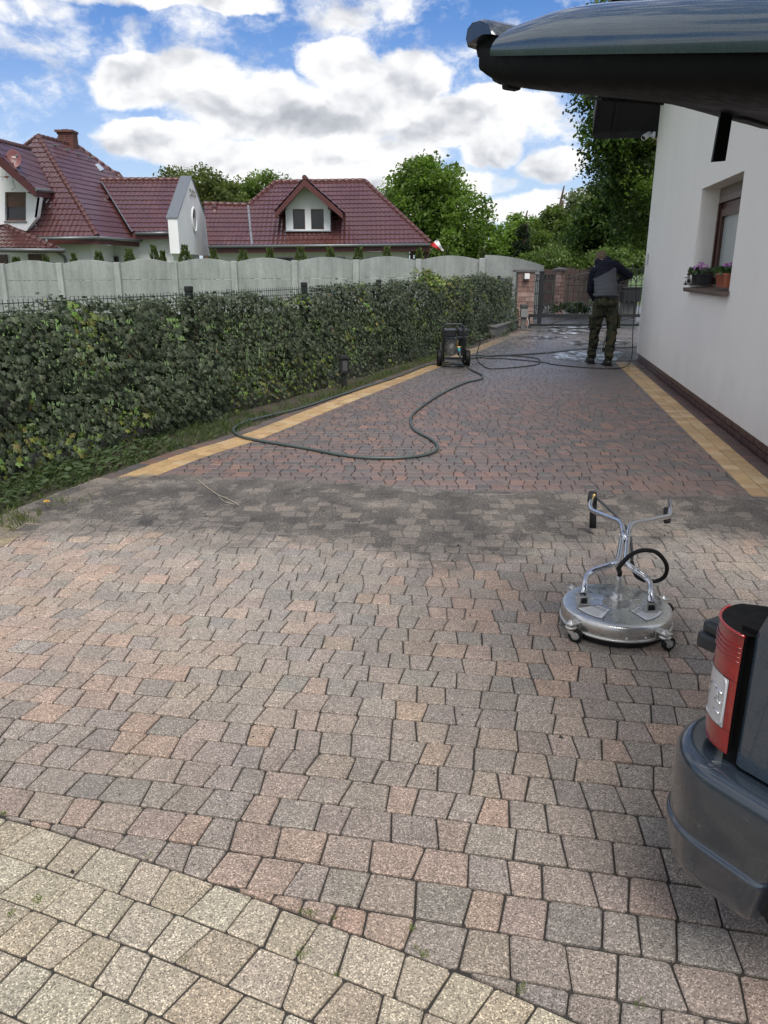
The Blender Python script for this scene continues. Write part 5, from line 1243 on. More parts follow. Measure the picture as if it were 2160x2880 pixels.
vq = pRt.hit(297, 558); MB().box(vq + pRt.n * .08, (.25, .25, .18)).build('roof_vent', TILE, r1); vq = p_low.hit(604, 583); MB().box(vq + p_low.n * .08, (.2, .2, .16)).build('roof_vent', TILE, roof)
for (x_, y_) in ((152, 412), (183, 424), (215, 436), (246, 446)):
    vq = pRt.hit(x_, y_); MB().box(vq + pRt.n * .08, (.35, .12, .05)).build('snow_guard', GUT, r1)
# satellite dish and aerial
ds = D(38, 446, 32.6); dish = empty('satellite_dish', ds, 'dark red satellite dish on a bent arm at the far left house dormer', 'satellite dish')
DM = mat('dish_red', (.17, .055, .055), .45, var=.08); dn_ = Vector((.25, -1, .28)).normalized(); Md = Matrix.Translation(ds) @ dn_.to_track_quat('Z', 'Y').to_matrix().to_4x4() @ Matrix.Diagonal((.9, 1.12, 1, 1))
MB().lathe(0, [(0.001, -.06), (.12, -.052), (.22, -.03), (.30, 0), (.31, 0), (.31, -.012), (.22, -.045), (.001, -.075)], 24, m=Md).build('reflector', DM, dish)
for i, (w_, z_) in enumerate(((.16, .07), (.09, -.07), (.05, -.11))): MB().box(0, (w_, .035, .004), m=Md @ Matrix.Translation((.01, z_, -.048))).build('print_mark', mat('dish_print', (.6, .5, .5), .5), dish)
MB().tube(rounded([ds + Vector((0, .1, -.05)), ds + Vector((.05, .35, -.25)), ds + Vector((-.02, .4, -.9)), ds + Vector((.25, .5, -1.05))], .15), .028, 6).build('arm', GUT, dish)
MB().tube([ds + Vector((0, -.03, -.33)), ds + Vector((.1, -.38, -.25)), ds + Vector((.28, -.30, .05))], .014, 6).build('feed_arm', GUT, dish); MB().box(ds + Vector((.28, -.32, .06)), (.08, .12, .08), bev=.02).build('receiver', GUT, dish)
ae = D(14, 498, 32.7); an = empty('aerial', ae, 'thin television aerial with an orange box left of the satellite dish', 'aerial'); AL = mat('alu', (.45, .45, .45), .35, metal=.8)
MB().tube([ae + Vector((-.5, 0, .0)), ae + Vector((.2, 0, .02))], .014, 6).build('boom', AL, an); MB().box(ae + Vector((.05, 0, .0)), (.13, .06, .07), bev=.015).build('box', mat('aerial_orange', (.45, .14, .05), .5), an)
for k in range(4): MB().tube([ae + Vector((-.42 + k * .16, 0, -.14)), ae + Vector((-.42 + k * .16, 0, .16))], .008, 5).build('element', AL, an)
MB().tube([ae + Vector((.22, .1, .1)), ae + Vector((.3, .1, -.4)), ae + Vector((.15, .1, -.45))], .012, 5).build('wire', GUT, an)

# --- flat-roofed building far behind
fb = empty('flat_building', D(1395, 735, 62), 'low dark flat-roofed building with white walls seen over the concrete wall', 'building')
FBK = mat('cladding_dark', (.035, .042, .05), .5, var=.1); WHT = mat('cladding_white', (.62, .64, .66), .6, var=.05)
def fbox(x0, y0, x1, y1, y, dep, m_, nm): a = D(x0, y1, y); c_ = D(x1, y0, y); MB().box(((a.x + c_.x) / 2, y + dep / 2, (a.z + c_.z) / 2), (c_.x - a.x, dep, c_.z - a.z)).build(nm, m_, fb)
fbox(1300, 706, 1420, 745, 60, 5, FBK, 'wall'); fbox(1296, 703, 1424, 706, 59.8, 5.6, WHT, 'roof_edge'); fbox(1420.5, 703, 1497, 750, 60.6, 5, WHT, 'white_wall'); fbox(1180, 708, 1242, 745, 64, 5, FBK, 'side_wall'); fbox(1195, 725, 1440, 731, 58, .5, WHT, 'parapet')
for px in (1276, 1305):
    q = D(px, 718, 57); MB().lathe((q.x, q.y, q.z - .35), [(.09, 0), (.09, .45), (.16, .46), (.16, .6), (0, .66)], 10).build('roof_cowl', GUT, fb)

# ------------------------------------------------------------------ thujas behind the wall
THJ = leafmat('thuja_green', .2, .6)
def thuja(px, ptop, y, wpx, label, pbase=790):
    a = D(px, ptop, y); top = a.z; w = wpx / 2 / 2164 * y; V = []; Fc = []; C_ = []
    n = 760; w *= 1.3
    for k in range(n):
        f = rnd.random(); z = .05 + (top + .02) * f; hh = (top - z) / .75; r = w * min(1, max(.12, hh) ** .6) * (1 if f > .1 else .8); an = rnd.uniform(0, 2 * PI); rr_ = r * math.sqrt(rnd.uniform(.35, 1.1))
        c0 = Vector((a.x + math.cos(an) * rr_, y + math.sin(an) * rr_, z)); up = Vector((math.cos(an) * .35 + jitter(.2), math.sin(an) * .35 + jitter(.2), 1)).normalized(); sd_ = up.cross(Vector((math.cos(an + 1), math.sin(an + 1), .1))).normalized(); s = rnd.uniform(.05, .10); k0 = len(V)
        V += [c0 - sd_ * s * .4, c0 + up * s * .6 - sd_ * s * .3, c0 + up * s * 1.3, c0 + up * s * .6 + sd_ * s * .4, c0 + sd_ * s * .3]; Fc.append((k0, k0 + 1, k0 + 2, k0 + 3, k0 + 4)); kk = rnd.uniform(.5, 1.5); C_ += [(.060 * kk, .085 * kk, .018 * kk)] * 5
    e = empty('thuja', (a.x, y, 0), label, 'shrub', 'small conifers in a row behind the concrete wall')
    fast_mesh('foliage', V, Fc, THJ, e, {'tint': C_}); MB().tube([(a.x, y, 0), (a.x, y, top * .6)], .03, 5).build('trunk', mat('bark', (.07, .05, .035), .9, var=.3), e)
ords = ['low tip of a conifer at the far left, below the red lower roof', 'conifer tip just left of the downpipe of the left house', 'conifer right of the downpipe, under the long red gutter', 'small conifer left of the dark ground-floor door', 'conifer right of the dark ground-floor door', 'tall pointed conifer under the wing of the left house', 'narrow conifer close beside the tall pointed one', 'pointed conifer under the white gable with numerals', 'conifer just right of the white gable wall', 'conifer under the seam between low and main red roof', 'conifer under the left end of the dormer roof', 'conifer directly below the two dormer windows', 'conifer just right of the dormer', 'conifer below the right half of the red roof', 'conifer near the right end of the red roof', 'conifer beside the white and red flag', 'conifer in front of the far dark flat building', 'conifer at the right part of the flat building']
for (px, pt, w), lb_ in zip([(46, 732, 40), (129, 730, 36), (207, 724, 30), (278, 716, 38), (363, 710, 38), (432, 700, 30), (458, 716, 24), (519, 700, 38), (600, 712, 36), (683, 712, 38), (758, 708, 36), (845, 704, 42), (928, 706, 36), (1008, 706, 44), (1088, 704, 34), (1178, 708, 28), (1256, 704, 30), (1356, 704, 36)], ords): thuja(px, pt, 28.2, w, lb_)

# ------------------------------------------------------------------ trees
TRL = leafmat('tree_leaf', .45, .5, spec=.25); BARK = MATS['bark']
def tree(name, base, h, ells, ncl, nleaf, lsz, cols, label, cat='tree', group=None, seed=1, clr=.45, trunk_r=.2, limbs=True, droop=0.0):
    nleaf = int(nleaf * 2.1); lsz *= .66
    rr = np.random.RandomState(seed); e = empty(name, base, label, cat, group)
    V = []; C_ = []; cl = []
    wts = np.array([abs(r[0] * r[1] * r[2]) ** .7 for c_, r in ells]); wts = wts / wts.sum()
    for k in range(ncl):
        c_, r = ells[rr.choice(len(ells), p=wts)]; d = rr.normal(size=3); d /= np.linalg.norm(d); rad = rr.uniform(.35, 1) ** .5
        cl.append((np.array(c_) + d * np.array(r) * rad, rr.uniform(.6, 1.3) * clr, rr.uniform(.7, 1.25)))
    cl = [c_ for c_ in cl if c_[0][2] > .2]
    nL = nleaf
    for (c_, cr, kk) in cl:
        dd = rr.normal(size=(nL, 3)); dd /= np.linalg.norm(dd, axis=1)[:, None]; p_ = c_ + dd * (rr.rand(nL, 1) ** .45) * cr * np.array([.95, .95, .62]) * rr.uniform(.75, 1.1, size=(nL, 1)); p_[:, 2] -= droop * rr.rand(nL) * cr
        nv = rr.normal(size=(nL, 3)) + np.array([0, 0, .9]); nv /= np.linalg.norm(nv, axis=1)[:, None]
        a_ = np.cross(nv, rr.normal(size=(nL, 3))); a_ /= np.linalg.norm(a_, axis=1)[:, None]; b_ = np.cross(nv, a_); s = rr.uniform(.6, 1.3, size=(nL, 1)) * lsz
        q = np.stack([p_ - a_ * s, p_ - b_ * s * .55 + nv * s * .12, p_ + a_ * s, p_ + b_ * s * .55 + nv * s * .12], 1); V.append(q.reshape(-1, 3))
        base_c = np.array(cols[rr.randint(len(cols))]) * kk; cc_ = base_c[None] * rr.uniform(.75, 1.25, size=(nL, 1)); C_.append(np.repeat(cc_, 4, 0))
    V = np.concatenate(V); C_ = np.concatenate(C_); Fc = np.arange(len(V)).reshape(-1, 4)
    o = fast_mesh('crown', V, Fc, TRL, e, {'tint': C_}); o['kind'] = 'stuff'
    tb = MB(); b0 = Vector(base); top = Vector((base[0] + .2, base[1], base[2] + h * .75)); pts = spline([b0, b0.lerp(top, .35) + Vector((.1, 0, 0)), b0.lerp(top, .7) - Vector((.15, 0, 0)), top], 3); n_ = len(pts); tb.tube(pts, [trunk_r * (1 - .8 * i / (n_ - 1)) for i in range(n_)], 8); tb.build('trunk', BARK, e)
    if limbs:
        lm = MB(); rs = random.Random(seed)
        for (c_, cr, kk) in rs.sample(cl, min(len(cl), 26)):
            u = rs.uniform(.3, .9); p0_ = b0.lerp(top, u); p1_ = Vector(tuple(c_)); mid_ = p0_.lerp(p1_, .5) + Vector((0, 0, -.1 * (p1_ - p0_).length)); lm.tube(spline([p0_, mid_, p1_], 3), [trunk_r * .32 * (1 - .8 * i / 6) for i in range(7)], 5)
        o = lm.build('limbs', BARK, e); o['kind'] = 'stuff'
    return e
def pxell(px, py, y, rx, rz, ry=None): c_ = D(px, py, y); k = y / 2164 * 1.02; return (tuple(c_), (rx * k, (ry or rx) * k, rz * k))
Gm = [(.14, .215, .045), (.11, .175, .038), (.17, .25, .06)]; Gd = [(.026, .050, .016), (.036, .068, .018), (.052, .088, .022)]; Gl = [(.11, .16, .045), (.13, .18, .05)]
tree('broadleaf_tree', D(1200, 790, 52), 9, [pxell(1195, 560, 52, 105, 95), pxell(1290, 620, 52, 90, 90), pxell(1140, 610, 52, 75, 90), pxell(1215, 510, 51, 60, 50), pxell(1350, 680, 51, 60, 50), pxell(1240, 680, 52, 120, 60)], 230, 62, .20, Gm, 'big bright green tree right of the dormer house, rising over the flag', seed=3, clr=1.0, trunk_r=.35)
tree('broadleaf_tree', D(580, 760, 60), 9, [pxell(570, 545, 60, 55, 60), pxell(520, 530, 60, 60, 40), pxell(620, 560, 60, 60, 40), pxell(470, 525, 60, 30, 28)], 80, 60, .2, [(.10, .125, .04), (.12, .145, .05)], 'olive green tree behind the white gable with numerals', seed=4, clr=1.0, trunk_r=.3)
tree('broadleaf_tree', D(730, 760, 64), 9, [pxell(740, 540, 64, 65, 45), pxell(690, 565, 64, 60, 40), pxell(770, 525, 64, 40, 28), pxell(640, 560, 64, 60, 40)], 75, 55, .2, Gl, 'lighter green tree behind the low red roof between the houses', seed=5, clr=.9, trunk_r=.3)
tree('broadleaf_tree', D(470, 760, 64), 8, [pxell(475, 530, 64, 35, 30)], 14, 40, .18, Gl, 'wispy green treetop showing left of the white gable', seed=15, clr=.8, trunk_r=.2)
tree('broadleaf_tree', D(1465, 790, 55), 6, [pxell(1460, 655, 55, 45, 50), pxell(1430, 690, 55, 45, 35), pxell(1500, 680, 54, 40, 40)], 70, 60, .2, Gm, 'rounded green tree behind the right end of the concrete wall', seed=6, clr=.9)
tree('conifer', D(1467, 790, 44), 4, [pxell(1467, 660, 44, 10, 40), pxell(1467, 690, 44, 14, 36), pxell(1468, 715, 44, 18, 24)], 45, 50, .09, [(.020, .035, .016)], 'narrow dark conifer in front of the rounded tree by the flat building', seed=7, clr=.35)
tree('broadleaf_tree', D(1560, 790, 48), 7, [pxell(1560, 650, 48, 50, 62), pxell(1600, 690, 47, 55, 50), pxell(1530, 700, 46, 45, 40)], 100, 62, .18, [(.085, .12, .03), (.10, .14, .035), (.06, .09, .025)], 'yellowish green tree beyond the gate, left of the man', seed=8, clr=.8)
tree('broadleaf_tree', D(1640, 800, 52), 5, [pxell(1640, 590, 52, 50, 48), pxell(1690, 600, 52, 60, 60)], 70, 50, .2, [(.12, .15, .07), (.10, .13, .06)], 'hazy pale green tree far behind the dark trees', seed=9, clr=.9, limbs=False)
tree('broadleaf_tree', D(1740, 850, 34), 8, [pxell(1690, 640, 34, 60, 70), pxell(1760, 600, 33, 70, 95), pxell(1640, 700, 35, 50, 50), pxell(1790, 700, 32, 60, 60), pxell(1730, 540, 34, 45, 45)], 230, 66, .13, Gd, 'dark dense tree behind the man and the iron gate', seed=10, clr=.65, trunk_r=.3)
tree('maple_tree', D(1900, 850, 22), 9.5, [pxell(1800, 470, 22, 75, 110), pxell(1740, 330, 21.5, 75, 60), pxell(1800, 620, 22, 45, 75), pxell(1705, 430, 21.5, 45, 45), pxell(1700, 270, 21.5, 50, 40), pxell(1880, 420, 23, 90, 160), pxell(1800, 120, 22, 140, 130), pxell(1680, 30, 22, 70, 50), pxell(1810, 540, 21, 30, 60)], 290, 72, .095, [(.060, .105, .022), (.085, .13, .025), (.035, .06, .018)], 'tall maple with hanging leafy boughs behind the corner of the white house', seed=11, clr=.5, trunk_r=.28, droop=.9)
tree('garden_shrub', D(1520, 800, 33), 1.8, [pxell(1530, 735, 33, 60, 28), pxell(1620, 742, 33, 80, 26), pxell(1740, 735, 30, 70, 34), pxell(1590, 715, 34, 40, 22)], 110, 60, .09, [(.10, .15, .035), (.07, .11, .03), (.14, .19, .07)], 'band of light green shrubs above the brown board fence', cat='shrub', seed=12, clr=.45, trunk_r=.05)
tree('low_hedge', D(1620, 880, 25.5), .5, [pxell(1600, 868, 25.5, 50, 14), pxell(1650, 862, 25.5, 50, 14), pxell(1560, 880, 25.5, 30, 12)], 46, 60, .05, [(.035, .06, .025), (.05, .08, .03), (.22, .25, .2)], 'low white-flecked hedge beyond the iron gate, left of the man', cat='hedge', seed=13, clr=.22, trunk_r=.03, limbs=False)
# far green belt closing the horizon on the left and the right
# ------------------------------------------------------------------ car with its tailgate up
def carpaint(name, col):
    m = bpy.data.materials.new(name); m.use_nodes = True; t = NT(m.node_tree); b = t.n['Principled BSDF']; p = t.obj()
    fl = t.vor(p, 900, 'Color'); k = t.mr(t.sep(fl)[0], 0, 1, .75, 1.3); dust = t.mr(t.noise(p, 6, 6, .65), .45, .75, 0, .10)
    t.put(b.inputs['Base Color'], t.mix(dust, t.vm('SCALE', col, k), (.25, .24, .22))); b.inputs['Metallic'].default_value = .35
    t.put(b.inputs['Roughness'], t.m('ADD', .25, dust)); b.inputs['Coat Weight'].default_value = 1; b.inputs['Coat Roughness'].default_value = .045
    return m
PAINT = carpaint('paint_slate_blue', (.038, .062, .088))
def scuffed(name, col, rough):
    m = bpy.data.materials.new(name); m.use_nodes = True; t = NT(m.node_tree); b = t.n['Principled BSDF']; p = t.obj()
    q = t.vm('MULTIPLY', t.vm('ADD', p, t.vm('SCALE', t.noise(p, 7, 2, out=1), .12)), (5, 5, 75)); sc = t.noise(q, 1.0, 2, .5)
    line = t.m('SUBTRACT', 1.0, t.mr(t.m('ABSOLUTE', t.m('SUBTRACT', sc, .5)), 0, .006)); msk = t.mr(t.noise(p, 13, 3), .50, .58); s_ = t.m('MULTIPLY', line, msk)
    dust = t.mr(t.noise(p, 9, 6, .7), .4, .8, 0, .09)
    c = t.mix(dust, col, tuple(x * 1.8 + .02 for x in col)); c = t.mix(t.m('MULTIPLY', s_, .5), c, (.32, .33, .34)); t.put(b.inputs['Base Color'], c)
    t.put(b.inputs['Roughness'], t.mr(t.noise(p, 24, 4), .3, .7, rough - .07, rough + .1)); b.inputs['Metallic'].default_value = .25; b.inputs['Coat Weight'].default_value = .9; b.inputs['Coat Roughness'].default_value = .13
    t.put(b.inputs['Normal'], t.bump(t.noise(p, 260, 3, .6), .12, .001)); return m
BUMP = scuffed('bumper_scuffed', (.024, .033, .047), .22)
TRIMB = mat('trim_black', (.0055, .0055, .006), .55, var=.2, scale=6, bump=.1, bscale=220, bdist=.001, spec=.12)
RUB = mat('rubber', (.010, .010, .010), .6, var=.2, spec=.3)
cu = Vector((-.530, .848, 0)).normalized(); cv = Vector((.848, .530, 0)).normalized(); CC = Vector((.786, 1.395, 0))
def nvec(deg): return Vector((math.sin(R(deg)), math.cos(R(deg)), 0))
A0_, A1_ = -122.0, -32.0
car = empty('car', CC + cv * .85 - cu * 1.8, 'slate blue car at the right edge with its tailgate open, red and white tail lamp and scuffed bumper', 'car')
tag(car, 'slate blue car at the right edge with tailgate raised and scuffed rear bumper')
def outline(r, Ls, arc=14, Ms=(.3, .75, 1.2, 1.5)):
    pts = [CC - cv * r - cu * L for L in Ls]
    pts += [CC + nvec(A0_ + (A1_ - A0_) * k / arc) * r for k in range(arc + 1)]
    pts += [CC + cu * r + cv * M for M in Ms]; return pts
def loft(m_, rows, close=False, smooth=True):
    n = len(rows[0]); m_.add([p for r_ in rows for p in r_], [(i * n + k, i * n + k + 1, (i + 1) * n + k + 1, (i + 1) * n + k) for i in range(len(rows) - 1) for k in range(n - 1)], smooth)
# rear bumper: rounded section swept along the outline, with a step line
bprof = [(.10, .235), (.128, .238), (.143, .25), (.152, .29), (.157, .325), (.1605, .345), (.1625, .352), (.1615, .358), (.1535, .362), (.1530, .367), (.1545, .39), (.160, .44), (.160, .480), (.158, .505), (.151, .524), (.137, .533), (.12, .534), (.10, .532), (.06, .532)]
bm_ = MB(); rows = [[p + Vector((0, 0, z - (.0 if True else 0))) for p in outline(r, [.118, .113, .095, .05, .0])] for (r, z) in bprof]
# the end next to the wheel arch leans and is rounded
for (r, z), row_ in zip(bprof, rows):
    k = (z - .25) * -.22
    for i, w_ in enumerate((1.0, 1.0, .8, .4)): row_[i] = row_[i] + cu * k * w_
    row_[0] = row_[0] + cv * .02
loft(bm_, rows); inn = [p + cv * .05 for p in [r_[0] for r_ in rows]]
m0 = len(rows); bm_.add([r_[0] for r_ in rows] + inn, [(i, i + 1, m0 + i + 1, m0 + i) for i in range(m0 - 1)], True)
bo = bm_.build('rear_bumper', BUMP, car); sdm = bo.modifiers.new('sub', 'SUBSURF'); sdm.levels = 1; sdm.render_levels = 1
MB().prism([CC - cv * .09 - cu * .15 + Vector((0, 0, .24)), CC - cv * .09 + Vector((0, 0, .24)), CC + cu * .09 + Vector((0, 0, .24)), CC + cu * .09 + cv * 1.5 + Vector((0, 0, .24)), CC + cv * 1.5 - cu * .15 + Vector((0, 0, .24))], (0, 0, .28)).build('bumper_core', RUB, car)
# body side: rows of height; rear edge leans forward above the lamp
def bside(z): return .100 if z < 1.0 else .100 - (z - 1.0) * .26
def redge(z): return .014 if z < .83 else .014 + (z - .83) * .34
rows = []
for z in [.542, .60, .68, .76, .83, .88, .94, 1.0]:
    e_ = redge(z); rows.append([CC - cv * (bside(z) - (.006 if L == e_ else 0)) - cu * L + Vector((0, 0, z)) for L in [e_, e_ + .012, .25, .45, .75, 1.1, 2.2, 3.9]])
bs_ = MB(); loft(bs_, rows)
# wheel arch cut by panels: lower side only behind and before the wheel
loft(bs_, [[CC - cv * .098 - cu * L + Vector((0, 0, z)) for L in (1.0, 1.6, 2.6)] for z in (.25, .40, .542)])
bs_.build('side_panel', PAINT, car)
pb = MB(); rows = []
for z in [1.0, 1.2, 1.45, 1.66, 1.74]: e_ = redge(z); rows.append([CC - cv * bside(z) - cu * L + Vector((0, 0, z)) for L in (e_, e_ + .14)])
loft(pb, rows, smooth=True); pb.build('rear_pillar', PAINT, car)
qb = MB(); rows = []
for z in [1.0, 1.2, 1.45, 1.66]: e_ = redge(z); rows.append([CC - cv * (bside(z) - .006) - cu * L + Vector((0, 0, z)) for L in (e_ + .14, 1.2, 2.6)])
loft(qb, rows); qb.build('side_window', GLASS, car)
far = cv * 1.62
fb_ = MB(); rows = [[CC + far + cv * (bside(z) - .1) - cu * L + Vector((0, 0, z)) for L in (redge(z), .5, 2.2, 3.9)] for z in (.25, .6, 1.0, 1.7)]; loft(fb_, rows); fb_.build('far_side', PAINT, car)
rf_ = MB(); rf_.prism([CC + cv * .09 - cu * .33 + Vector((0, 0, 1.74)), CC + cv * 1.5 - cu * .33 + Vector((0, 0, 1.74)), CC + cv * 1.5 - cu * 2.4 + Vector((0, 0, 1.76)), CC + cv * .09 - cu * 2.4 + Vector((0, 0, 1.76))], (0, 0, .04)); rf_.build('roof', PAINT, car, bev=.015)
fl_ = MB(); fl_.prism([CC - cv * .08 - cu * .03 + Vector((0, 0, .54)), CC + cu * .05 + Vector((0, 0, .54)), CC + cu * .05 + cv * 1.6 + Vector((0, 0, .54)), CC + cv * 1.65 - cu * 1.2 + Vector((0, 0, .54)), CC - cv * .08 - cu * 1.2 + Vector((0, 0, .54))], (0, 0, .03)); fl_.build('boot_floor', RUB, car)
ho = MB(); ho.prism([CC - cv * .09 - cu * 2.6 + Vector((0, 0, .3)), CC + far - cu * 2.6 + Vector((0, 0, .3)), CC + far - cu * 3.9 + Vector((0, 0, .3)), CC - cv * .09 - cu * 3.9 + Vector((0, 0, .3))], (0, 0, .68)); ho.build('bonnet', PAINT, car, bev=.05)
# wheel
wc_ = CC + cv * .04 - cu * .62 + Vector((0, 0, .36))
for wcc in (wc_, wc_ - cu * 2.6):
    Mw = Matrix.Translation(wcc) @ (-cv).to_track_quat('Z', 'Y').to_matrix().to_4x4()
    ty = MB().lathe(0, [(.24, -.11), (.335, -.115), (.36, -.08), (.364, 0), (.36, .08), (.335, .115), (.24, .11)], 40, m=Mw); wo = ty.build('wheel', RUB, car)
    MB().lathe(0, [(.24, .10), (.22, .08), (.20, .02), (.06, .05), (0, .06)], 24, m=Mw).build('rim', mat('alloy', (.3, .3, .31), .3, metal=.8), wo)
ar = MB(); ring = [(CC - cv * .07 - cu * .62 + cu * math.cos(a) * .42 + Vector((0, 0, .36 + math.sin(a) * .42))) for a in [k * PI / 12 for k in range(13)]]
loft(ar, [ring, [p + cv * .3 for p in ring]]); ar.build('wheel_arch', RUB, car)
# tail lamp on the corner
RED = bpy.data.materials.new('lamp_red'); RED.use_nodes = True; t = NT(RED.node_tree); b = t.n['Principled BSDF']; p = t.obj()
zz = t.sep(p)[2]; rid_ = t.m('SINE', t.m('MULTIPLY', zz, 520)); c = t.mix(t.mr(t.noise(p, 14, 4), .3, .7), (.17, .002, .004), (.30, .004, .006)); t.put(b.inputs['Base Color'], c)
b.inputs['Roughness'].default_value = .14; b.inputs['Coat Weight'].default_value = .8; b.inputs['Subsurface Weight'].default_value = .1
CLR = mat('lamp_clear', (.50, .50, .52), .16, var=.08, coat=.8)
CHR = mat('chrome', (.8, .8, .8), .12, metal=1.0, var=.03)
lamp = MB()
def lpatch(a0, a1, z0, z1, r=.108, n=10, mz=3):
    m_ = MB(); rows = [[CC + nvec(a0 + (a1 - a0) * k / n) * (r - .0028 * ((z - .7) / .14) ** 2) + Vector((0, 0, z)) for k in range(n + 1)] for z in [z0 + (z1 - z0) * j / mz for j in range(mz + 1)]]; loft(m_, rows); return m_
lo = empty('tail_lamp', CC + Vector((0, 0, .56)) - cv * .1); lo.parent = car; lo.matrix_parent_inverse = WM(car).inverted()
hs = MB(); rows = [[CC + nvec(-123 + 106 * k / 12) * .102 + Vector((0, 0, z)) for k in range(13)] for z in (.555, .70, .824)]; loft(hs, rows); 
topr = [CC + nvec(-123 + 106 * k / 12) * .102 + Vector((0, 0, .824)) for k in range(13)]; hs.add(topr + [CC + cv * .10 + Vector((0, 0, .826)), CC - cu * .03 + cv * .06 + Vector((0, 0, .826)), CC - cu * .02 - cv * .088 + Vector((0, 0, .825))], [tuple(range(16))]); hs.prism([CC - cu * .03 - cv * .088 + Vector((0, 0, .53)), CC + cu * .02 - cv * .088 + Vector((0, 0, .53)), CC + cu * .02 - cv * .088 + Vector((0, 0, .836)), CC - cu * .03 - cv * .088 + Vector((0, 0, .836))], cv * .1); hs.build('housing', TRIMB, lo)
lpatch(-121, -24, .722, .822, mz=6).build('red_lens', RED, lo); lpatch(-121, -24, .558, .608).build('red_lens', RED, lo); lpatch(-121, -112, .609, .721, n=2).build('red_lens', RED, lo)
lpatch(-111.5, -24, .610, .720, r=.1085).build('clear_lens', CLR, lo)
fr_ = MB(); cornerp = lambda a, z: CC + nvec(a) * .1095 + Vector((0, 0, z))
fr_.tube(rounded([cornerp(-40, .614), cornerp(-75, .614), cornerp(-109, .614), cornerp(-110, .665), cornerp(-109, .716), cornerp(-70, .716)], .01), .0022, 5); fr_.build('lens_edge', CLR, lo)
for z in (.637, .660, .683): MB().tube([cornerp(-106, z - .002), cornerp(-101, z + .001), cornerp(-95, z + .003)], .0022, 6).build('optic_bar', CHR, lo)
for z in (.765, .775, .785, .795): MB().tube([CC + nvec(a) * .1078 + Vector((0, 0, z)) for a in range(-120, -30, 8)], .0012, 4).build('lens_rib', RED, lo)
MB().tube([CC + nvec(a) * .1065 + Vector((0, 0, .822)) for a in range(-121, -23, 7)], .0035, 6).build('lens_rim', RED, lo)
MB().tube([cornerp(-88 + 12 * math.cos(a) , .665 + .026 * math.sin(a)) for a in [k * PI / 8 - .3 for k in range(10)]], .0016, 5).build('reflector_ring', CHR, lo)
# black catch block on the tailgate sill
cbm = Matrix.Translation(CC + cu * .15 + cv * .036 + Vector((0, 0, .725))) @ Matrix.Rotation(math.atan2(cv.y, cv.x), 4, 'Z')
kb = MB(); kb.box(0, (.11, .055, .038), m=cbm @ Matrix.Translation((.02, .0, -.010)), bev=.010); kb.box(0, (.10, .048, .028), m=cbm @ Matrix.Translation((.02, -.004, .023)), bev=.010); kb.build('latch_block', mat('latch_black', (.020, .024, .030), .4, var=.2), car)
# --- tailgate
HP = CC + cv * .01 - cu * .33 + Vector((0, 0, 1.745)); gth = R(10.8); ga = (cu * math.cos(gth) + Vector((0, 0, math.sin(gth)))).normalized(); gn = ga.cross(cv).normalized(); gn = gn if gn.z > 0 else -gn
def gp3(a, w, n): return HP + ga * a + cv * w + gn * n
gate_ = empty('tailgate', HP); gate_.parent = car; gate_.matrix_parent_inverse = WM(car).inverted()
def lip(a): return sstep(1.36, 1.10, a)
GW = 1.22
def topn(a): return .098 + .044 * min(1, max(0, (1.348 - a) / .24)) ** .5 - .012 * sstep(.8, .3, a)
rows = []
for a in [-.02, .15, .35, .55, .75, .9, 1.02, 1.12, 1.2, 1.26, 1.305, 1.335, 1.343, 1.346]:
    h = topn(a); row_ = []
    bow = .012 * math.sin(PI * min(max(a / 1.3, 0), 1))
    for (w, f) in [(.0, .0), (-.006, .18), (-.004, .40), (.010, .62), (.035, .82), (.075, .95), (.14, 1.0), (.4, 1.06), (.65, 1.08), (.9, 1.06), (GW - .14, 1.0), (GW - .075, .95), (GW - .035, .82), (GW - .01, .62), (GW + .004, .4), (GW, 0)]:
        pass
        row_.append(gp3(a + (-.034 * f if a > 1.25 else 0), w - (bow if w < .6 else -bow), .022 * (1 - min(f, 1)) + h * f))
    rows.append(row_)
sk = MB(); loft(sk, rows); so = sk.build('outer_skin', PAINT, gate_); md = so.modifiers.new('sub', 'SUBSURF'); md.levels = 2; md.render_levels = 2
# end face channel and the lip beyond the painted skin
ch_ = MB()
prof_l = [(1.30, .072), (1.36, .066), (1.42, .082), (1.455, .070), (1.468, .048), (1.455, .026), (1.43, .018), (1.42, -.004), (1.39, -.012), (1.34, -.02), (1.28, -.02)]
loft(ch_, [[gp3(a, w, n) for (a, n) in prof_l] for w in (.045, .05, .3, .65, 1.0, GW - .05, GW - .045)]); 
for w in (.045, GW - .045): ch_.add([gp3(a, w, n) for (a, n) in prof_l], [tuple(range(len(prof_l)))])
ch_.build('lip_channel', TRIMB, gate_, bev=.003)
cp_ = MB(); pc = [(1.36, .072), (1.385, .100), (1.43, .112), (1.475, .108), (1.498, .090), (1.500, .060), (1.488, .045), (1.46, .056), (1.41, .072)]
ws_ = [.02, .03, .06, .3, .65, 1.0, GW - .06, GW - .03, GW - .02]
rows = []
for i, w in enumerate(ws_):
    s_ = .78 if i in (0, len(ws_) - 1) else (.93 if i in (1, len(ws_) - 2) else 1.0); rows.append([gp3(1.43 + (a - 1.43) * s_, w, .08 + (n - .08) * s_) for (a, n) in pc])
loft(cp_, rows); cp_.add(rows[0], [tuple(range(len(pc)))]); cp_.add(rows[-1], [tuple(range(len(pc)))[::-1]]); cp_.build('lip_cap', BUMP, gate_)
ln = MB(); rows = []
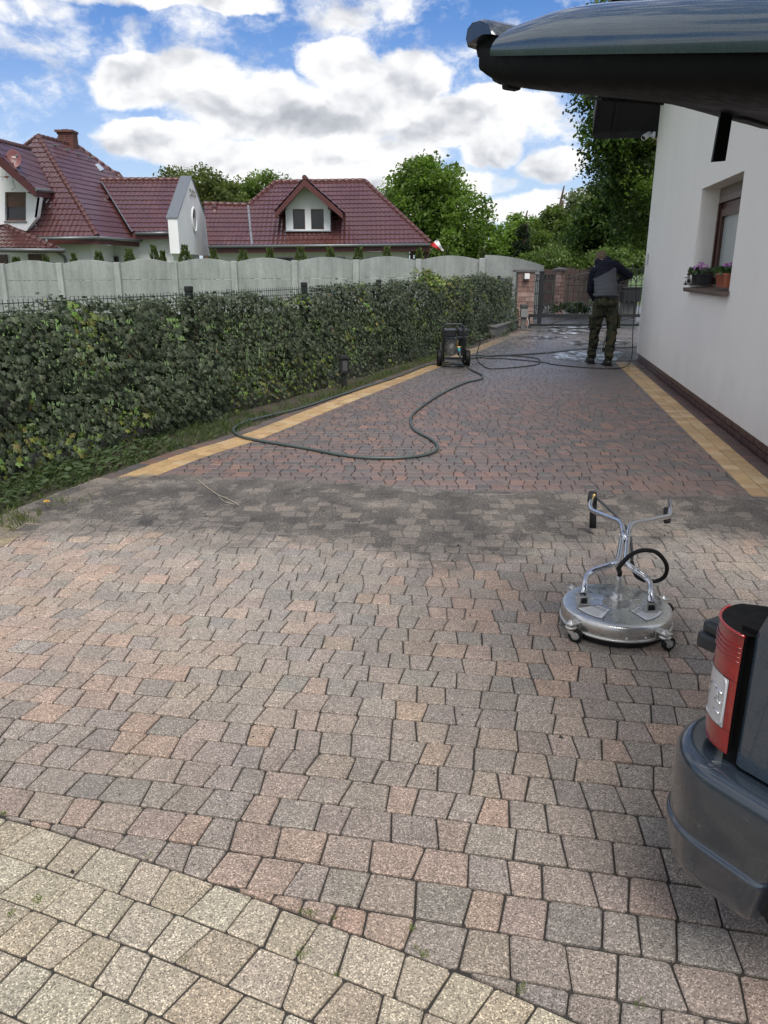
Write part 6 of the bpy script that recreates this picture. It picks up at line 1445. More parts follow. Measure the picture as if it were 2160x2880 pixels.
for a in [.06, .10, .3, .55, .8, 1.0, 1.15, 1.28, 1.35, 1.39, 1.405]:
    k = min(1, (1.41 - a) / .08) ** .5 if a > 1.33 else min(1, (a - .03) / .08) ** .5; bl_ = .020 * math.sin(PI * min(1, a / 1.2)) 
    rows.append([gp3(a, w + (.0), n * (k if n < -.012 else 1) + wob) for (w, n, wob) in [(.010, .040, 0), (.014, -.008, 0), (.026, -.036, 0), (.06, -.044, 0), (.18, -.042 - bl_, 0), (.38, -.028 - bl_ * 1.2, 0), (.58, -.018 - bl_ * 1.5, 0), (.78, -.024 - bl_ * 1.5, 0), (GW - .22, -.044 - bl_, 0), (GW - .10, -.050, 0), (GW - .03, -.045, 0), (GW - .02, -.03, 0), (GW - .018, -.002, 0)]])
loft(ln, rows); ln.add(rows[-1], [tuple(range(13))]); lno = ln.build('inner_trim', TRIMB, gate_); md = lno.modifiers.new('sub', 'SUBSURF'); md.levels = 1; md.render_levels = 1
MB().prism([gp3(.0, .02, -.01), gp3(1.33, .02, -.006), gp3(1.33, GW - .02, -.006), gp3(.0, GW - .02, -.01)], gn * .02).build('inner_frame', TRIMB, gate_)
MB().prism([gp3(1.18, .26, -.043), gp3(1.18, .50, -.031), gp3(1.27, .47, -.029), gp3(1.27, .29, -.039)], gn * -.006).build('pull_recess', RUB, gate_)
MB().prism([gp3(1.16, .84, -.036), gp3(1.16, 1.05, -.050), gp3(1.23, 1.03, -.048), gp3(1.23, .86, -.036)], gn * -.006).build('pull_recess', RUB, gate_)
MB().box(0, (.03, .05, .035), m=Matrix.Translation(gp3(1.35, .09, -.03)) @ Matrix.Rotation(math.atan2(ga.y, ga.x), 4, 'Z'), bev=.01).build('bump_stop', RUB, gate_)
MB().ell(gp3(1.385, .10, -.012), (.045, .03, .022)).build('catch_knob', RUB, gate_)
sp0 = D(2041, 300, 2.60); sp1 = D(2023, 452, 2.56)
pst = MB(); pst.prism([sp0 + Vector((-.017, -.03, .09)), sp0 + Vector((.017, -.03, .09)), sp1 + Vector((.019, 0, 0)), sp1 + Vector((-.021, 0, -.003))], (0, .012, 0)); pst.build('pull_strap', RUB, gate_)
MB().box(sp0 + Vector((.0, .01, .01)), (.07, .05, .03), bev=.008).build('strap_anchor', RUB, gate_)
MB().tube([gp3(.35, .5, topn(.35) * 1.06 + .03), gp3(.30, .85, topn(.3) * 1.06 + .03)], .010, 6).build('wiper', RUB, gate_)

# ------------------------------------------------------------------ rotary surface cleaner
SS = mat('stainless', (.62, .615, .59), .30, metal=.92, var=.10, scale=5, bump=.08, bscale=60, bdist=.001, rvar=.10, dirt=.25, dirtcol=(.35, .34, .32))
SSM = mat('stainless_matt', (.58, .57, .54), .36, metal=.75, var=.10, scale=9, rvar=.1)
BRUSH = mat('brush_black', (.012, .012, .012), .85, bump=.8, bscale=300, bdist=.004); GRIP = mat('grip_black', (.012, .012, .013), .6, bump=.3, bscale=120, bdist=.002)
cx, cy = 1.013, 3.075; Rr = .234; ZD = -.032
sc = empty('surface_cleaner', (cx, cy, 0), 'round stainless steel rotary surface cleaner on castors with its forked handle lying back', 'surface cleaner')
MB().lathe((cx, cy, ZD), [(0, .141), (.056, .141), (.060, .1425), (.064, .141), (.16, .1408), (.212, .1400), (.223, .1375), (.230, .132), (Rr, .124), (Rr, .078), (Rr - .004, .072)], 72).build('deck', SS, sc)
for a in (20, 65, 110, 155, 200): 
    d_ = Vector((math.cos(R(a)), math.sin(R(a)), 0)); 
    if a in (20, 155, 200): MB().tube([(cx + d_.x * .07, cy + d_.y * .07, .1405 + ZD), (cx + d_.x * .15, cy + d_.y * .15, .1405 + ZD)], .0028, 6).build('pressed_rib', SS, sc)
MB().lathe((cx, cy, ZD), [(Rr - .002, .079), (Rr + .006, .077), (Rr + .006, .069), (Rr - .004, .066), (Rr - .01, .062)], 64).build('rim_ring', SSM, sc)
MB().lathe((cx, cy, 0), [(Rr - .010, .036), (Rr - .014, .008), (Rr - .03, .006), (Rr - .03, .034)], 64).build('brush_skirt', BRUSH, sc)
MB().lathe((cx, cy, ZD), [(.032, .141), (.0325, .165), (.031, .168), (.0225, .170), (.0225, .186), (.020, .189), (0, .189)], 24).build('hub', SSM, sc)
def hexnut(c, r, h, m_): return m_.lathe(c, [(0, 0), (r, 0), (r, h), (r * .9, h + .002), (0, h + .002)], 6, smooth=False)
hx = MB(); hexnut((cx, cy, .188 + ZD), .013, .022, hx); hx.lathe((cx, cy, ZD), [(.010, .21), (.011, .232), (.0125, .234), (.0125, .265), (.010, .267), (0, .267)], 12); hx.build('swivel_fitting', SSM, sc)
hosep = [(1732, 1641, 3.02), (1733, 1622, 3.02), (1741, 1596, 3.03), (1771, 1563, 3.06), (1807, 1548, 3.10), (1847, 1554, 3.16), (1874, 1587, 3.22), (1871, 1618, 3.26), (1847, 1634, 3.28), (1816, 1633, 3.28), (1789, 1618, 3.26), (1777, 1581, 3.32), (1777, 1545, 3.42), (1772, 1509, 3.58), (1757, 1478, 3.74), (1711, 1430, 4.08), (1671, 1394, 4.36)]
hp_ = [D(*q) for q in hosep]; hp_[0] = Vector((cx, cy, .262 + ZD)); hp_[1] = Vector((cx + .002, cy, .285 + ZD))
MB().tube(spline(hp_[:12], 8), .0095, 10).build('feed_hose', RUB, sc); MB().tube(spline(hp_[11:], 8), .0070, 8).build('handle_hose', mat('hose_grey', (.05, .05, .052), .5), sc)
def bend(pts, r=.0135, nm='handle_tube'): MB().tube(rounded([D(*q) for q in pts], .05, 5), r, 12).build(nm, CHR2, sc)
CHR2 = mat('polished_tube', (.60, .61, .63), .17, metal=.95, var=.06, rvar=.06)
bend([(1640, 1672, 3.07), (1652, 1608, 3.20), (1738, 1583, 3.2), (1753, 1492, 3.66), (1746, 1468, 3.74), (1664, 1436, 4.05), (1658, 1420, 4.14), (1671, 1392, 4.34)])
bend([(1828, 1697, 3.01), (1832, 1632, 3.14), (1759, 1586, 3.2), (1768, 1492, 3.66), (1777, 1472, 3.74), (1882, 1452, 4.0), (1886, 1440, 4.05), (1884, 1407, 4.25)])
for (px, py, yy) in ((1640, 1676, 3.07), (1828, 1702, 3.0)):
    q = D(px, py, yy); MB().box((q.x - .0, q.y, .1465 + ZD), (.056, .052, .010), bev=.002).build('bracket_plate', SSM, sc)
    for s_ in (-1, 1): MB().box((q.x + s_ * .0215, q.y, .168 + ZD), (.010, .05, .036), bev=.002).build('bracket_cheek', SSM, sc)
    MB().box((q.x, q.y - .02, .160 + ZD), (.026, .012, .026), bev=.006).build('tube_plug', RUB, sc); MB().tube([(q.x - .032, q.y, .168 + ZD), (q.x + .032, q.y, .168 + ZD)], .004, 8).build('pivot_bolt', SSM, sc)
a_, b_ = D(1640, 1672, 3.0), D(1652, 1608, 3.14); 
q = D(1757, 1512, 3.52); MB().tube([q + Vector((0, -.02, -.012)), q + Vector((0, .03, .018))], .0145, 14).build('clamp_sleeve', CHR2, sc); MB().tube([q + Vector((0, -.024, -.0145)), q + Vector((0, -.019, -.0115))], .0125, 12).build('sleeve_plug', RUB, sc)
MB().tube([D(1742, 1506, 3.55), D(1781, 1507, 3.55)], .004, 6).build('cross_bolt', SSM, sc); MB().tube([D(1743, 1500, 3.55), D(1742, 1512, 3.54)], .006, 6).build('bolt_head', SSM, sc)
q0, q1 = D(1669, 1394, 4.33), D(1667, 1489, 4.30); MB().tube([q0 + Vector((0, 0, .01)), q0.lerp(q1, .06), q0.lerp(q1, .5), q1 + Vector((0, 0, .01))], [.020, .023, .020, .021], 12).build('grip', GRIP, sc)
MB().tube([D(1667, 1386, 4.34), D(1663, 1412, 4.30)], .024, 10).build('trigger_gun', GRIP, sc); q0 = D(1671, 1394, 4.30); MB().ell(q0, (.012, .012, .012)).build('gun_inlet', mat('brass', (.55, .38, .15), .3, metal=.9), sc)
q0, q1 = D(1876, 1426, 4.24), D(1876, 1472, 4.22); MB().tube([q0, q0.lerp(q1, .1), q0.lerp(q1, .9), q1], [.014, .021, .020, .015], 12).build('grip', GRIP, sc)
MB().tube([D(1662, 1414, 4.2), D(1664, 1440, 4.17), D(1669, 1452, 4.2)], .005, 6).build('trigger', GRIP, sc)
# castors
def castor(ang, wa_):
    d_ = Vector((math.cos(R(ang)), math.sin(R(ang)), 0)); pz = Vector((cx, cy, 0)) + d_ * (Rr + .035); c_ = empty('castor', pz); c_.parent = sc; c_.matrix_parent_inverse = WM(sc).inverted()
    Ma = Matrix.Translation(Vector((cx, cy, .104 + ZD)) + d_ * (Rr + .008)) @ Matrix.Rotation(R(ang), 4, 'Z'); MB().box(0, (.075, .042, .006), m=Ma @ Matrix.Translation((.012, 0, .008)), bev=.002).build('arm', SSM, c_); MB().box(0, (.005, .042, .036), m=Ma @ Matrix.Translation((-.004, 0, -.008)), bev=.001).build('mount_plate', SSM, c_)
    MB().lathe((pz.x, pz.y, .112 + ZD), [(0, 0), (.021, 0), (.021, .005), (.011, .007), (.011, .013), (0, .014)], 12).build('top_nut', SSM, c_); MB().lathe((pz.x, pz.y, .088 + ZD), [(0, 0), (.022, .002), (.026, .008), (.022, .014), (0, .016)], 16).build('swivel_ring', SSM, c_)
    wd_ = Vector((math.cos(R(wa_)), math.sin(R(wa_)), 0)); wc = pz + wd_ * .022 + Vector((0, 0, .030)); ax = Vector((-wd_.y, wd_.x, 0))
    for s_ in (-1, 1): MB().prism([pz + ax * s_ * .016 + Vector((0, 0, .086 + ZD)) - wd_ * .014, pz + ax * s_ * .016 + Vector((0, 0, .086 + ZD)) + wd_ * .016, wc + ax * s_ * .016 + wd_ * .010 + Vector((0, 0, -.006)), wc + ax * s_ * .016 - wd_ * .010], ax * s_ * .0025).build('fork', SSM, c_)
    Mw = Matrix.Translation(wc) @ ax.to_track_quat('Z', 'Y').to_matrix().to_4x4(); w_ = MB().lathe(0, [(.018, -.011), (.027, -.011), (.030, -.007), (.030, .007), (.027, .011), (.018, .011)], 24, m=Mw).build('wheel', RUB, c_)
    MB().lathe(0, [(0, -.0125), (.012, -.0125), (.018, -.010), (.018, .010), (.012, .0125), (0, .0125)], 16, m=Mw).build('wheel_hub', mat('hub_grey', (.35, .35, .35), .4), c_)
for a_, w_ in ((212, -30), (300, 20), (25, -10), (120, 80)): castor(a_, w_)
for a in (265, 285, 335): d_ = Vector((math.cos(R(a)), math.sin(R(a)), 0)); MB().ell(Vector((cx, cy, .086 + ZD)) + d_ * Rr, (.006, .006, .006)).build('screw', SSM, sc)
# printed labels on the deck
LBL = mat('label_white', (.72, .72, .70), .4, var=.05); INK = mat('label_ink', (.05, .05, .06), .5)
def text(s, size, M, mat_, parent, name='lettering'):
    c = bpy.data.curves.new('t', 'FONT'); c.body = s; c.size = size; c.align_x = 'CENTER'; c.align_y = 'CENTER'; c.extrude = .0002
    o = bpy.data.objects.new('t', c); COL.objects.link(o); bpy.context.view_layer.update(); me = bpy.data.meshes.new_from_object(o.evaluated_get(bpy.context.evaluated_depsgraph_get())); bpy.data.objects.remove(o)
    me.transform(M); me.materials.clear(); me.materials.append(mat_); oo = bpy.data.objects.new(name, me); place(oo, parent); return oo
def deck_label(a0, a1, flip):
    pts = []; r0, r1 = .085, .192
    m_ = MB(); n = 10; z = .1419
    def zat(r): return .1414 + ZD if r < .17 else .1414 + ZD - (r - .16) * .012
    ring = [(r0, a0 + (a1 - a0) * k / n) for k in range(n + 1)] + [(r1, a1 + (a0 - a1) * k / n) for k in range(n + 1)]
    for (rr_, aa) in ring: pts.append((cx + math.cos(R(aa)) * rr_, cy + math.sin(R(aa)) * rr_, zat(rr_) + .0008))
    m_.add(pts, [tuple(range(len(pts)))]); lb = m_.build('label', LBL, sc); am = (a0 + a1) / 2; d_ = Vector((math.cos(R(am)), math.sin(R(am)), 0))
    bd = MB(); bd.tube([(p[0], p[1], p[2] + .0003) for p in pts + pts[:1]], .0008, 4); bd.build('border', INK, lb)
    bd = MB(); bd.tube([(cx + math.cos(R(aa)) * .115, cy + math.sin(R(aa)) * .115, .1425 + ZD) for aa in (a0, am, a1)], .0014, 4); bd.build('divider', INK, lb)
    Mt = Matrix.Translation(Vector((cx, cy, .1424 + ZD)) + d_ * .101) @ Matrix.Rotation(R(am + 90), 4, 'Z'); text('VEVOR', .015, Mt, INK, lb)
    for k in range(6):
        r_ = .124 + k * .0105; hw = (a1 - a0) / 2 * rnd.uniform(.55, .85); MB().tube([(cx + math.cos(R(am + s_ * hw)) * r_, cy + math.sin(R(am + s_ * hw)) * r_, zat(r_) + .0012) for s_ in (-1, -.3, .3, 1)], .0007, 3).build('print_line', mat('print_grey', (.35, .35, .36), .5), lb)
deck_label(196, 236, 0); deck_label(292, 334, 1)
# ------------------------------------------------------------------ pressure washer on its cart
wx0 = 12.5
pw = empty('pressure_washer', D(1272, 1028, wx0), 'petrol pressure washer on a two-wheeled black cart at the edge of the hedge', 'pressure washer')
BLK = mat('cart_black', (.018, .020, .021), .42, var=.2); ALU2 = mat('engine_alu', (.16, .155, .15), .45, metal=.6, var=.35, scale=18); BRS = mat('brass', (.55, .38, .15), .3, metal=.9)
fr = MB(); y1, y2 = 12.25, 12.75
fr.tube(rounded([D(1247, 1018, y1), D(1247, 912, y1), D(1304, 912, y1), D(1304, 1018, y1)], .07, 5), .016, 8); fr.build('handle_frame', BLK, pw)
for px in (1247, 1304): a = D(px, 1016, y1); MB().tube([a, (a.x, y2 + .1, a.z), (a.x, y2 + .12, a.z + .2)], .014, 8).build('frame_rail', BLK, pw)
a = D(1275, 1012, 12.5); MB().box((a.x, 12.5, a.z), (.34, .48, .014), bev=.004).build('base_plate', mat('plate_grey', (.10, .10, .095), .5, var=.3), pw); MB().tube([(D(1244, 1026, 12.2).x, 12.2, .03), (D(1308, 1026, 12.2).x, 12.2, .03)], .014, 8).build('foot_bar', BLK, pw)
for px in (1236, 1315):
    x_ = D(px, 1000, 12.5).x; Mw = Matrix.Translation((x_, 12.5, .125)) @ Matrix.Rotation(R(90), 4, 'Y'); w_ = MB().lathe(0, [(.06, -.035), (.115, -.038), (.125, -.028), (.126, 0), (.125, .028), (.115, .038), (.06, .035)], 24, m=Mw).build('wheel', RUB, pw)
    MB().lathe(0, [(0, -.03), (.03, -.03), (.06, -.02), (.06, .02), (.03, .03), (0, .03)], 14, m=Mw).build('hub', ALU2, w_)
MB().tube([(D(1236, 1000, 12.5).x, 12.5, .125), (D(1315, 1000, 12.5).x, 12.5, .125)], .012, 6).build('axle', BLK, pw)
def wbox(x0, y0, x1, y1_, y, d, m_, nm, bev=.02): a = D(x0, y1_, y); c_ = D(x1, y0, y); return MB().box(((a.x + c_.x) / 2, y + d / 2, (a.z + c_.z) / 2), (c_.x - a.x, d, c_.z - a.z), bev=bev).build(nm, m_, pw)
wbox(1250, 930, 1283, 948, 12.38, .26, BLK, 'air_filter'); wbox(1249, 927, 1284, 931, 12.37, .28, mat('washer_grey', (.06, .062, .065), .5), 'filter_lid', .006)
wbox(1289, 925, 1318, 948, 12.36, .28, BLK, 'fuel_tank', .03); wbox(1288, 946, 1319, 949, 12.35, .3, MATS['washer_grey'], 'tank_flange', .004)
q = D(1303, 922, 12.5); MB().lathe((q.x, 12.5, q.z), [(0, 0), (.035, 0), (.035, .02), (0, .025)], 12).build('fuel_cap', BLK, pw)
q = D(1270, 984, 12.42); Mm = Matrix.Translation((q.x, 12.42, q.z)) @ Matrix.Rotation(R(90), 4, 'X'); MB().lathe(0, [(0, .02), (.05, .02), (.09, .0), (.10, -.05), (.10, -.20), (0, -.22)], 20, m=Mm).build('crankcase', ALU2, pw)
for k in range(5): MB().lathe(0, [(.03 + k * .014, .022 - k * .003), (.034 + k * .014, .026 - k * .003), (.038 + k * .014, .021 - k * .003)], 16, m=Mm).build('cooling_rib', ALU2, pw)
wbox(1256, 952, 1290, 970, 12.45, .2, ALU2, 'cylinder', .01); wbox(1289, 952, 1312, 1002, 12.5, .2, mat('engine_dark', (.03, .03, .032), .5, var=.3), 'engine_block', .02)
for k in range(4): wbox(1255, 953 + k * 4.5, 1291, 955 + k * 4.5, 12.44, .22, ALU2, 'fin', .001)
q = D(1286, 958, 12.3); MB().tube([q, D(1287, 975, 12.3)], .018, 8).build('pump_head', BRS, pw); MB().tube([D(1282, 977, 12.27), D(1300, 976, 12.27)], .014, 8).build('pump_manifold', BRS, pw)
MB().tube([D(1291, 979, 12.24), D(1292, 990, 12.2)], .022, 10).build('inlet_coupling', mat('coupling_teal', (.05, .26, .30), .45), pw)
MB().tube(spline([D(1287, 940, 12.3), D(1284, 955, 12.28), D(1290, 968, 12.27)], 5), .008, 6).build('fuel_line', BLK, pw)
# hoses
HG = mat('hose_green_grey', (.060, .078, .074), .42, var=.15, scale=3); HB = mat('hose_black', (.014, .013, .014), .45, var=.2)
def ghose(pts, r): 
    out = []
    for q in pts:
        if len(q) == 2: p_ = G(q[0], q[1], r + .001)
        else: p_ = D(*q)
        out.append(p_)
    return out
gh = ghose([(1292, 988, 12.2), (1297, 1008, 12.1), (1306, 1024), (1322, 1038), (1343, 1048), (1357, 1056), (1352, 1066), (1313, 1075), (1272, 1092), (1225, 1117), (1179, 1149), (1158, 1170), (1155, 1190), (1168, 1211), (1205, 1231), (1226, 1247), (1230, 1261), (1213, 1274), (1173, 1283), (1106, 1288), (1028, 1287), (951, 1278), (873, 1263), (795, 1250), (718, 1237), (676, 1227), (657, 1213), (663, 1200), (692, 1185), (769, 1166), (847, 1147), (951, 1113), (1054, 1080), (1132, 1054), (1199, 1028), (1236, 1021), (1305, 1011), (1345, 1004), (1392, 1000), (1512, 994), (1650, 981), (1790, 976)], .014)
go_ = MB().tube(spline(gh, 7), .0135, 9).build('garden_hose', HG); tag(go_, 'thick grey-green garden hose snaking in a long S over the drive', 'hose')
bh = ghose([(1303, 977, 12.3), (1325, 977, 12.3), (1342, 972, 12.3), (1354, 958, 12.35), (1359, 953, 12.45), (1352, 962, 12.6), (1344, 985, 12.9), (1341, 1006), (1348, 1020), (1365, 1033), (1388, 1037), (1450, 1033), (1500, 1027), (1519, 1020), (1513, 1009), (1475, 1003), (1420, 1000), (1356, 999), (1318, 1001), (1300, 1006), (1330, 1007), (1420, 1009), (1521, 1018), (1558, 1025), (1627, 1032), (1695, 1036), (1745, 1035), (1768, 1024), (1778, 997, 12.75), (1779, 960, 12.9), (1781, 915, 13.0), (1787, 850, 13.1), (1789, 810, 13.15), (1786, 788, 13.2), (1773, 778, 13.25), (1752, 782, 13.3)], .008)
bo_ = MB().tube(spline(bh, 7), .0078, 7).build('pressure_hose', HB); tag(bo_, 'thin black high-pressure hose looping from the washer to the man', 'hose')

# ------------------------------------------------------------------ the man
def capsule(m_, a, b_, r0, r1, sx=1.0, n=12):
    a = Vector(a); b_ = Vector(b_); d = (b_ - a); L = max(d.length, 1e-4); M_ = Matrix.Translation(a) @ d.to_track_quat('Z', 'Y').to_matrix().to_4x4(); prof = [(1e-4, -r0)]
    prof += [(r0 * math.cos(t_), r0 * math.sin(t_)) for t_ in (-1.1, -.7, -.35, 0)]; prof += [(r0 + (r1 - r0) * k / 4, L * k / 4) for k in (1, 2, 3)]; prof += [(r1 * math.cos(t_), L + r1 * math.sin(t_)) for t_ in (0, .35, .7, 1.1)] + [(1e-4, L + r1)]
    m_.lathe(0, prof, n, m=M_); return m_
def fuse(m_, name, mat_, parent, vox=.014, smooth=6, wr=0.0, wscale=14, seed=0):
    me = bpy.data.meshes.new(name); me.from_pydata(m_.v, [], m_.f); o = bpy.data.objects.new(name, me); COL.objects.link(o)
    md = o.modifiers.new('r', 'REMESH'); md.mode = 'VOXEL'; md.voxel_size = vox; md.use_smooth_shade = True; md = o.modifiers.new('s', 'SMOOTH'); md.factor = .5; md.iterations = smooth
    bpy.context.view_layer.update(); me2 = bpy.data.meshes.new_from_object(o.evaluated_get(bpy.context.evaluated_depsgraph_get())); bpy.data.objects.remove(o); bpy.data.meshes.remove(me)
    if wr > 0:
        nn = [v.normal.copy() for v in me2.vertices]
        for v, n_ in zip(me2.vertices, nn):
            c = v.co; k = mnoise.noise((c.x * wscale + seed, c.y * wscale, c.z * wscale * 2.2)) + .5 * mnoise.noise((c.x * wscale * 2.3, c.y * wscale * 2, c.z * wscale * 4 + seed)); v.co = c + n_ * wr * k
    me2.materials.clear(); me2.materials.append(mat_); me2.polygons.foreach_set('use_smooth', [True] * len(me2.polygons)); o2 = bpy.data.objects.new(name, me2); place(o2, parent); return o2
SKIN = mat('skin', (.50, .30, .22), .55, var=.06)
man = empty('person', G(1690, 1024), 'person seen from behind in dark grey hoodie and camouflage trousers, bent over a spray lance', 'person')
def camo():
    m = bpy.data.materials.new('camouflage'); m.use_nodes = True; t = NT(m.node_tree); b = t.n['Principled BSDF']; p = t.obj()
    n1 = t.noise(p, 7, 3, .5, dist=.6); n2 = t.noise(t.vm('ADD', p, (3, 5, 1)), 9, 3, .5, dist=.8); n3 = t.noise(t.vm('ADD', p, (9, 1, 4)), 12, 2, .5)
    c = t.mix(t.mr(n1, .49, .51), (.038, .040, .024), (.020, .024, .014)); c = t.mix(t.mr(n2, .55, .57), c, (.055, .045, .026)); c = t.mix(t.mr(n3, .60, .62), c, (.008, .008, .008)); t.put(b.inputs['Base Color'], c); b.inputs['Roughness'].default_value = .9; b.inputs['Specular IOR Level'].default_value = .2; return m
CAMO = camo(); NAVY = mat('hoodie_navy', (.010, .011, .020), .9, var=.15, spec=.15); GREY = mat('hoodie_grey', (.068, .072, .082), .92, var=.12, scale=8, spec=.15); BOOT = mat('boot', (.014, .013, .012), .6, var=.2); HAIR = mat('hair', (.10, .075, .048), .8, var=.4, scale=30, bump=.8, bscale=120, bdist=.006)
J = dict(pel=D(1704, 838, 12.62), wai=D(1704, 808, 12.68), chs=D(1702, 775, 12.84), upb=D(1700, 755, 12.98), nek=D(1694, 737, 13.10), hed=D(1690, 727, 13.20), sL=D(1672, 765, 12.96), sR=D(1731, 748, 12.97), eL=D(1661, 815, 13.02), hL=D(1672, 842, 13.30), eR=D(1769, 774, 13.02), hR=D(1748, 783, 13.30),
         pL=D(1690, 845, 12.62), pR=D(1720, 845, 12.62), kL=D(1674, 925, 12.68), kR=D(1722, 925, 12.60), aL=D(1663, 1004, 12.82), aR=D(1711, 1010, 12.52))
fL, fR = Vector((J['aL'].x, 12.90, .04)), Vector((J['aR'].x + .01, 12.62, .04))
# body: one continuous figure under the clothes, with head, neck, arms, legs and five-fingered hands
bd = MB(); bd.ell(J['hed'], (.078, .098, .108)); capsule(bd, J['nek'], J['hed'], .055, .05); capsule(bd, J['upb'], J['nek'], .06, .05); capsule(bd, J['pel'] + Vector((0, .03, 0)), J['wai'] + Vector((0, .03, 0)), .07, .07); capsule(bd, J['wai'] + Vector((0, .03, 0)), J['upb'] + Vector((0, .03, -.02)), .07, .06)
for s_ in 'LR':
    capsule(bd, J['upb'], J['s' + s_], .06, .05); capsule(bd, J['s' + s_], J['e' + s_], .05, .04); capsule(bd, J['e' + s_], J['h' + s_], .038, .027); capsule(bd, J['p' + s_], J['k' + s_], .085, .055); capsule(bd, J['k' + s_], J['a' + s_], .052, .036); capsule(bd, J['a' + s_], (fL if s_ == 'L' else fR) + Vector((0, .05, 0)), .036, .03)
hd = J['hed']; fwd = Vector((-.1, .75, -.65)).normalized(); bd.ell(hd + fwd * .09, (.014, .02, .02)); bd.ell(hd + fwd * .075 + Vector((0, .0, -.04)), (.05, .04, .04))
for s_ in (-1, 1): bd.ell(hd + Vector((s_ * .08, .0, -.01)), (.012, .022, .03))
fuse(bd, 'body', SKIN, man, .012, 3)
for s_, side in (('L', -1), ('R', 1)):
    h = J['h' + s_]; e = J['e' + s_]; d = (h - e).normalized(); sd_ = d.cross(Vector((0, 0, 1))).normalized(); dn_ = sd_.cross(d).normalized(); hm_ = MB(); capsule(hm_, h, h + d * .07, .030, .034, n=10)
    for k in range(4):
        b0 = h + d * .085 + sd_ * (k - 1.5) * .019; L_ = (.036, .042, .040, .031)[k]; p1_ = b0 + d * L_ * .8; p2_ = p1_ + (d * .2 - dn_ * side * 0 + Vector((0, 0, -1)) * .9).normalized() * L_ * .7; p3_ = p2_ + (-d * .7 + Vector((0, 0, -.5))).normalized() * L_ * .5; capsule(hm_, b0, p1_, .0095, .009, n=8); capsule(hm_, p1_, p2_, .009, .0085, n=8); capsule(hm_, p2_, p3_, .0085, .0075, n=8)
    t0 = h + d * .03 - sd_ * side * .028; t1 = t0 + (d * .6 - sd_ * side * .6 + Vector((0, 0, -.3))).normalized() * .035; capsule(hm_, t0, t1, .012, .010, n=8); capsule(hm_, t1, t1 + (d + Vector((0, 0, -.6))).normalized() * .028, .010, .008, n=8)
    fuse(hm_, 'hand', mat('work_glove', (.05, .10, .09), .7, var=.2) if s_ == 'R' else SKIN, man, .004, 2)
# hoodie: grey back panel, navy yoke, sleeves and hood
def shirt(m_, cond):
    pass
tor = MB()
def blob(c, r): tor.ell(c, r)
W_ = J['wai']
blob(J['upb'] + Vector((.005, -.02, -.04)), (.205, .15, .10))
for i_ in range(7):
    u_ = i_ / 6; pc_ = (J['pel'] + Vector((0, 0, .05))).lerp(J['upb'] + Vector((.005, -.02, -.06)), u_); blob(pc_, (.188 + .012 * u_, .145, .10))
for s_ in 'LR': capsule(tor, J['upb'] + Vector((0, 0, -.04)), J['s' + s_] + Vector((0, 0, -.05)), .10, .07)
hoo = fuse(tor, 'hoodie', GREY, man, .012, 4, .010, 9, 3)
# colour-block the yoke in the hoodie mesh: faces above the slanting seam take the navy cloth
me = hoo.data; me.materials.append(NAVY)
sL_, sR_ = D(1664, 785, 12.9), D(1728, 752, 12.9)
for f in me.polygons:
    c = f.center; u_ = (c.x - sL_.x) / (sR_.x - sL_.x); seam = sL_.z + (sR_.z - sL_.z) * min(max(u_, -.3), 1.05) ** 1.0 if u_ > 0 else sL_.z + u_ * .1
    if c.z > seam or u_ > 1.08 and c.z > sR_.z - .12: f.material_index = 1
sl_ = MB()
for s_ in 'LR':
    S_, E_, H_ = J['s' + s_], J['e' + s_], J['h' + s_]; capsule(sl_, S_, S_.lerp(E_, .95), .082, .066); capsule(sl_, E_, H_.lerp(E_, .05), .066, .045); 
    if s_ == 'R': so_ = fuse(sl_, 'sleeve', NAVY, man, .012, 4, .009, 12, 8)
    else: so_ = fuse(sl_, 'sleeve', NAVY, man, .012, 4, .009, 12, 2)
    sl_ = MB()
yo = MB(); capsule(yo, J['sL'] + Vector((.02, 0, .0)), J['upb'] + Vector((0, .0, .03)), .075, .11); capsule(yo, J['upb'] + Vector((0, .0, .03)), J['sR'] + Vector((-.01, 0, .01)), .11, .085); fuse(yo, 'yoke', NAVY, man, .012, 4, .006, 10, 5)
hd_ = MB(); capsule(hd_, J['nek'] + Vector((-.06, -.03, -.035)), J['nek'] + Vector((.09, -.03, .03)), .060, .050); capsule(hd_, J['nek'] + Vector((-.03, -.07, -.09)), J['nek'] + Vector((.08, -.07, -.01)), .05, .045); capsule(hd_, J['nek'] + Vector((-.08, .03, .0)), J['nek'] + Vector((.08, .03, .05)), .045, .045); fuse(hd_, 'hood', NAVY, man, .010, 3, .010, 14, 4)
hem = MB(); c0 = J['pel'] + Vector((0, 0, .045)); ring = [c0 + Vector((math.cos(a) * .188, math.sin(a) * .145, .006 * math.sin(3 * a))) for a in [k * PI / 12 for k in range(25)]]; hem.tube(ring, .020, 8, cap=False); hem.build('hem', GREY, man)
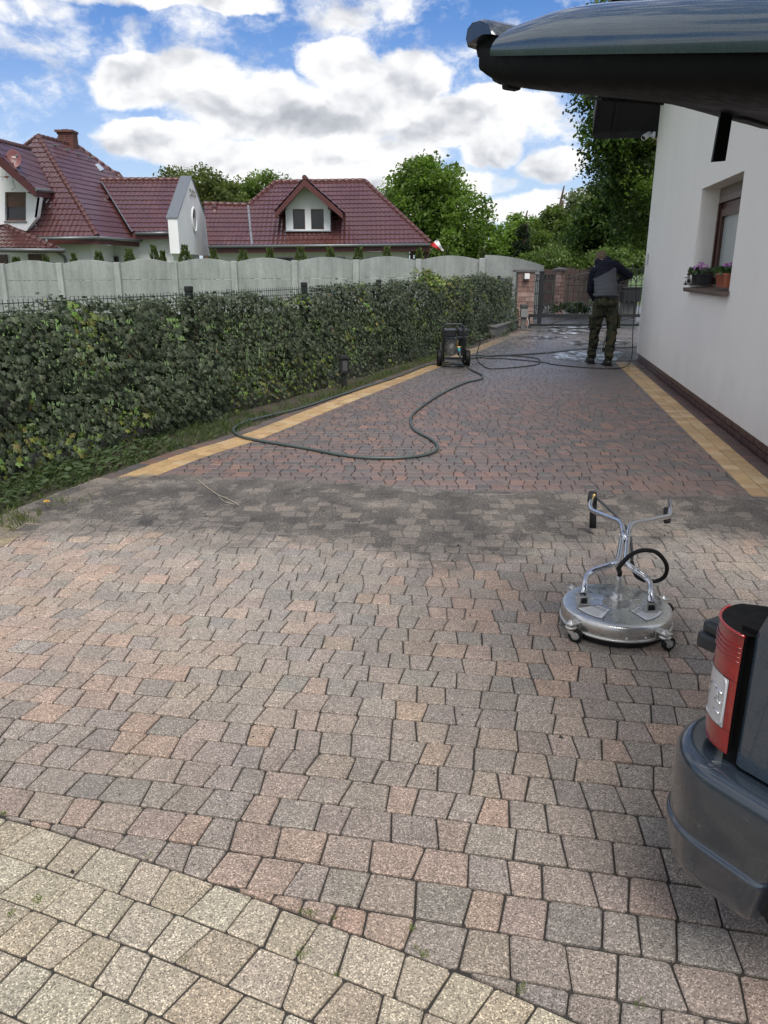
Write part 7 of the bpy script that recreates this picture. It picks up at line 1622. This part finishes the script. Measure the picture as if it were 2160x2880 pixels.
# trousers
tr = MB(); tr.ell(J['pel'] + Vector((0, 0, -.02)), (.175, .14, .11)); tr.ell(J['pL'] + Vector((.0, -.04, -.03)), (.105, .11, .10)); tr.ell(J['pR'] + Vector((-.01, -.04, -.03)), (.105, .11, .10))
for s_ in 'LR':
    capsule(tr, J['p' + s_] + Vector((0, 0, -.02)), J['k' + s_], .112, .088); capsule(tr, J['k' + s_], J['a' + s_] + Vector((0, -.01, .03)), .086, .072)
fuse(tr, 'trousers', CAMO, man, .012, 4, .013, 8, 1)
for s_, sg in (('L', -1), ('R', 1)):
    q = J['p' + s_].lerp(J['k' + s_], .75) + Vector((sg * .095, -.01, 0)); MB().box(q, (.035, .15, .19), bev=.015).build('cargo_pocket', CAMO, man); MB().box(q + Vector((sg * .004, 0, .08)), (.038, .155, .05), bev=.01).build('pocket_flap', CAMO, man)
    a = J['a' + s_]; f_ = fL if s_ == 'L' else fR; bt = MB(); capsule(bt, a + Vector((0, 0, .05)), Vector((a.x, a.y - .0, .06)), .06, .058); capsule(bt, Vector((a.x, a.y - .03, .052)), Vector((f_.x, a.y + .17, .045)), .052, .045); bb_ = fuse(bt, 'boot', BOOT, man, .010, 2)
    MB().prism([(a.x - .052, a.y - .085, 0), (a.x + .052, a.y - .085, 0), (a.x + .058, a.y + .2, 0), (a.x - .058, a.y + .2, 0)], (0, 0, .022)).build('sole', RUB, man)
# hair
hr = MB(); hr.ell(hd + Vector((0, -.015, .012)), (.096, .112, .112)); hr.ell(hd + Vector((-.02, -.06, -.05)), (.07, .06, .05)); ho_ = fuse(hr, 'hair', HAIR, man, .010, 1, .014, 26, 6)
# lance
ln0, ln1 = J['hR'] + Vector((-.02, .02, .0)), Vector((D(1698, 985, 14.3).x, 14.3, .16))
la = empty('spray_lance', ln0, 'thin dark pressure lance held in front of the man, pointing down at the wet blocks', 'lance')
MB().tube([ln0, ln1], .009, 8).build('tube', HB, la); d = (ln1 - ln0).normalized(); MB().tube([ln0 - d * .12, ln0 + d * .08], .024, 10).build('grip', RUB, la); MB().tube([ln1 - d * .05, ln1], .016, 8).build('nozzle', BRS, la)
MB().tube([ln0 - d * .08, ln0 - d * .08 + Vector((.02, -.04, -.10))], .015, 8).build('trigger_handle', RUB, la)
kc = MB(); kc.tube(spline([D(1703, 935, 12.48), D(1699, 960, 12.46), D(1697, 975, 12.46)], 4), .004, 5); kco = kc.build('knee_cord', HB, man); MB().ell(D(1697, 983, 12.46), (.022, .015, .04)).build('cord_toggle', RUB, man)

# ------------------------------------------------------------------ standing water and foam by the lance
def puddle(name, cpx, cpy, rx, ry, seed, mt_, z, label=None):
    c_ = G(cpx, cpy); e1 = G(cpx + rx, cpy) - c_; e2 = (G(cpx, cpy - ry) - c_); n = 48; V = [c_ + Vector((0, 0, z))]
    for k in range(n):
        a = 2 * PI * k / n; r_ = 1 + .35 * mnoise.noise((math.cos(a) * 1.6 + seed, math.sin(a) * 1.6, seed)) + .18 * mnoise.noise((math.cos(a) * 5 + seed, math.sin(a) * 5, seed)); p_ = c_ + e1 * math.cos(a) * r_ + e2 * math.sin(a) * r_; V.append(Vector((p_.x, p_.y, z)))
    m_ = MB(); m_.add(V, [(0, k + 1, (k + 1) % n + 1) for k in range(n)]); o = m_.build(name, mt_); o['kind'] = 'structure'; return o
def water(name, foam):
    m = bpy.data.materials.new(name); m.use_nodes = True; t = NT(m.node_tree); b = t.n['Principled BSDF']; p = t.pos()
    b.inputs['Roughness'].default_value = .08; b.inputs['IOR'].default_value = 1.33; f = t.noise(t.vm('MULTIPLY', p, (1.0, .45, 1)), 4.5, 6, .65)
    c = t.mix(t.mr(f, .5 - foam * .2, .72 - foam * .15, 0, .9), (.075, .07, .072), (.62, .68, .76)); t.put(b.inputs['Base Color'], c); t.put(b.inputs['Roughness'], t.mr(f, .45, .7, .1, .6)); t.put(b.inputs['Normal'], t.bump(t.noise(p, 9, 4), .15, .01))
    tp = t.new('ShaderNodeBsdfTransparent'); mx = t.new('ShaderNodeMixShader'); t.put(mx.inputs[0], t.mr(t.noise(p, 2.3, 6, .6), .38, .58, .25, .95)); t.l.new(tp.outputs[0], mx.inputs[1]); t.l.new(b.outputs[0], mx.inputs[2]); t.l.new(mx.outputs[0], t.n['Material Output'].inputs[0]); return m
WF, WP_ = water('foam_water', 1.0), water('puddle_water', .1)
puddle('puddle', 1660, 1001, 105, 16, 3, WF, .005); puddle('puddle', 1600, 932, 95, 7, 5, WP_, .005); puddle('puddle', 1520, 950, 70, 6, 8, WP_, .005); puddle('puddle', 1690, 965, 90, 8, 11, WP_, .005); puddle('puddle', 1640, 918, 110, 4, 14, WF, .005)
V = []; Fc = []
for k in range(500):
    a = rnd.uniform(0, 2 * PI); r_ = abs(rnd.gauss(0, .35)); p_ = Vector((ln1.x + math.cos(a) * r_ * 1.5, ln1.y - .1 + math.sin(a) * r_, abs(rnd.gauss(0, .10)) * math.exp(-r_) + .005)); s_ = rnd.uniform(.002, .006); k0 = len(V); V += [p_ + Vector((s_, 0, 0)), p_ + Vector((0, 0, s_)), p_ + Vector((-s_, 0, 0)), p_ + Vector((0, 0, -s_))]; Fc.append((k0, k0 + 1, k0 + 2, k0 + 3))
o = fast_mesh('water_spray', V, Fc, mat('droplet', (.7, .75, .8), .3)); o['kind'] = 'stuff'
print('DONE')
